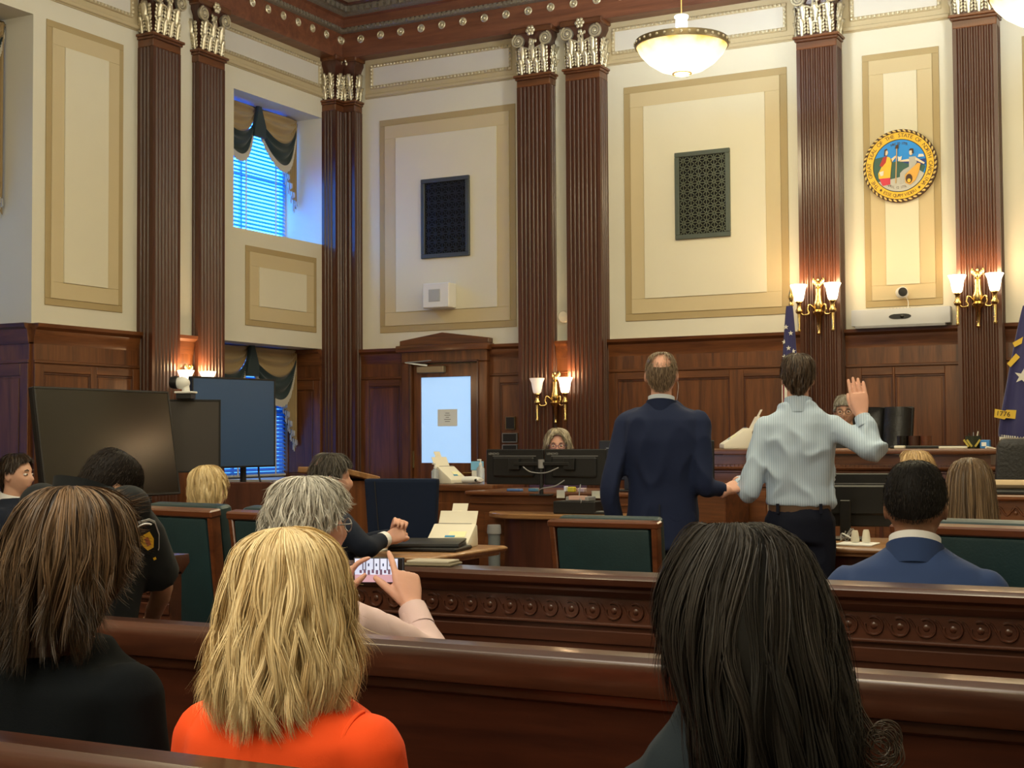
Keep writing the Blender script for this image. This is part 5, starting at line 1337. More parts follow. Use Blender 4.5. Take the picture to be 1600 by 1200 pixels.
MB().box(-0.28, 0.28, -0.2, 0.2, 0.80, 0.83).build('top', BLACK, t, bevel=0.006)
for s in (-1, 1):
    for q in (-1, 1): MB().lathe([(0, -0.012), (0.03, -0.012), (0.03, 0.012), (0, 0.012)], 10, TR(s * 0.22, q * 0.14, 0.03) @ RX).build('caster', BLACK, t)
c = P(385, 752, D=9.45)
t = thing('wooden_chair', 'plain dark wooden chair under the blue-grey screen', 'chair', (c.x, c.y, 0), R(20))
MB().box(-0.2, 0.2, -0.012, 0.012, c.z - 0.22, c.z + 0.0, Matrix.Rotation(R(4), 4, 'X')).build('back_board', W_DK, t, bevel=0.006)
MB().box(-0.22, 0.22, 0.0, 0.42, 0.43, 0.46).build('seat', W_DK, t, bevel=0.008)
for s in (-1, 1):
    MB().tube([(s * 0.2, -0.03, c.z), (s * 0.2, 0.02, 0.0)], 0.018, 8).build('back_leg', W_DK, t)
    MB().tube([(s * 0.2, 0.4, 0.43), (s * 0.2, 0.4, 0.0)], 0.018, 8).build('front_leg', W_DK, t)
pts = [P(404, 722, D=11.56), P(405, 745, D=11.45), P(412, 765, D=11.4), P(424, 790, D=11.35)]
tag(MB().tube(catmull(pts, 5), 0.008, 8).build('black_cable', BLACK, smooth=60), 'black cord hanging from the blue-grey screen', 'cord')

# ------------------------------------------------------------------ flags
FL_B = mat('flag_navy', (0.030, 0.028, 0.115), 0.8, sheen=0.2); FL_W = mat('flag_white', (0.70, 0.68, 0.62), 0.8); FL_R = mat('flag_red', (0.33, 0.02, 0.03), 0.8); FL_Y = mat('flag_gold', (0.75, 0.50, 0.05), 0.6)
def star_poly(r): return [((r if i % 2 == 0 else r * 0.4) * math.sin(i * math.pi / 5), (r if i % 2 == 0 else r * 0.4) * math.cos(i * math.pi / 5)) for i in range(10)]
def flag(lab, x, y, ztop, stripes):
    t = thing('flag', lab, 'flag', (x, y, 0))
    MB().tube([(0, 0, 0.05), (0, 0, ztop + 0.05)], 0.016, 10).build('pole', W_TAN, t)
    MB().lathe([(0, 0), (0.16, 0), (0.16, 0.02), (0.05, 0.06), (0.03, 0.10), (0, 0.10)], 20).build('base', BRASS, t, smooth=40)
    MB().lathe([(0, ztop + 0.05), (0.02, ztop + 0.05), (0.025, ztop + 0.07), (0.012, ztop + 0.09), (0.03, ztop + 0.13), (0.0, ztop + 0.22)], 12).build('spearhead', BRASS, t, smooth=50)
    return t
def cloth(t, name, f, u0, u1, v0, v1, m, off=0.0, nu=24, nv=14):
    rows = []
    for j in range(nv + 1):
        rows.append([f(u0 + (u1 - u0) * i / nu, v0 + (v1 - v0) * j / nv, off) for i in range(nu + 1)])
    return MB().strip(rows).build(name, m, t, smooth=180, fix=False)
# national flag: furled, canton on top
c = P(1236, 470, Y=12.45)
t = flag('furled blue starred and striped flag left of the pilaster', c.x, 12.45, c.z - 0.10, True)
zt = c.z - 0.05
def usf(u, v, off):
    # u around the bundle, v down
    wv = 0.03 + 0.045 * min(1, v * 3) ** 0.8
    a = (u - 0.5) * math.pi * 1.1
    return (wv * math.sin(a) * 1.0 - 0.005 - 0.01 * v, -0.035 - (wv * 0.6) * math.cos(a) - 0.02 * math.sin(u * 22) * v - off, zt - 1.9 * v)
cloth(t, 'blue_canton', usf, 0, 1, 0.0, 0.36, FL_B, nu=40)
for k in range(9):
    cloth(t, 'stripe', usf, k / 9, (k + 1) / 9, 0.36, 0.86, FL_R if k % 2 == 0 else FL_W, nu=8)
cloth(t, 'side_stripe', usf, -0.08, 0.02, 0.22, 0.36, FL_R, 0.003, nu=4)
cloth(t, 'side_stripe', usf, -0.04, 0.07, 0.26, 0.30, FL_W, 0.004, nu=4)
for k, (u, v) in enumerate(((0.35, 0.10), (0.62, 0.13), (0.25, 0.17), (0.5, 0.20), (0.72, 0.215), (0.32, 0.24), (0.6, 0.265), (0.82, 0.28), (0.42, 0.30), (0.2, 0.28), (0.66, 0.325), (0.5, 0.345))):
    p = usf(u, v, 0.006)
    MB().prism(star_poly(0.024), -0.002, TR(*p)).build('star', FL_W, t, smooth=0)
# state flag at the right edge
c = P(1607, 470, Y=11.3)
t = flag('state flag with blue, white and red fields at the right edge', c.x, 11.3, c.z - 0.10, False)
zt = c.z - 0.04
def ncf(u, v, off):
    wv = 0.03 + 0.17 * min(1, v * 1.9) ** 0.9
    a = (u - 0.5) * math.pi * 0.9
    return (wv * math.sin(a) * 1.15, -0.05 - wv * 0.5 * math.cos(a) - 0.025 * math.sin(u * 18) * min(1, v * 2) - off, zt - 1.75 * v - 0.10 * u * v)
cloth(t, 'blue_field', ncf, 0, 1, 0.0, 0.56, FL_B, nu=36, nv=20)
rows_w = [(0.15, 0.50), (0.4, 0.62)]
cloth(t, 'white_field', ncf, 0.08, 1, 0.55, 0.80, FL_W, 0.0, nu=30)
cloth(t, 'red_field', ncf, 0.08, 1, 0.80, 1.0, FL_R, 0.0, nu=30)
p = ncf(0.42, 0.30, 0.012); MB().prism(star_poly(0.062), -0.003, TR(*p) @ Matrix.Rotation(R(12), 4, 'Y')).build('star', FL_W, t, smooth=0)
for (u0, u1, v, tl) in ((0.20, 0.36, 0.155, -30), (0.10, 0.24, 0.235, -50)):
    p = ncf((u0 + u1) / 2, v, 0.010); MB().prism([(-0.05, -0.014), (0.05, -0.02), (0.055, 0.02), (-0.045, 0.022)], -0.002, TR(*p) @ Matrix.Rotation(R(tl), 4, 'Y')).build('gold_scroll', FL_Y, t, smooth=0)
p = ncf(0.17, 0.462, 0.02)
Ms = TR(*p) @ Matrix.Rotation(R(6), 4, 'Y')
MB().prism([(-0.075, -0.03), (0.0, -0.04), (0.01, -0.028), (0.13, -0.03), (0.13, 0.04), (0.01, 0.034), (0.0, 0.024), (-0.075, 0.034)], -0.003, Ms).build('gold_scroll', FL_Y, t, smooth=0)
me = text_mesh('1776', 0.052, 0.0006); b = MB(); add_mesh(b, me, Ms @ TR(-0.012, -0.005, 0) @ RX); b.build('scroll_lettering', INK, t, smooth=0)

# ------------------------------------------------------------------ people: bodies, clothes, hair
def remesh(mb, voxel, smooth=3, fac=0.5):
    """one closed skin round overlapping shapes"""
    me = mb.mesh('tmp')
    bm = bmesh.new(); bm.from_mesh(me); bmesh.ops.recalc_face_normals(bm, faces=bm.faces); bm.to_mesh(me); bm.free()
    o = bpy.data.objects.new('tmp', me); COL.objects.link(o)
    md = o.modifiers.new('r', 'REMESH'); md.mode = 'VOXEL'; md.voxel_size = voxel
    if smooth:
        sm = o.modifiers.new('s', 'SMOOTH'); sm.iterations = smooth; sm.factor = fac
    dg = bpy.context.evaluated_depsgraph_get()
    out = bpy.data.meshes.new_from_object(o.evaluated_get(dg))
    bpy.data.objects.remove(o); bpy.data.meshes.remove(me)
    return out

def wrinkle(me, amp, scale, seed=0, stretch=(1, 1, 1), zlo=None):
    n = len(me.vertices)
    co = np.empty(n * 3, np.float32); me.vertices.foreach_get('co', co); co = co.reshape(-1, 3)
    no = np.empty(n * 3, np.float32); me.vertex_normals.foreach_get('vector', no) if hasattr(me, 'vertex_normals') else me.vertices.foreach_get('normal', no)
    no = no.reshape(-1, 3)
    off = Vector((seed * 3.1, seed * 1.7, seed * 2.3))
    d = np.array([mnoise.noise(Vector((p[0] * scale * stretch[0], p[1] * scale * stretch[1], p[2] * scale * stretch[2])) + off) for p in co], np.float32)
    ridged = np.clip(1 - np.abs(d) * 3.2, 0, 1) ** 1.6
    d2 = np.array([mnoise.noise(Vector((p[0] * scale * 0.6, p[1] * scale * 0.6, p[2] * scale * 0.5)) + off * 2) for p in co], np.float32)
    co = co + no * (amp * (ridged * np.clip(0.6 + 1.6 * d2, 0, 1.3) - 0.25))[:, None]
    me.vertices.foreach_set('co', co.astype(np.float32).ravel()); me.update()

def superell(cx, cy, cz, a, b, n=24, e=2.4, tilt=0.0):
    out = []
    for k in range(n):
        t = 2 * math.pi * k / n
        c, s = math.cos(t), math.sin(t)
        x = a * math.copysign(abs(c) ** (2 / e), c); y = b * math.copysign(abs(s) ** (2 / e), s)
        out.append((cx + x, cy + y, cz + tilt * y))
    return out

SKINS = {}
def skin(name, col):
    if name not in SKINS:
        m = mat(name, col, 0.5, spec=0.4, var=0.06, vscale=30)
        b = m.node_tree.nodes['Principled BSDF']
        b.inputs['Subsurface Weight'].default_value = 0.12
        b.inputs['Subsurface Radius'].default_value = (0.02, 0.008, 0.004)
        SKINS[name] = m
    return SKINS[name]
LIGHTSK = skin('light_skin', (0.62, 0.36, 0.26)); PINKSK = skin('pink_skin', (0.66, 0.36, 0.27)); DARKSK = skin('brown_skin', (0.22, 0.105, 0.06)); TANSK = skin('tan_skin', (0.40, 0.22, 0.14))

def head_shape(mb, M, s=1.0, ears=True):
    """a head with jaw, brow, nose, lips and eye sockets; +y is the face"""
    n, m = 40, 30
    rings = []
    def g(v, c, w): return math.exp(-((v - c) / w) ** 2)
    for i in range(1, m):
        ph = math.pi * i / m
        ring = []
        for k in range(n):
            th = 2 * math.pi * k / n
            ux, uy, uz = math.sin(ph) * math.sin(th), math.sin(ph) * math.cos(th), math.cos(ph)
            x, y, z = 0.0755 * ux, 0.097 * uy, 0.118 * uz
            zz = uz
            low = max(0.0, -zz)
            x *= 1 - 0.30 * low ** 1.4
            if uy < 0:
                y *= 1 - 0.42 * low ** 1.1
            else:
                y *= 0.94
                y += 0.010 * low ** 0.8 * uy
            if uy > 0.2:
                f = min(1, (uy - 0.2) / 0.5)
                y -= 0.004 * f
                y += 0.024 * g(x, 0, 0.011) * max(0, g(z, -0.030, 0.024)) * f
                y += 0.010 * g(x, 0, 0.009) * g(z, -0.008, 0.022) * f
                y += 0.005 * g(z, 0.026, 0.012) * g(abs(x), 0.03, 0.028) * f
                y -= 0.012 * g(abs(x), 0.031, 0.015) * g(z, 0.004, 0.013) * f
                y += 0.007 * g(x, 0, 0.020) * (g(z, -0.060, 0.006) + g(z, -0.071, 0.006)) * f
                y -= 0.004 * g(x, 0, 0.022) * g(z, -0.0655, 0.0035) * f
                y += 0.009 * g(x, 0, 0.020) * g(z, -0.100, 0.016) * f
                y += 0.004 * g(abs(x), 0.046, 0.018) * g(z, -0.022, 0.02) * f
            ring.append((x * s, y * s, z * s))
        rings.append(ring)
    mb.loft(rings, M=M)
    if ears:
        for sd in (-1, 1):
            E = M @ TR(sd * 0.078 * s, -0.008 * s, -0.008 * s) @ Matrix.Rotation(sd * R(-18), 4, 'Z') @ Matrix.Rotation(R(12), 4, 'X')
            mb.ell((0, 0, 0), (0.0075 * s, 0.017 * s, 0.031 * s), 12, 10, E)
            mb.ell((sd * 0.005 * s, -0.010 * s, 0.004 * s), (0.006 * s, 0.010 * s, 0.026 * s), 10, 8, E)

def hand_shape(mb, M, side, curl=(0.3, 0.35, 0.4, 0.45), spread=0.05, thumb=0.6, s=1.0, thumb_out=1.0, thumb_curl=0.35):
    """hand in its own frame: wrist at the origin, fingers along +z, palm faces +y, thumb on side*x"""
    mb.loft([superell(0, 0, z * s, a * s, b * s, 16, 2.6) for z, a, b in ((-0.03, 0.027, 0.021), (0.0, 0.027, 0.019), (0.02, 0.033, 0.017), (0.05, 0.040, 0.016), (0.08, 0.042, 0.0145), (0.096, 0.040, 0.012))], M=M)
    mb.ell((side * 0.022 * s, 0.008 * s, 0.03 * s), (0.017 * s, 0.014 * s, 0.030 * s), 10, 8, M)
    lens = (0.072, 0.080, 0.074, 0.058)
    for k in range(4):
        x = side * (0.031 - 0.0205 * k) * s
        a = spread * (1.5 - k) * side
        L = lens[k] * s; c = curl[k]
        p = Vector((x, 0, 0.088 * s)); d = Vector((math.sin(a), 0, math.cos(a)))
        pts = [p - d * 0.02 * s, p]; ang = 0
        for j, fr in enumerate((0.45, 0.31, 0.24)):
            ang += c * (1.0, 1.15, 0.7)[j]
            dd = Vector((math.sin(a) * math.cos(ang), math.sin(ang), math.cos(a) * math.cos(ang)))
            pts.append(pts[-1] + dd * L * fr)
        r = (0.0095, 0.0095, 0.0088, 0.0082, 0.0066)
        mb.tube(pts, [q * s for q in r], 10, M=M)
        mb.ell(pts[-1], 0.0069 * s, 8, 6, M)
    p0 = Vector((side * 0.020, 0.006, 0.012)) * s
    o = thumb * thumb_out
    d1 = Vector((side * math.sin(o), 0.30, math.cos(o))).normalized()
    d2 = Vector((side * math.sin(o - thumb_curl), 0.42, math.cos(o - thumb_curl))).normalized()
    d3 = Vector((side * math.sin(o - 1.7 * thumb_curl), 0.5, math.cos(o - 1.7 * thumb_curl))).normalized()
    pts = [p0, p0 + d1 * 0.042 * s, p0 + d1 * 0.042 * s + d2 * 0.034 * s, p0 + d1 * 0.042 * s + d2 * 0.034 * s + d3 * 0.027 * s]
    mb.tube(pts, [0.013 * s, 0.0115 * s, 0.0105 * s, 0.0078 * s], 10, M=M)
    mb.ell(pts[-1], 0.0080 * s, 8, 6, M)

def frame(o, z, y):
    """matrix at o with +z along z and +y near y"""
    z = Vector(z).normalized(); y = Vector(y); y = (y - z * y.dot(z)).normalized(); x = y.cross(z)
    return Matrix(((x.x, y.x, z.x, o[0]), (x.y, y.y, z.y, o[1]), (x.z, y.z, z.z, o[2]), (0, 0, 0, 1)))

def hair_material(name, rough=0.36, spec=0.5):
    if name in MATS: return MATS[name]
    m = bpy.data.materials.new(name); m.use_nodes = True
    nt = m.node_tree; b = nt.nodes['Principled BSDF']
    at = nt.nodes.new('ShaderNodeAttribute'); at.attribute_name = 'tint'
    nt.links.new(at.outputs['Color'], b.inputs['Base Color'])
    b.inputs['Roughness'].default_value = rough
    b.inputs['Specular IOR Level'].default_value = spec
    b.inputs['Anisotropic'].default_value = 0.4
    MATS[name] = m
    return m

def hair(parent, M, rings, vmax, cols, n=4000, K=14, width=0.0022, clumps=160, wave=0.03, depth=0.016, seed=1, v0=(0.0, 0.25), length=None, flip=0.0, lift=0.0, shell=0.955, spec=0.5, rough=0.36, name='hair', jit=0.004, roots=1.0, tips=1.0, endvar=0.10, frizz=0.0, hole=None, fuzz=0.0, curl=0.0, swirl=0.0):
    """strands that follow a lofted head of hair. rings: (z, rx, ry, cx, cy); vmax: [(angle from the back in degrees, end of hair 0..1)]"""
    g = np.random.default_rng(seed)
    rg = np.array(rings, float)
    seg = np.sqrt(np.diff(rg[:, 0]) ** 2 + np.diff((rg[:, 1] + rg[:, 2]) / 2) ** 2)
    arc = np.concatenate([[0], np.cumsum(seg)]); total = arc[-1]; arc /= total
    fine = np.linspace(0, 1, 200)
    # smooth interpolation of the rings
    def cat(col):
        y = rg[:, col]; t = arc
        d = np.gradient(y, t)
        out = np.empty_like(fine)
        idx = np.clip(np.searchsorted(t, fine, 'right') - 1, 0, len(t) - 2)
        h = t[idx + 1] - t[idx]; s = (fine - t[idx]) / h
        return (2 * s ** 3 - 3 * s ** 2 + 1) * y[idx] + (s ** 3 - 2 * s ** 2 + s) * h * d[idx] + (-2 * s ** 3 + 3 * s ** 2) * y[idx + 1] + (s ** 3 - s ** 2) * h * d[idx + 1]
    tab = [cat(c) for c in range(5)]
    def S(th, v):
        v = np.clip(v, 0, 1)
        z, rx, ry, cx, cy = [np.interp(v, fine, t) for t in tab]
        return np.stack([cx + rx * np.sin(th), cy - ry * np.cos(th), z], -1), np.stack([cx + 0 * th, cy + 0 * th, z - 0.03], -1)
    va = np.array(vmax, float)
    def vm(th):
        a = np.degrees(np.abs((th + np.pi) % (2 * np.pi) - np.pi))
        if va.shape[1] == 3:      # separate left / right
            w = ((th + np.pi) % (2 * np.pi) - np.pi) > 0
            return np.where(w, np.interp(a, va[:, 0], va[:, 1]), np.interp(a, va[:, 0], va[:, 2]))
        return np.interp(a, va[:, 0], va[:, 1])
    # clumps
    cth = g.uniform(-np.pi, np.pi, clumps); cph = g.uniform(0, 6.28, clumps); cfl = g.normal(0, 1, clumps); ctone = g.uniform(0, 1, clumps); cfr = g.uniform(0.6, 1.5, clumps); cdep = g.uniform(0, 1, clumps)
    ci = g.integers(0, clumps, n)
    th0 = cth[ci] + g.normal(0, 2 * np.pi / clumps * 1.1, n)
    t = np.linspace(0, 1, K)[None, :]
    if length is None:
        vs = g.uniform(v0[0], v0[1], n) ** 1.0
        ve = vm(th0) * (1 - endvar * g.random(n) - endvar * 0.8 * cdep[ci])
        ok = ve > vs + 0.04
    else:
        vmx = vm(th0)
        vs = g.uniform(v0[0], 1, n) * vmx
        ve = np.minimum(vs + length / total * g.uniform(0.6, 1.2, n), vmx + 0.02)
        ok = ve > vs + 0.01
    vs, ve, th0, ci = vs[ok], ve[ok], th0[ok], ci[ok]; n = len(vs)
    v = vs[:, None] + (ve - vs)[:, None] * t
    clump_pull = np.clip((v - 0.15) * 1.6, 0, 0.62 if length is None else 0.25)
    th = th0[:, None] * (1 - clump_pull) + cth[ci][:, None] * clump_pull
    th = th + wave * np.sin(2 * np.pi * cfr[ci][:, None] * v * 1.6 + cph[ci][:, None]) * np.clip(v * 2, 0, 1) + 0.02 * g.normal(0, 1, n)[:, None] * v
    tipc = np.clip((v - 0.55) / 0.45, 0, 1) ** 1.7
    th = th + curl * (cfl[ci] * 0.8)[:, None] * tipc + swirl * np.exp(-v * 5.0)
    p, c = S(th, v)
    out = p - c
    r = np.linalg.norm(out, axis=-1, keepdims=True) + 1e-6
    outd = out / r
    off = -depth * (g.random(n) ** 1.3)[:, None] + 0.008 * (cdep[ci][:, None] - 0.5) * np.sin(np.pi * np.clip(v, 0, 1)) + wave * 0.12 * np.sin(2 * np.pi * cfr[ci][:, None] * v * 2.1 + cph[ci][:, None] * 2) * np.clip(v * 1.5, 0, 1)
    off = off + lift * t * g.uniform(0.3, 1.2, n)[:, None]
    tip = np.clip((t - 0.72) / 0.28, 0, 1) ** 1.6
    off = off + flip * tip * (cfl[ci] + 0.3)[:, None] - 0.35 * abs(curl) * 0.1 * tipc * np.abs(cfl[ci])[:, None]
    if fuzz: off = off + fuzz * (g.random(n) ** 6)[:, None] * t
    p = p + outd * off[..., None]
    if flip:
        p[..., 2] += np.abs(flip) * 0.5 * tip * (cfl[ci] > 0)[:, None]
    p = p + g.normal(0, jit, (n, 1, 3)) * np.clip(t, 0, 1)[..., None] + frizz * g.normal(0, 1, (n, K, 3)) * 0.001
    if hole is not None:
        hz, hy, hx, hr = hole
        q = p[:, 0, :] - np.array([hx, hy, hz]); keep = np.linalg.norm(q, axis=1) > hr * g.uniform(0.25, 1.2, n)
        p = p[keep]; outd = outd[keep]; ci = ci[keep]; n = len(p); v = v[keep]
    tan = np.gradient(p, axis=1); tan /= np.linalg.norm(tan, axis=-1, keepdims=True) + 1e-9
    sd = np.cross(tan, outd); sd /= np.linalg.norm(sd, axis=-1, keepdims=True) + 1e-9
    up = np.cross(sd, tan)
    roll = g.normal(0, 0.45, n)[:, None, None]
    wdir = sd * np.cos(roll) + up * np.sin(roll)
    w = width * (0.55 + 0.45 * g.random(n))[:, None] * np.clip(np.minimum(0.5 + 3 * t, (1.02 - t) * 3.0), 0.12, 1)
    a = p - wdir * w[..., None] / 2; b = p + wdir * w[..., None] / 2
    verts = np.stack([a, b], 2).reshape(-1, 3)
    Ml = np.array(M)
    verts = verts @ Ml[:3, :3].T + Ml[:3, 3]
    base = (np.arange(n) * K * 2)[:, None] + (np.arange(K - 1) * 2)[None, :]
    quads = np.stack([base, base + 1, base + 3, base + 2], -1).reshape(-1, 4)
    me = bpy.data.meshes.new(name)
    nv, nf = len(verts), len(quads)
    # inner shell so that nothing shows through
    T, V = 36, 20
    sh_v = []; sh_f = []
    ths = np.linspace(-np.pi, np.pi, T, endpoint=False)
    vv = np.linspace(0.0, 1, V)
    TH, VV = np.meshgrid(ths, vv, indexing='ij')
    VE = VV * vm(TH) * 0.97
    ps, cs = S(TH, VE)
    sk_ = np.clip((VE - 0.45) / 0.55, 0, 1)[..., None]
    ps = cs + (ps - cs) * (shell - 0.26 * sk_ ** 1.3 * (1 if length is None else 0.15)) + np.array([0, 0, 0.05]) * (sk_ ** 2 if length is None else 0)
    sv = ps.reshape(-1, 3) @ Ml[:3, :3].T + Ml[:3, 3]
    ii, jj = np.meshgrid(np.arange(T), np.arange(V - 1), indexing='ij')
    i2 = (ii + 1) % T
    sq = np.stack([ii * V + jj, i2 * V + jj, i2 * V + jj + 1, ii * V + jj + 1], -1).reshape(-1, 4) + nv
    if hole is not None:
        cen = ps[:, :-1].reshape(-1, 3); keep = np.linalg.norm(cen - np.array([hole[2], hole[1], hole[0]]), axis=1) > hole[3]
        sq = sq[keep]
    allv = np.concatenate([verts, sv]); allq = np.concatenate([quads, sq])
    me.vertices.add(len(allv)); me.vertices.foreach_set('co', allv.astype(np.float32).ravel())
    me.loops.add(len(allq) * 4); me.loops.foreach_set('vertex_index', allq.astype(np.int32).ravel())
    me.polygons.add(len(allq)); me.polygons.foreach_set('loop_start', (np.arange(len(allq)) * 4).astype(np.int32))
    me.update(calc_edges=True)
    # colour of every strand
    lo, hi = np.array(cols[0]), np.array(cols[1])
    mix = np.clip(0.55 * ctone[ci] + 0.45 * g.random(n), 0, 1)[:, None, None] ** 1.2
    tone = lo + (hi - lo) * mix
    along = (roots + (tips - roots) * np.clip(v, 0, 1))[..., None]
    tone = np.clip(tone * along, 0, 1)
    colr = np.ones((len(allv), 4), np.float32)
    colr[:nv, :3] = np.repeat(tone[:, :, None, :], 2, axis=2).reshape(-1, 3)
    colr[nv:, :3] = lo * 0.8
    ca = me.color_attributes.new('tint', 'FLOAT_COLOR', 'POINT')
    ca.data.foreach_set('color', colr.ravel())
    me.shade_smooth()
    return link(name, me, hair_material('hair_%d_%d' % (int(rough * 100), int(spec * 100)), rough, spec), parent, 'stuff')

def person(label, x, y, T, yaw=0, seated=True, sk=LIGHTSK, W=1.0, head=(0, 0), headoff=(0, 0), arms=None, top=None, topname='jacket', trouser=None, shirt=None, hands=None, lean=0.0, hem=None, voxel=0.012, wr=(0.010, 9), hv=0.0068, collar=True, seat=0.45, hs=1.0, neck_r=0.055, sleeves=True, z0=0.0, bulk=1.0, shoe=BLACK, sleeve_end=1.0, slope=0.0, hdz=0.0, roll=0.0, ndrop=0.0):
    """T: height of the top of the head; arms: {side: (elbow, wrist)} in the person's own frame (x right, y forward, z up)"""
    t = thing('person', label, 'person', (x, y, z0), yaw)
    T = T - z0
    N = T - 0.262 * hs - ndrop                                    # base of the neck
    hip = 0.93 * T / 1.76 if not seated else seat + 0.10
    HM = TR(headoff[0], headoff[1] + lean * 0.8, T + hdz - 0.118 * hs) @ rotz(head[0]) @ Matrix.Rotation(head[1], 4, 'X') @ Matrix.Rotation(roll, 4, 'Y')
    hb = MB()
    head_shape(hb, HM, hs)
    hc = HM @ Vector((0, -0.012, -0.045))
    nb = Vector((0, lean * 0.72 - 0.02, N - 0.06))
    hb.tube([nb, (nb + hc) / 2 + Vector((0, -0.004, 0)), hc], [neck_r * 1.18, neck_r, neck_r * 0.98], 16)
    hb.loft([superell(0, lean * 0.7, N - 0.13, 0.15 * W, 0.09, 20), superell(0, lean * 0.7, N - 0.07, 0.13 * W, 0.08, 20), superell(0, lean * 0.72 - 0.01, N - 0.03, 0.07, 0.065, 20)])
    me = remesh(hb, hv, 2)
    body = MB(); add_mesh(body, me)
    # trunk and limbs
    def tor(z): return lean * max(0.0, (z - hip)) / max(0.01, N - hip) * 0.72
    def trunk(mb, g, top_extra=0.0, zlow=None):
        zl = hip - 0.06 if zlow is None else zlow
        rows = [(N + 0.005 + top_extra, 0.066, 0.062), (N - 0.018, 0.100 * W, 0.076), (N - 0.042 - slope * 0.4, 0.150 * W, 0.090), (N - 0.085 - slope, 0.184 * W, 0.110), (N - 0.19, 0.182 * W, 0.126), (N - 0.30, 0.170 * W, 0.122), (N - 0.42, 0.158 * W, 0.114)]
        rows = [r_ for r_ in rows if r_[0] > zl + 0.05] + [(zl + 0.02, 0.172 * W, 0.122), (zl, 0.165 * W, 0.118)]
        mb.loft([superell(0, tor(z), z, a + g, b_ * bulk + g, 28, 2.5) for z, a, b_ in rows])
    sh = {s: Vector((s * 0.172 * W, tor(N - 0.1), N - 0.098 - slope)) for s in (-1, 1)}
    if arms is None: arms = {}
    for s in (-1, 1):
        if s not in arms:
            if seated: arms[s] = (Vector((s * 0.235 * W, tor(N - 0.35) + 0.02, N - 0.38)), Vector((s * 0.12, 0.27, hip + 0.10)))
            else: arms[s] = (Vector((s * 0.25 * W, -0.02, N - 0.40)), Vector((s * 0.27 * W, 0.05, N - 0.66)))
    def arm_path(s, e, w): return catmull([sh[s], sh[s] + (e - sh[s]) * 0.5, e, e + (w - e) * 0.5, w], 4)
    b2 = MB(); trunk(b2, -0.016)
    for s in (-1, 1):
        e, w = [Vector(q) for q in arms[s]]
        pth = arm_path(s, e, w); k = len(pth)
        b2.tube(pth, [0.046 - 0.020 * i / (k - 1) for i in range(k)], 12)
    feet = []
    for s in (-1, 1):
        h0 = Vector((s * 0.09, 0, hip))
        if seated: kn = Vector((s * 0.11, 0.42, hip + 0.0)); an = Vector((s * 0.11, 0.46, 0.09 if z0 == 0 else 0.09))
        else: kn = Vector((s * 0.10, 0.02, hip * 0.53)); an = Vector((s * 0.10, -0.02, 0.09))
        b2.tube([h0, (h0 + kn) / 2, kn, kn + (an - kn) * 0.3, an], [0.085, 0.075, 0.055, 0.052, 0.038], 12)
        feet.append((h0, kn, an))
    add_mesh(body, remesh(b2, 0.022, 2))
    hands = hands or {}
    for s in (-1, 1):
        e, w = [Vector(q) for q in arms[s]]
        hd = hands.get(s, {})
        z = Vector(hd.get('dir', (w - e).normalized()))
        pal = Vector(hd.get('palm', (-s * 0.5, 0.2, -0.8)))
        hb = MB()
        hand_shape(hb, frame(w, z, pal), hd.get('side', 1), **{k: v for k, v in hd.items() if k in ('curl', 'spread', 'thumb', 's', 'thumb_out', 'thumb_curl')})
        hb.tube([w - z * 0.06, w - z * 0.02, w + z * 0.012], [0.029, 0.027, 0.025], 12)
        add_mesh(body, remesh(hb, hd.get('voxel', 0.0055), 1))
    body.build('body', sk, t, smooth=180, fix=False)
    # clothes
    if top is not None:
        b = MB(); trunk(b, 0.010, 0.012 if collar else -0.02, zlow=hem)
        for s in (-1, 1):
            b.ell(sh[s] + Vector((-s * 0.002, 0, 0.0)), (0.065 * (0.88 + 0.12 * W), 0.068, 0.062), 14, 10)
            e, w = [Vector(q) for q in arms[s]]
            we = w - (w - e).normalized() * 0.022
            we = e + (we - e) * sleeve_end if sleeve_end <= 1 else we
            if sleeve_end <= 0:
                we = sh[s] + (e - sh[s]) * (1 + sleeve_end * 0.5)
                b.tube(catmull([sh[s] + Vector((-s * 0.03, 0, 0.0)), (sh[s] + we) / 2, we], 4), [0.068] * 9, 16)
            else:
                pth = arm_path(s, e, we)
                k = len(pth)
                b.tube(pth, [(0.068 - 0.028 * i / (k - 1)) * (0.9 + 0.1 * W) for i in range(k)], 16)
        me = remesh(b, voxel, 4)
        if wr[0]: wrinkle(me, wr[0], wr[1], seed=len(label) % 17, stretch=(1, 1, 0.55))
        me.shade_smooth()
        link(topname, me, top, t)
    if trouser is not None:
        b = MB()
        if seated: b.loft([superell(0, 0.0, z, a, bb, 20) for z, a, bb in ((hip - 0.10, 0.16 * W, 0.13), (hip, 0.175 * W, 0.135), (hip + 0.10, 0.165 * W, 0.12))])
        else: b.loft([superell(0, 0.0, z, a, bb, 20) for z, a, bb in ((hip - 0.13, 0.165 * W, 0.12), (hip, 0.178 * W, 0.132), (hip + 0.045, 0.166 * W, 0.122), (hip + 0.068, 0.158 * W, 0.114))])
        for h0, kn, an in feet:
            b.tube([h0, (h0 + kn) / 2, kn, kn + (an - kn) * 0.5, an + Vector((0, 0, -0.03))], [0.098, 0.088, 0.072, 0.066, 0.058], 14)
        me = remesh(b, 0.015, 3); wrinkle(me, 0.008, 8, 3, (1, 1, 0.6)); me.shade_smooth(); link('trousers', me, trouser, t)
    for h0, kn, an in feet:
        b = MB().loft([superell(an.x, an.y + yy, zz, a, bb, 14) for zz, yy, a, bb in ((0.0, 0.06, 0.042, 0.125), (0.03, 0.06, 0.045, 0.13), (0.06, 0.035, 0.04, 0.10), (0.10, 0.0, 0.04, 0.05))])
        b.build('shoe', shoe, t, smooth=60)
    return t, HM, N, sh

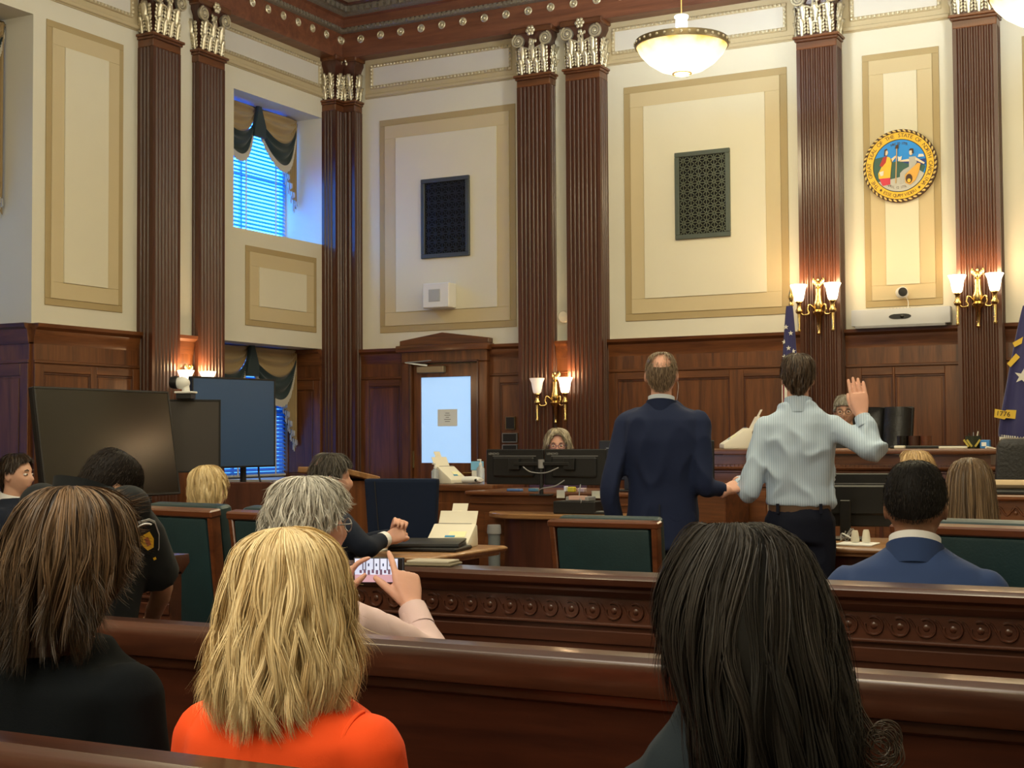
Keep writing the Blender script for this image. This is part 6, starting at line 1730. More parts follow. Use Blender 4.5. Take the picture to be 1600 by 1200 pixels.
def neckband(t, m, N, a, b, z0, z1, th=0.006, y=-0.012, tilt=-0.25, name='collar', gap=0.5, flare=0.012):
    """collar band open at the front"""
    rows = []
    n = 30
    for lay, dr in ((0, th), (1, 0)):
        for zz, fl in ((z0, flare), ((z0 + z1) / 2, flare * 0.3), (z1, 0)) if lay == 0 else ((z1, 0), (z0, flare)):
            row = []
            for k in range(n + 1):
                an = -math.pi + gap / 2 + (2 * math.pi - gap) * k / n      # 0 = back
                rx, ry = a + dr + fl, b + dr + fl
                yy = y - ry * math.cos(an)
                row.append((rx * math.sin(an), yy, zz + tilt * (yy - y)))
            rows.append(row)
    return MB().strip(rows).build(name, m, t, smooth=50)

def face_bits(t, HM, s, sk_lip, iris=(0.06, 0.04, 0.03), brow=(0.08, 0.05, 0.03), glasses=None):
    EW = mat('eye_white', (0.75, 0.72, 0.68), 0.3); IR = mat('iris_%d' % int(iris[0] * 1000), iris, 0.2)
    for sd in (-1, 1):
        MB().ell((0, 0, 0), 0.0115 * s, 12, 10, HM @ TR(sd * 0.031 * s, 0.0735 * s, 0.003 * s) @ Matrix.Scale(0.58, 4, (0, 0, 1))).build('eye', EW, t, smooth=60)
        MB().ell((0, 0, 0), (0.0055 * s, 0.003 * s, 0.0055 * s), 10, 8, HM @ TR(sd * 0.031 * s, 0.0850 * s, 0.003 * s)).build('iris', IR, t, smooth=60)
        MB().tube([HM @ Vector(q) for q in ((sd * 0.017 * s, 0.086 * s, 0.024 * s), (sd * 0.031 * s, 0.086 * s, 0.029 * s), (sd * 0.046 * s, 0.078 * s, 0.023 * s))], [0.003 * s, 0.0035 * s, 0.002 * s], 6).build('eyebrow', mat('brow_%d' % int(brow[0] * 1000), brow, 0.7), t)
    MB().tube([HM @ Vector(q) for q in ((-0.022 * s, 0.084 * s, -0.066 * s), (-0.008 * s, 0.0905 * s, -0.065 * s), (0.008 * s, 0.0905 * s, -0.065 * s), (0.022 * s, 0.084 * s, -0.066 * s))], [0.002 * s, 0.0045 * s, 0.0045 * s, 0.002 * s], 8).build('lips', mat('lip_%d' % int(sk_lip[0] * 1000), sk_lip, 0.45), t, smooth=60)
    if glasses is not None: spectacles(t, HM, s, glasses)

def spectacles(t, HM, s, m, r=0.021):
    g = bpy.data.objects.new('glasses', None); COL.objects.link(g); g.parent = t
    for sd in (-1, 1):
        MB().tube([HM @ Vector((sd * 0.031 * s + r * 1.15 * s * math.cos(a), 0.099 * s - 0.01 * s * abs(math.cos(a) > 0.3 and 0.3), 0.001 * s + r * 0.85 * s * math.sin(a))) for a in [2 * math.pi * i / 20 for i in range(20)]], 0.0018 * s, 6, closed=True).build('rim', m, g, smooth=60)
        MB().tube([HM @ Vector(q) for q in ((sd * 0.056 * s, 0.096 * s, 0.006 * s), (sd * 0.080 * s, 0.075 * s, 0.006 * s), (sd * 0.084 * s, 0.0, 0.004 * s), (sd * 0.080 * s, -0.02 * s, -0.02 * s))], 0.0018 * s, 6).build('temple', m, g, smooth=60)
    MB().tube([HM @ Vector(q) for q in ((-0.008 * s, 0.1 * s, 0.004 * s), (0, 0.103 * s, 0.007 * s), (0.008 * s, 0.1 * s, 0.004 * s))], 0.0016 * s, 6).build('bridge', m, g, smooth=60)
    return g

MEN = [(0.124, 0.004, 0.004, 0, -0.01), (0.121, 0.030, 0.036, 0, -0.008), (0.105, 0.058, 0.072, 0, -0.006), (0.070, 0.077, 0.096, 0, -0.004), (0.025, 0.084, 0.106, 0, -0.004), (-0.025, 0.081, 0.102, 0, -0.006), (-0.065, 0.071, 0.085, 0, -0.012), (-0.10, 0.060, 0.068, 0, -0.018)]
MEN_V = [(0, 1.0), (35, 0.96), (62, 0.80), (80, 0.66), (110, 0.64), (135, 0.46), (180, 0.40)]

# ------------------------------------------------------------------ the people of the photograph
SUIT_NAVY = mat('navy_suit', (0.012, 0.019, 0.054), 0.8, spec=0.2, sheen=0.03, bump=0.05, bscale=400)
SUIT_BLUE = mat('blue_suit', (0.028, 0.052, 0.140), 0.8, spec=0.2, sheen=0.05, bump=0.05, bscale=400)
SUIT_DARK = mat('midnight_suit', (0.009, 0.013, 0.026), 0.8, spec=0.2, sheen=0.03, bump=0.05, bscale=400)
BLACKW = mat('black_wool', (0.0045, 0.006, 0.008), 0.9, spec=0.12, sheen=0.0, bump=0.08, bscale=300)
ORANGE = mat('orange_wool', (0.88, 0.085, 0.016), 0.85, spec=0.2, sheen=0.03, bump=0.05, bscale=300)
PINKSH = mat('pale_pink_cotton', (0.70, 0.52, 0.52), 0.8, bump=0.04, bscale=300)
WSHIRT = mat('white_shirt', (0.78, 0.78, 0.78), 0.75)
ROBE = mat('black_robe', (0.006, 0.006, 0.007), 0.7)
UNIF = mat('black_uniform', (0.008, 0.010, 0.012), 0.8, spec=0.25, sheen=0.03)
TROU = mat('dark_trousers', (0.007, 0.009, 0.020), 0.8, spec=0.2)
def stripe_shirt():
    m = mat('striped_shirt', (0.44, 0.52, 0.57), 0.8)
    nt = m.node_tree; b = nt.nodes['Principled BSDF']
    tc = nt.nodes.new('ShaderNodeTexCoord'); w = nt.nodes.new('ShaderNodeTexWave'); w.inputs['Scale'].default_value = 26; w.bands_direction = 'X'; w.inputs['Distortion'].default_value = 0.3
    nt.links.new(tc.outputs['Object'], w.inputs['Vector'])
    mx = nt.nodes.new('ShaderNodeMix'); mx.data_type = 'RGBA'
    mx.inputs['A'].default_value = (0.50, 0.60, 0.74, 1); mx.inputs['B'].default_value = (0.34, 0.45, 0.60, 1)
    nt.links.new(w.outputs['Fac'], mx.inputs['Factor']); nt.links.new(mx.outputs['Result'], b.inputs['Base Color'])
    return m
STRIPE = stripe_shirt()
def local(x, y, yaw, z0=0.0):
    Mi = (Matrix.Translation((x, y, z0)) @ rotz(yaw)).inverted()
    return lambda p: Mi @ Vector(p)

# --- blonde woman in the orange jacket (on the nearest pew)
c = P(452, 823, D=2.47); T = c.z - 0.012
t, HM, N, sh = person('blonde woman seated in an orange jacket, seen from behind', c.x, c.y - 0.02, T, R(2), True, LIGHTSK, 0.94, (R(2), 0), (0, 0.01), top=ORANGE, trouser=BLACKW, lean=0.02, wr=(0.004, 6), slope=-0.004)
for s in (-1, 1):      # raised sleeve-head seams of the jacket
    cx = sh[s].x - s * 0.018
    MB().tube([(cx + s * 0.012 * math.sin(a), sh[s].y - 0.078 * math.cos(a), sh[s].z - 0.03 + 0.092 * math.sin(a)) for a in [R(-30 + 12 * i) for i in range(11)]], 0.0045, 6).build('sleeve_seam', ORANGE, t, smooth=60)
hair(t, HM, [(0.131, 0.003, 0.02, 0, -0.01), (0.123, 0.045, 0.06, 0, -0.01), (0.098, 0.080, 0.094, 0, -0.012), (0.045, 0.100, 0.110, 0, -0.014), (-0.013, 0.108, 0.116, 0, -0.018), (-0.07, 0.115, 0.120, 0, -0.022), (-0.125, 0.122, 0.124, 0, -0.026), (-0.18, 0.114, 0.114, 0, -0.034), (-0.24, 0.082, 0.086, 0, -0.045)],
     [(0, 1.0), (60, 0.98), (125, 0.93), (140, 0.7), (155, 0.32), (180, 0.24)], ((0.68, 0.48, 0.22), (0.97, 0.82, 0.50)), n=12500, K=15, width=0.0019, clumps=120, wave=0.085, depth=0.018, seed=3, v0=(0.0, 0.30), flip=0.014, endvar=0.20, jit=0.0025, roots=0.95, tips=0.92, spec=0.35, rough=0.42, fuzz=0.022, curl=0.22)

# --- brown-haired woman in the black jacket at the left edge
c = P(108, 760, D=2.70); T = c.z - 0.012
t, HM, N, sh = person('brown-haired woman in a black jacket at the left edge, seen from behind', c.x, c.y - 0.02, T, R(-2), True, PINKSK, 0.90, (R(-4), R(-3)), (0, 0.02), top=BLACKW, trouser=BLACKW, lean=0.03, wr=(0.003, 7), slope=-0.018, ndrop=0.028)
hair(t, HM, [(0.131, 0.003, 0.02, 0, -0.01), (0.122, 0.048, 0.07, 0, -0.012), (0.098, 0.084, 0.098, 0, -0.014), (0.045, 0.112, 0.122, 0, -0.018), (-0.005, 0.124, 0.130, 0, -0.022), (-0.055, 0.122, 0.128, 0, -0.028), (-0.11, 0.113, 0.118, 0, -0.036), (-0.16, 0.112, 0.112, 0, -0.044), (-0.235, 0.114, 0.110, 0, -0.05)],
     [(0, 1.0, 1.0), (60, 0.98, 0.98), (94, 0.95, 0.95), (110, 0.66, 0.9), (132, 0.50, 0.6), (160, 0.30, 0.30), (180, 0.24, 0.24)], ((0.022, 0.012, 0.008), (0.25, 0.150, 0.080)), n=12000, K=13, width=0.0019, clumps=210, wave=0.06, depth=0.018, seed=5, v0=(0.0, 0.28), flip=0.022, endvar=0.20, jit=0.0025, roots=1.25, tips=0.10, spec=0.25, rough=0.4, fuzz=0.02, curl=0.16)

# --- dark-haired person with glasses, right foreground
c = P(1150, 811, D=2.10); T = c.z - 0.012
t, HM, N, sh = person('person with long dark hair and glasses in the right foreground', c.x, c.y - 0.02, T, R(8), True, LIGHTSK, 0.82, (R(28), R(-4)), (0, 0.02), top=mat('slate_jacket', (0.014, 0.021, 0.028), 0.85, spec=0.2, sheen=0.02, bump=0.05, bscale=300), trouser=BLACKW, lean=0.03, wr=(0.003, 7), slope=0.055)
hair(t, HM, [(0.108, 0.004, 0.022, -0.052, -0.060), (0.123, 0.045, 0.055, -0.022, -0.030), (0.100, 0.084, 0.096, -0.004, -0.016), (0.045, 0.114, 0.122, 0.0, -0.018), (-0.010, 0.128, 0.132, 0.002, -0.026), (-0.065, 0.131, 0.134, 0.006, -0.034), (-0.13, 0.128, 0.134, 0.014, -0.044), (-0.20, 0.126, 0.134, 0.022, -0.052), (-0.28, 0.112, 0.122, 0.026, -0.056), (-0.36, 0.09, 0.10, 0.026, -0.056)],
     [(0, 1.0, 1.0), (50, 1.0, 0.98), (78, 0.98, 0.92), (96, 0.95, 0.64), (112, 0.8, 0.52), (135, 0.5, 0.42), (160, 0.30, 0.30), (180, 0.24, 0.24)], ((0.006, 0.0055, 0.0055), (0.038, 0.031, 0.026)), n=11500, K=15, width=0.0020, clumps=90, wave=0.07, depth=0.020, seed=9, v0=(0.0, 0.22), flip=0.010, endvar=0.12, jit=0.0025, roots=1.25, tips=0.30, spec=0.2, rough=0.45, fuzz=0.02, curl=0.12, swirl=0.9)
spectacles(t, HM, 1.0, BLACK)
b = MB()
g = random.Random(4)
for k in range(26):      # loose curl that sticks out at the right
    r0 = 0.026 * g.uniform(0.5, 1.1); cx, cz = 0.165 + g.uniform(-0.012, 0.012), -0.195 + g.uniform(-0.015, 0.015)
    pts = [HM @ Vector((0.10 + g.uniform(-0.01, 0.02), -0.11, cz + 0.09))] + [HM @ Vector((cx - r0 * math.cos(a), -0.12 + g.uniform(-0.004, 0.004), cz + r0 * math.sin(a))) for a in [0.6 + 5.2 * i / 9 for i in range(10)]]
    b.tube(catmull(pts, 3), 0.0009, 4)
b.build('loose_curl', mat('dark_brown_hair', (0.05, 0.035, 0.026), 0.45), t, kind='stuff', smooth=60)

# --- grey-haired woman who films with a phone (on the second pew)
c = P(472, 742, D=3.75); T = c.z - 0.018
gx, gy, gyaw = c.x, c.y - 0.02, R(-10)
L = local(gx, gy, gyaw)
rw = P(642, 946, D=4.04); re = P(672, 1024, D=3.92); lw = P(532, 935, D=4.16); le = P(492, 1015, D=4.0)
ph = P(594, 891, D=4.13)
rh = (P(634, 900, D=4.10) - rw)
t, HM, N, sh = person('grey-haired woman in a pale pink shirt filming with a phone', gx, gy, T, gyaw, True, PINKSK, 0.88, (R(-20), 0), (0, 0.02), arms={1: (L(re), L(rw)), -1: (L(le), L(lw))}, top=PINKSH, topname='shirt', trouser=TROU, lean=0.03, wr=(0.005, 8),
    hands={1: dict(dir=(L(rw + rh) - L(rw)), palm=L(rw + Vector((-0.8, 0.45, 0.1))) - L(rw), side=-1, curl=(0.08, 0.85, 1.05, 1.15), thumb=0.55, thumb_curl=0.1, spread=0.02, voxel=0.0045, s=1.12),
           -1: dict(dir=L(lw + Vector((0.35, 0.1, 0.9))) - L(lw), palm=L(lw + Vector((0.7, 0.4, -0.3))) - L(lw), side=1, curl=(0.3, 0.5, 0.6, 0.6))})
GREYR = [(0.134, 0.006, 0.01, 0, -0.01), (0.129, 0.038, 0.046, 0, -0.010), (0.110, 0.070, 0.082, 0, -0.010), (0.075, 0.089, 0.104, 0, -0.010), (0.025, 0.096, 0.112, 0, -0.012), (-0.025, 0.095, 0.110, 0, -0.016), (-0.070, 0.085, 0.097, 0, -0.022), (-0.11, 0.070, 0.076, 0, -0.024)]
hair(t, HM, GREYR, [(0, 1.0), (45, 0.95), (70, 0.80), (95, 0.66), (115, 0.58), (140, 0.46), (180, 0.36)], ((0.26, 0.24, 0.20), (0.80, 0.77, 0.69)), n=8000, K=11, width=0.0024, clumps=300, wave=0.10, depth=0.010, seed=12, v0=(0.0, 0.8), length=0.10, lift=0.003, flip=0.004, jit=0.004, spec=0.3, rough=0.45, fuzz=0.012, frizz=0.3)
spectacles(t, HM, 1.0, STEEL)
# shirt cuffs
for w_, e_ in ((rw, re), (lw, le)):
    w1, e1 = L(w_), L(e_); d = (w1 - e1).normalized()
    MB().tube([w1 - d * 0.085, w1 - d * 0.05, w1 - d * 0.012, w1 - d * 0.012, w1 - d * 0.05], [0.045, 0.043, 0.041, 0.036, 0.036], 18, caps=False).build('cuff', PINKSH, t, smooth=60)
# ring on the hand
fm = frame(L(rw), L(rw + rh) - L(rw), L(rw + Vector((-0.8, 0.45, 0.1))) - L(rw))
MB().tube([fm @ TR(-0.0105, 0.004, 0.108) @ Vector((0.0112 * math.cos(a), 0.0112 * math.sin(a), 0.0)) for a in [2 * math.pi * i / 16 for i in range(16)]], 0.0028, 6, closed=True).build('finger_ring', STEEL, t, smooth=60)
# her phone: a thing of its own
pt = thing('phone', 'smartphone held sideways, its screen showing the courtroom', 'phone', ph, R(27.5 - 6))
MB().box(-0.078, 0.072, -0.004, 0.004, -0.037, 0.037).build('case', BLACK, pt, bevel=0.003, seg=2)
MB().box(-0.074, 0.068, -0.0048, -0.004, -0.034, 0.034).build('screen', mat('phone_white', (0.3, 0.3, 0.3), 0.3, emit=(0.72, 0.78, 0.98), estr=0.85), pt, smooth=0)
def scr(nm, col, rects, e=0.6):
    b = MB()
    for x0, x1, z0, z1 in rects: b.box(x0, x1, -0.0054, -0.0048, z0, z1)
    b.build(nm, mat('phone_' + nm, tuple(0.3 * q for q in col), 0.3, emit=col, estr=e), pt, kind='stuff', smooth=0)
scr('screen_columns', (0.25, 0.25, 0.32), [(x, x + 0.004, 0.0, 0.034) for x in (-0.052, -0.044, -0.02, -0.002, 0.02, 0.038)])
scr('screen_seals', (0.05, 0.07, 0.12), [(x, x + 0.004, 0.012, 0.02) for x in (-0.035, -0.012, 0.008, 0.028)])
scr('screen_people', (0.22, 0.12, 0.18), [(-0.06 + 0.012 * k, -0.053 + 0.012 * k, -0.008 - 0.003 * (k % 3), 0.001 + 0.002 * (k % 2)) for k in range(10)])
scr('screen_pews', (0.75, 0.42, 0.46), [(-0.074, 0.052, -0.034, -0.012)], 0.75)
scr('screen_bar', (0.02, 0.02, 0.02), [(0.053, 0.068, -0.034, 0.034)], 0.1)

# --- man standing in the navy suit
c = P(1033, 548, D=7.5); T = c.z - 0.006
yaw = R(15); L = local(c.x, c.y, yaw)
re, rw = P(1100, 760, D=7.36), P(1136, 766, D=7.44)
le, lw = P(953, 762, D=7.45), P(962, 855, D=7.5)
t, HM, N, sh = person('balding man standing in a navy suit, back to the camera', c.x, c.y, T, yaw, False, PINKSK, 1.09, (R(4), 0), (0, 0.0), arms={1: (L(re), L(rw)), -1: (L(le), L(lw))}, top=SUIT_NAVY, trouser=SUIT_NAVY, hem=0.80, wr=(0.016, 6.0), voxel=0.012, hs=1.05, slope=0.0, bulk=1.05,
    hands={1: dict(dir=L(rw + Vector((0.30, 0.9, 0.25))) - L(rw), palm=L(rw + Vector((0, 1, -0.2))) - L(rw), side=-1, curl=(0.35, 0.4, 0.45, 0.5))})
hair(t, HM, MEN, [(0, 0.97), (35, 0.94), (62, 0.80), (80, 0.62), (110, 0.58), (135, 0.45), (180, 0.36)], ((0.12, 0.082, 0.055), (0.36, 0.26, 0.17)), n=5000, K=6, width=0.0020, clumps=900, wave=0.02, depth=0.004, seed=21, v0=(0.0, 1), length=0.022, lift=0.001, spec=0.25, shell=0.962, jit=0.001, hole=(0.085, -0.085, 0.0, 0.052))
neckband(t, mat('pale_blue_collar', (0.60, 0.66, 0.74), 0.7), N, 0.064, 0.064, N - 0.002, N + 0.034, name='shirt_collar', flare=0.0)
neckband(t, SUIT_NAVY, N, 0.073, 0.071, N - 0.06, N + 0.010, 0.007, name='jacket_collar', gap=1.2, flare=0.006)
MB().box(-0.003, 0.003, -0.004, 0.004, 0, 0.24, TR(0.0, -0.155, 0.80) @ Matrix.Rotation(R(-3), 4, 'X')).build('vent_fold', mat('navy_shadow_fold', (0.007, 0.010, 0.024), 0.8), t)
MB().tube(catmull([HM @ Vector(q) for q in ((0.082, 0.0, -0.02), (0.088, 0.012, -0.06), (0.08, 0.03, -0.12), (0.07, 0.05, -0.17))], 4), 0.0018, 6).build('earphone_cord', WHITE, t)

# --- witness with the raised hand
c = P(1246, 552, D=7.5); T = c.z - 0.016
wyaw = R(15); L = local(c.x, c.y, wyaw)
re, rw = P(1368, 708, D=7.28), P(1346, 648, D=7.40)
le, lw = P(1176, 770, D=7.38), P(1158, 757, D=7.18)
le, lw = P(1172, 772, D=7.45), P(1153, 753, D=7.62)
tip = P(1336, 585, D=7.46)
t, HM, N, sh = person('witness in a pale striped shirt standing with the right hand raised', c.x, c.y, T, wyaw, False, PINKSK, 0.99, (R(2), R(-4)), (0, 0.01), arms={1: (L(re), L(rw)), -1: (L(le), L(lw))}, top=STRIPE, topname='shirt', trouser=TROU, hem=1.02, wr=(0.020, 8.5), voxel=0.011, slope=0.01,
    hands={1: dict(dir=L(tip) - L(rw), palm=L(rw + FW) - L(rw), side=-1, curl=(0.03, 0.03, 0.04, 0.06), spread=0.012, thumb=0.36, thumb_curl=0.28, voxel=0.0038, s=1.2),
           -1: dict(dir=L(lw + Vector((-0.25, 0.9, -0.05))) - L(lw), palm=L(lw + Vector((0.3, 0.4, -0.8))) - L(lw), side=1, curl=(0.5, 0.5, 0.55, 0.6))})
hair(t, HM, [(0.136, 0.006, 0.008, 0, 0.0), (0.130, 0.036, 0.042, 0, -0.004), (0.112, 0.066, 0.080, 0, -0.006), (0.075, 0.084, 0.104, 0, -0.006), (0.025, 0.087, 0.110, 0, -0.006), (-0.025, 0.081, 0.102, 0, -0.008), (-0.065, 0.070, 0.084, 0, -0.014), (-0.10, 0.058, 0.066, 0, -0.020)], [(0, 1.0), (30, 0.96), (55, 0.82), (76, 0.66), (110, 0.62), (135, 0.46), (180, 0.38)], ((0.020, 0.012, 0.008), (0.12, 0.072, 0.042)), n=6000, K=8, width=0.0022, clumps=200, wave=0.05, depth=0.010, seed=22, v0=(0.0, 1), length=0.055, lift=0.006, spec=0.35, shell=0.965, jit=0.003)
neckband(t, STRIPE, N, 0.066, 0.066, N - 0.05, N + 0.036, name='collar', flare=0.008)
b = MB().loft([superell(0, 0, z, 0.163, 0.120, 32, 2.4) for z in (0.992, 1.03)]); b.build('belt', mat('brown_belt', (0.10, 0.055, 0.03), 0.45), t, smooth=50)
for k in (-0.11, 0.11): MB().box(k - 0.008, k + 0.008, -0.118, -0.105, 0.985, 1.036).build('belt_loop', TROU, t)
for w_, e_, nm in ((rw, re, 'cuff'), (lw, le, 'cuff')):
    w1, e1 = L(w_), L(e_); d = (w1 - e1).normalized()
    MB().tube([w1 - d * 0.075, w1 - d * 0.04, w1 - d * 0.012, w1 - d * 0.012, w1 - d * 0.04], [0.046, 0.044, 0.041, 0.036, 0.036], 18, caps=False).build(nm, STRIPE, t, smooth=60)

# --- man in the blue suit, seated beyond the bar
c = P(1433, 725, D=4.3); T = c.z - 0.006
t, HM, N, sh = person('dark-haired man in a blue suit seated just beyond the bar', c.x, c.y - 0.06, T + 0.035, R(8), True, DARKSK, 1.16, (0, R(-12)), (0, 0.035), top=SUIT_BLUE, trouser=SUIT_BLUE, lean=0.06, wr=(0.004, 5), hs=1.10, hdz=-0.03, neck_r=0.062, slope=0.012, voxel=0.01)
hair(t, HM, [(z * 1.12, rx * 1.12, ry * 1.12, cx, cy) for z, rx, ry, cx, cy in MEN], [(0, 0.84), (35, 0.81), (62, 0.71), (80, 0.61), (110, 0.58), (135, 0.46), (180, 0.38)], ((0.006, 0.005, 0.005), (0.020, 0.016, 0.014)), n=9000, K=5, width=0.0018, clumps=3000, wave=0.02, depth=0.004, seed=31, v0=(0.0, 1), length=0.012, lift=0.0005, spec=0.1, rough=0.55, shell=0.985, jit=0.001)
neckband(t, WSHIRT, N, 0.070, 0.070, N + 0.004, N + 0.036, y=0.03, tilt=-0.42, name='shirt_collar', flare=0.0)
neckband(t, SUIT_BLUE, N, 0.079, 0.077, N - 0.06, N + 0.012, 0.006, y=0.03, tilt=-0.42, name='jacket_collar', gap=1.2, flare=0.004)
s_ = thing('wooden_stool', 'plain wooden seat hidden under the man in the blue suit', 'stool', (c.x, c.y - 0.08, 0))
MB().box(-0.2, 0.2, -0.18, 0.18, 0.40, 0.44).build('seat', W_DK, s_, bevel=0.008)
for sx in (-1, 1):
    for sy in (-1, 1): MB().tube([(sx * 0.16, sy * 0.14, 0.4), (sx * 0.18, sy * 0.16, 0)], 0.018, 8).build('leg', W_DK, s_)

# --- woman with long straight hair, right
c = P(1516, 714, D=5.9); T = c.z - 0.01
t, HM, N, sh = person('woman with long straight brown hair behind the right green chair', c.x, c.y - 0.02, T, R(4), True, LIGHTSK, 0.86, (R(4), 0), (0, 0.0), top=BLACKW, trouser=BLACKW, wr=(0.003, 7), voxel=0.015)
hair(t, HM, [(0.128, 0.004, 0.03, 0, -0.01), (0.122, 0.040, 0.060, 0, -0.01), (0.100, 0.070, 0.088, 0, -0.01), (0.045, 0.090, 0.108, 0, -0.012), (-0.02, 0.094, 0.112, 0, -0.018), (-0.09, 0.096, 0.112, 0, -0.026), (-0.17, 0.102, 0.112, 0, -0.034), (-0.27, 0.104, 0.108, 0, -0.042), (-0.36, 0.10, 0.10, 0, -0.05)], [(0, 1.0), (80, 1.0), (120, 0.9), (145, 0.5), (160, 0.26), (180, 0.2)], ((0.075, 0.042, 0.022), (0.34, 0.22, 0.12)), n=4200, K=11, width=0.0030, clumps=120, wave=0.02, depth=0.014, seed=41, v0=(0.0, 0.12), endvar=0.06, jit=0.003, roots=0.7, tips=1.35, spec=0.4, fuzz=0.03)

# --- blonde person whose crown shows before the bench
c = P(1428, 703, D=8.6); T = c.z - 0.012
t, HM, N, sh = person('blonde person before the bench, only the crown visible over the dark head', c.x, c.y, T, R(100), True, LIGHTSK, 0.86, top=BLACKW, trouser=BLACKW, wr=(0, 7), voxel=0.018)
hair(t, HM, [(0.130, 0.004, 0.03, 0, -0.01), (0.122, 0.045, 0.065, 0, -0.01), (0.098, 0.076, 0.09, 0, -0.012), (0.045, 0.098, 0.110, 0, -0.016), (-0.02, 0.104, 0.116, 0, -0.02), (-0.09, 0.106, 0.114, 0, -0.028), (-0.16, 0.10, 0.10, 0, -0.036)], [(0, 1.0), (90, 0.98), (125, 0.8), (145, 0.4), (180, 0.24)], ((0.40, 0.25, 0.11), (0.75, 0.54, 0.28)), n=1800, K=9, width=0.004, clumps=120, wave=0.05, depth=0.016, seed=42, endvar=0.1, spec=0.35)

# --- judge
c = P(1320, 617, D=10.9); T = c.z - 0.006
t, HM, N, sh = person('grey-haired judge with glasses, half hidden by the raised hand', c.x, c.y, T, R(190), True, LIGHTSK, 1.0, (0, R(-6)), top=ROBE, topname='robe', trouser=ROBE, wr=(0.004, 6), voxel=0.015, z0=DZ, bulk=1.1)
face_bits(t, HM, 1.0, (0.42, 0.16, 0.14), brow=(0.25, 0.22, 0.2), glasses=BLACK)
hair(t, HM, MEN, MEN_V, ((0.16, 0.14, 0.11), (0.42, 0.40, 0.34)), n=4000, K=6, width=0.003, clumps=160, wave=0.04, depth=0.008, seed=51, v0=(0.0, 1), length=0.045, lift=0.004, spec=0.3, shell=0.965)
neckband(t, WSHIRT, N, 0.064, 0.064, N - 0.03, N + 0.03, name='shirt_collar', gap=0.15)

# --- clerk with glasses behind the monitors
c = P(871, 669, D=11.35); T = c.z - 0.014
t, HM, N, sh = person('clerk with wavy grey-blonde hair and glasses behind the twin monitors', c.x, c.y, T, R(204), True, PINKSK, 0.88, (0, R(-8)), top=mat('plum_blouse', (0.06, 0.03, 0.07), 0.8), topname='blouse', trouser=TROU, wr=(0.004, 6), voxel=0.015, seat=0.58, sk=None) if False else person('clerk with wavy grey-blonde hair and glasses behind the twin monitors', c.x, c.y, T, R(204), True, PINKSK, 0.88, (0, R(-8)), top=mat('plum_blouse', (0.06, 0.03, 0.07), 0.8), topname='blouse', trouser=TROU, wr=(0.004, 6), voxel=0.015, seat=0.58)
face_bits(t, HM, 1.0, (0.45, 0.16, 0.16), brow=(0.2, 0.14, 0.1), glasses=mat('violet_frames', (0.06, 0.03, 0.12), 0.4))
hair(t, HM, [(0.136, 0.006, 0.02, 0.01, -0.0), (0.130, 0.042, 0.055, 0.006, -0.006), (0.110, 0.074, 0.088, 0, -0.008), (0.065, 0.096, 0.108, 0, -0.010), (0.01, 0.106, 0.116, 0, -0.014), (-0.05, 0.110, 0.116, 0, -0.02), (-0.10, 0.106, 0.104, 0, -0.026)], [(0, 1.0), (100, 0.98), (128, 0.8), (146, 0.5), (160, 0.36), (180, 0.33)], ((0.24, 0.19, 0.12), (0.66, 0.58, 0.44)), n=2800, K=10, width=0.0036, clumps=110, wave=0.10, depth=0.018, seed=52, v0=(0.0, 0.4), endvar=0.15, flip=0.01, spec=0.3)

# --- lawyer at the left counsel table
c = P(511, 708, D=7.15); T = c.z - 0.006
ly = R(-22); lx0, ly0 = c.x - 0.01, c.y - 0.03; L = local(lx0, ly0, ly)
re, rw = P(570, 856, D=6.95), P(603, 842, D=7.12)
lw = P(618, 836, D=7.22); le = P(560, 850, D=7.35)
t, HM, N, sh = person('balding man in a midnight suit seated at the left counsel table, hands clasped', lx0, ly0, T, ly, True, PINKSK, 1.04, (R(-22), R(-2)), (0, 0.02), arms={1: (L(re), L(rw)), -1: (L(le), L(lw))}, top=SUIT_DARK, trouser=SUIT_DARK, lean=0.04, wr=(0.006, 6), hs=1.05, voxel=0.012,
    hands={1: dict(dir=L(rw + Vector((0.62, 0.55, 0.30))) - L(rw), palm=L(rw + Vector((-0.55, 0.55, -0.3))) - L(rw), side=1, curl=(0.85, 0.95, 0.95, 0.95), thumb=0.25, voxel=0.005),
           -1: dict(dir=L(lw + Vector((0.35, -0.2, 0.55))) - L(lw), palm=L(lw + Vector((0.3, -0.6, -0.4))) - L(lw), side=1, curl=(0.75, 0.8, 0.85, 0.9), thumb=0.25)})
hair(t, HM, [(z * 1.05, rx * 1.05, ry * 1.05, cx, cy) for z, rx, ry, cx, cy in MEN], [(0, 1.0), (40, 0.97), (65, 0.82), (85, 0.64), (110, 0.60), (135, 0.44), (180, 0.36)], ((0.018, 0.014, 0.011), (0.16, 0.14, 0.115)), n=6000, K=7, width=0.0022, clumps=180, wave=0.05, depth=0.010, seed=61, v0=(0.0, 1), length=0.055, lift=0.008, spec=0.3, shell=0.965, hole=(0.095, -0.070, 0.0, 0.048))
w1, e1 = L(rw), L(re); d = (w1 - e1).normalized()
MB().tube([w1 - d * 0.045, w1 - d * 0.008, w1 - d * 0.008, w1 - d * 0.03], [0.041, 0.041, 0.036, 0.036], 16, caps=False).build('cuff', WSHIRT, t, smooth=60)
neckband(t, WSHIRT, N, 0.066, 0.066, N - 0.002, N + 0.034, name='shirt_collar', flare=0.0)
neckband(t, SUIT_DARK, N, 0.076, 0.074, N - 0.05, N + 0.012, 0.010, name='jacket_collar', gap=1.2, flare=0.02)

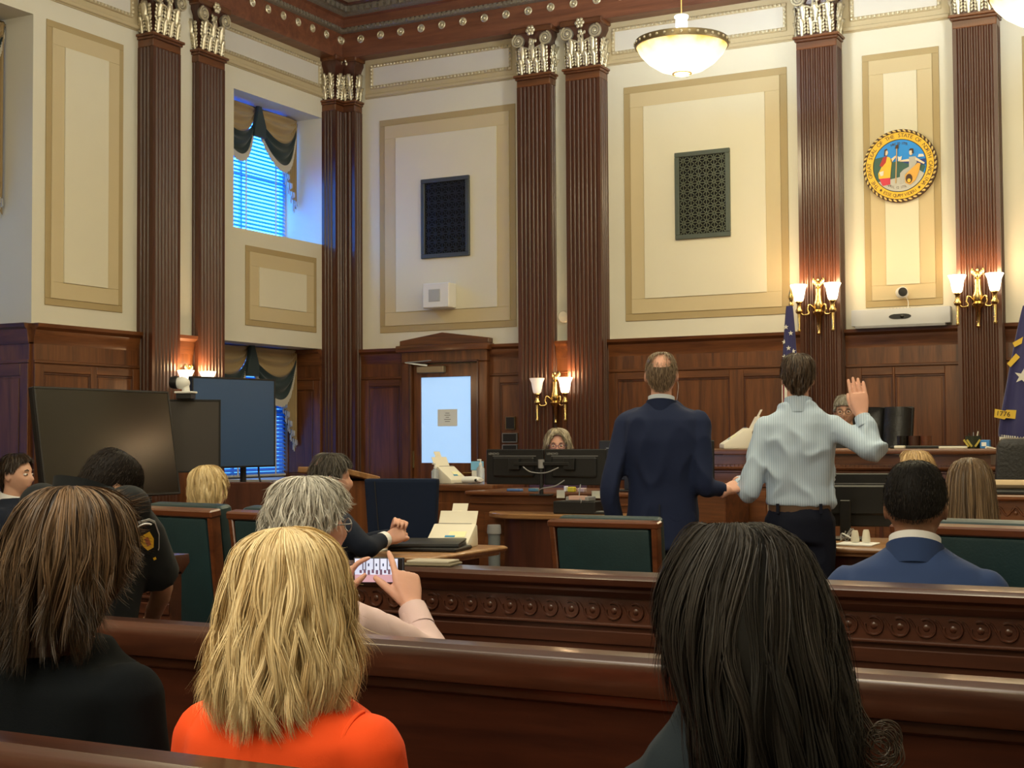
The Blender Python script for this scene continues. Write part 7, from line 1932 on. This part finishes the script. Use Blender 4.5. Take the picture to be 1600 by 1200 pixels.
# --- woman with short platinum hair beyond the green chairs
c = P(327, 727, D=7.2); T = c.z - 0.016
t, HM, N, sh = person('woman with short platinum blonde hair beyond the pair of green chairs', c.x, c.y, T, R(4), True, LIGHTSK, 0.9, (R(6), 0), (0, 0.0), top=mat('pale_grey_top', (0.40, 0.43, 0.47), 0.8), topname='blouse', trouser=TROU, wr=(0.003, 6), voxel=0.016, roll=R(-8))
hair(t, HM, [(z + 0.004, rx * 1.0, ry * 1.02, cx, cy) for z, rx, ry, cx, cy in GREYR], [(0, 1.0), (45, 0.97), (75, 0.92), (100, 0.85), (120, 0.68), (145, 0.48), (180, 0.36)], ((0.52, 0.36, 0.15), (0.88, 0.72, 0.42)), n=3500, K=10, width=0.0032, clumps=110, wave=0.06, depth=0.012, seed=71, v0=(0.0, 0.5), endvar=0.12, spec=0.35)

# --- uniformed officer with a sleeve patch, bent forward
c = P(170, 703, D=4.2)
ox, oy, oyaw = c.x - 0.02, c.y - 0.12, R(-4)
L = local(ox, oy, oyaw)
re, rw = P(253, 915, D=4.2), P(232, 985, D=4.4)
T = c.z - 0.004 + 0.120
t, HM, N, sh = person('officer in a black uniform with a sleeve patch, head bowed', ox, oy, T, oyaw, True, TANSK, 1.06, (R(-10), R(-32)), (0.0, 0.085), arms={1: (L(re), L(rw))}, top=UNIF, topname='uniform_shirt', trouser=UNIF, lean=0.06, wr=(0.005, 6), hs=0.9, hdz=-0.120, sleeve_end=-0.2, slope=-0.06, roll=R(8))
hair(t, HM, [(z * 0.9, rx * 0.89, ry * 0.89, cx, cy) for z, rx, ry, cx, cy in MEN], [(0, 0.88), (35, 0.84), (62, 0.72), (80, 0.60), (110, 0.56), (135, 0.46), (180, 0.38)], ((0.012, 0.009, 0.008), (0.038, 0.028, 0.022)), n=8000, K=4, width=0.0017, clumps=3000, wave=0.01, depth=0.003, seed=81, v0=(0.0, 1), length=0.009, lift=0.0003, spec=0.1, rough=0.55, shell=0.985, jit=0.0006)
neckband(t, UNIF, N, 0.072, 0.074, N - 0.04, N + 0.026, y=0.03, tilt=-0.3, name='uniform_collar')
# shoulder patch on the right sleeve
mid = sh[1] + (L(re) - sh[1]) * 0.30
dn = (L(re) - sh[1]).normalized()
outw = Vector((0.80, -0.62, 0.15)); outw = (outw - dn * outw.dot(dn)).normalized()
Mp = frame(mid + outw * 0.066, -dn, -outw)
def shield(sc, y): return MB().prism([(x * sc, z * sc) for x, z in ((-0.042, 0.045), (-0.03, 0.062), (0, 0.07), (0.03, 0.062), (0.042, 0.045), (0.040, 0.0), (0.024, -0.045), (0, -0.075), (-0.024, -0.045), (-0.040, 0.0))], -0.0022, Mp @ TR(0, y, 0))
pb = shield(1.0, 0.004).build('sleeve_patch', mat('patch_silver', (0.45, 0.46, 0.48), 0.6), t, smooth=0)
shield(0.90, 0.002).build('patch_field', UNIF, pb, smooth=0)
MB().prism([(-0.016, 0.024), (0.016, 0.024), (0.019, -0.003), (0.009, -0.03), (-0.009, -0.03), (-0.019, -0.003)], -0.002, Mp @ TR(0, 0.0, 0)).build('patch_emblem', GOLD, pb, smooth=0)
MB().prism([(-0.006, 0.012), (0.006, 0.012), (0.006, -0.016), (-0.006, -0.016)], -0.002, Mp @ TR(0, -0.0015, 0)).build('patch_figure', mat('patch_red', (0.4, 0.12, 0.05), 0.6), pb, smooth=0)
MB().tube([Mp @ Vector((0.032 * math.sin(a), 0.0, 0.028 + 0.03 * math.cos(a))) for a in [R(-60 + 12 * i) for i in range(11)]], 0.003, 6).build('patch_arc', PAPER, pb, smooth=60)
MB().box(-0.004, 0.004, -0.003, 0.003, -0.07, -0.062, Mp).build('patch_point', GOLD, pb, smooth=0)

# --- man with the red tie at the left edge
c = P(24, 708, D=8.2); T = c.z - 0.008
mx, my, myaw = c.x, c.y, R(-73)
t, HM, N, sh = person('man in a dark suit and red tie sitting by the left wall, face in profile', mx, my, T, myaw, True, LIGHTSK, 1.0, (R(-3), 0), (0, 0.01), top=SUIT_DARK, trouser=SUIT_DARK, lean=0.0, wr=(0.006, 6), hs=1.0)
face_bits(t, HM, 1.03, (0.42, 0.17, 0.14), brow=(0.05, 0.035, 0.025))
hair(t, HM, [(z * 1.0, rx * 0.98, ry * 0.98, cx, cy) for z, rx, ry, cx, cy in MEN], [(0, 1.0), (35, 0.95), (62, 0.78), (80, 0.62), (105, 0.58), (130, 0.38), (180, 0.30)], ((0.014, 0.009, 0.006), (0.075, 0.045, 0.028)), n=5000, K=7, width=0.0026, clumps=140, wave=0.05, depth=0.008, seed=91, v0=(0.0, 1), length=0.05, lift=0.006, spec=0.35, shell=0.965)
b = MB().strip([[(x, 0.062 + 0.064 * (1 - (x / 0.085) ** 2) * (1 - v * 0.1) + 0.012 * v + 0.012, N - 0.01 - 0.22 * v) for x in [(-0.05 + 0.1 * i / 8) * (1 - 0.75 * v) for i in range(9)]] for v in [k / 8 for k in range(9)]])
b.build('shirt_front', WSHIRT, t, smooth=180, fix=False)
b = MB().loft([[(-w_, y_, z_), (w_, y_, z_), (w_, y_ + 0.012, z_), (-w_, y_ + 0.012, z_)] for w_, y_, z_ in ((0.018, 0.128, N - 0.005), (0.012, 0.146, N - 0.035), (0.022, 0.152, N - 0.14), (0.028, 0.150, N - 0.26))])
b.build('red_tie', mat('red_tie', (0.30, 0.02, 0.025), 0.6), t, bevel=0.003)
neckband(t, WSHIRT, N, 0.066, 0.066, N - 0.03, N + 0.034, name='shirt_collar', gap=0.3)
s_ = thing('side_chair', 'dark wooden chair under the man with the red tie', 'chair', (mx, my, 0), myaw)
MB().box(-0.22, 0.22, -0.2, 0.22, 0.405, 0.44).build('seat', W_DK, s_, bevel=0.008)
MB().box(-0.21, 0.21, -0.22, -0.195, 0.62, 0.86).build('backrest', W_DK, s_, bevel=0.006)
for sx in (-1, 1):
    MB().tube([(sx * 0.19, -0.205, 0.86), (sx * 0.19, -0.2, 0)], 0.018, 8).build('back_leg', W_DK, s_)
    MB().tube([(sx * 0.19, 0.19, 0.41), (sx * 0.19, 0.19, 0)], 0.018, 8).build('front_leg', W_DK, s_)
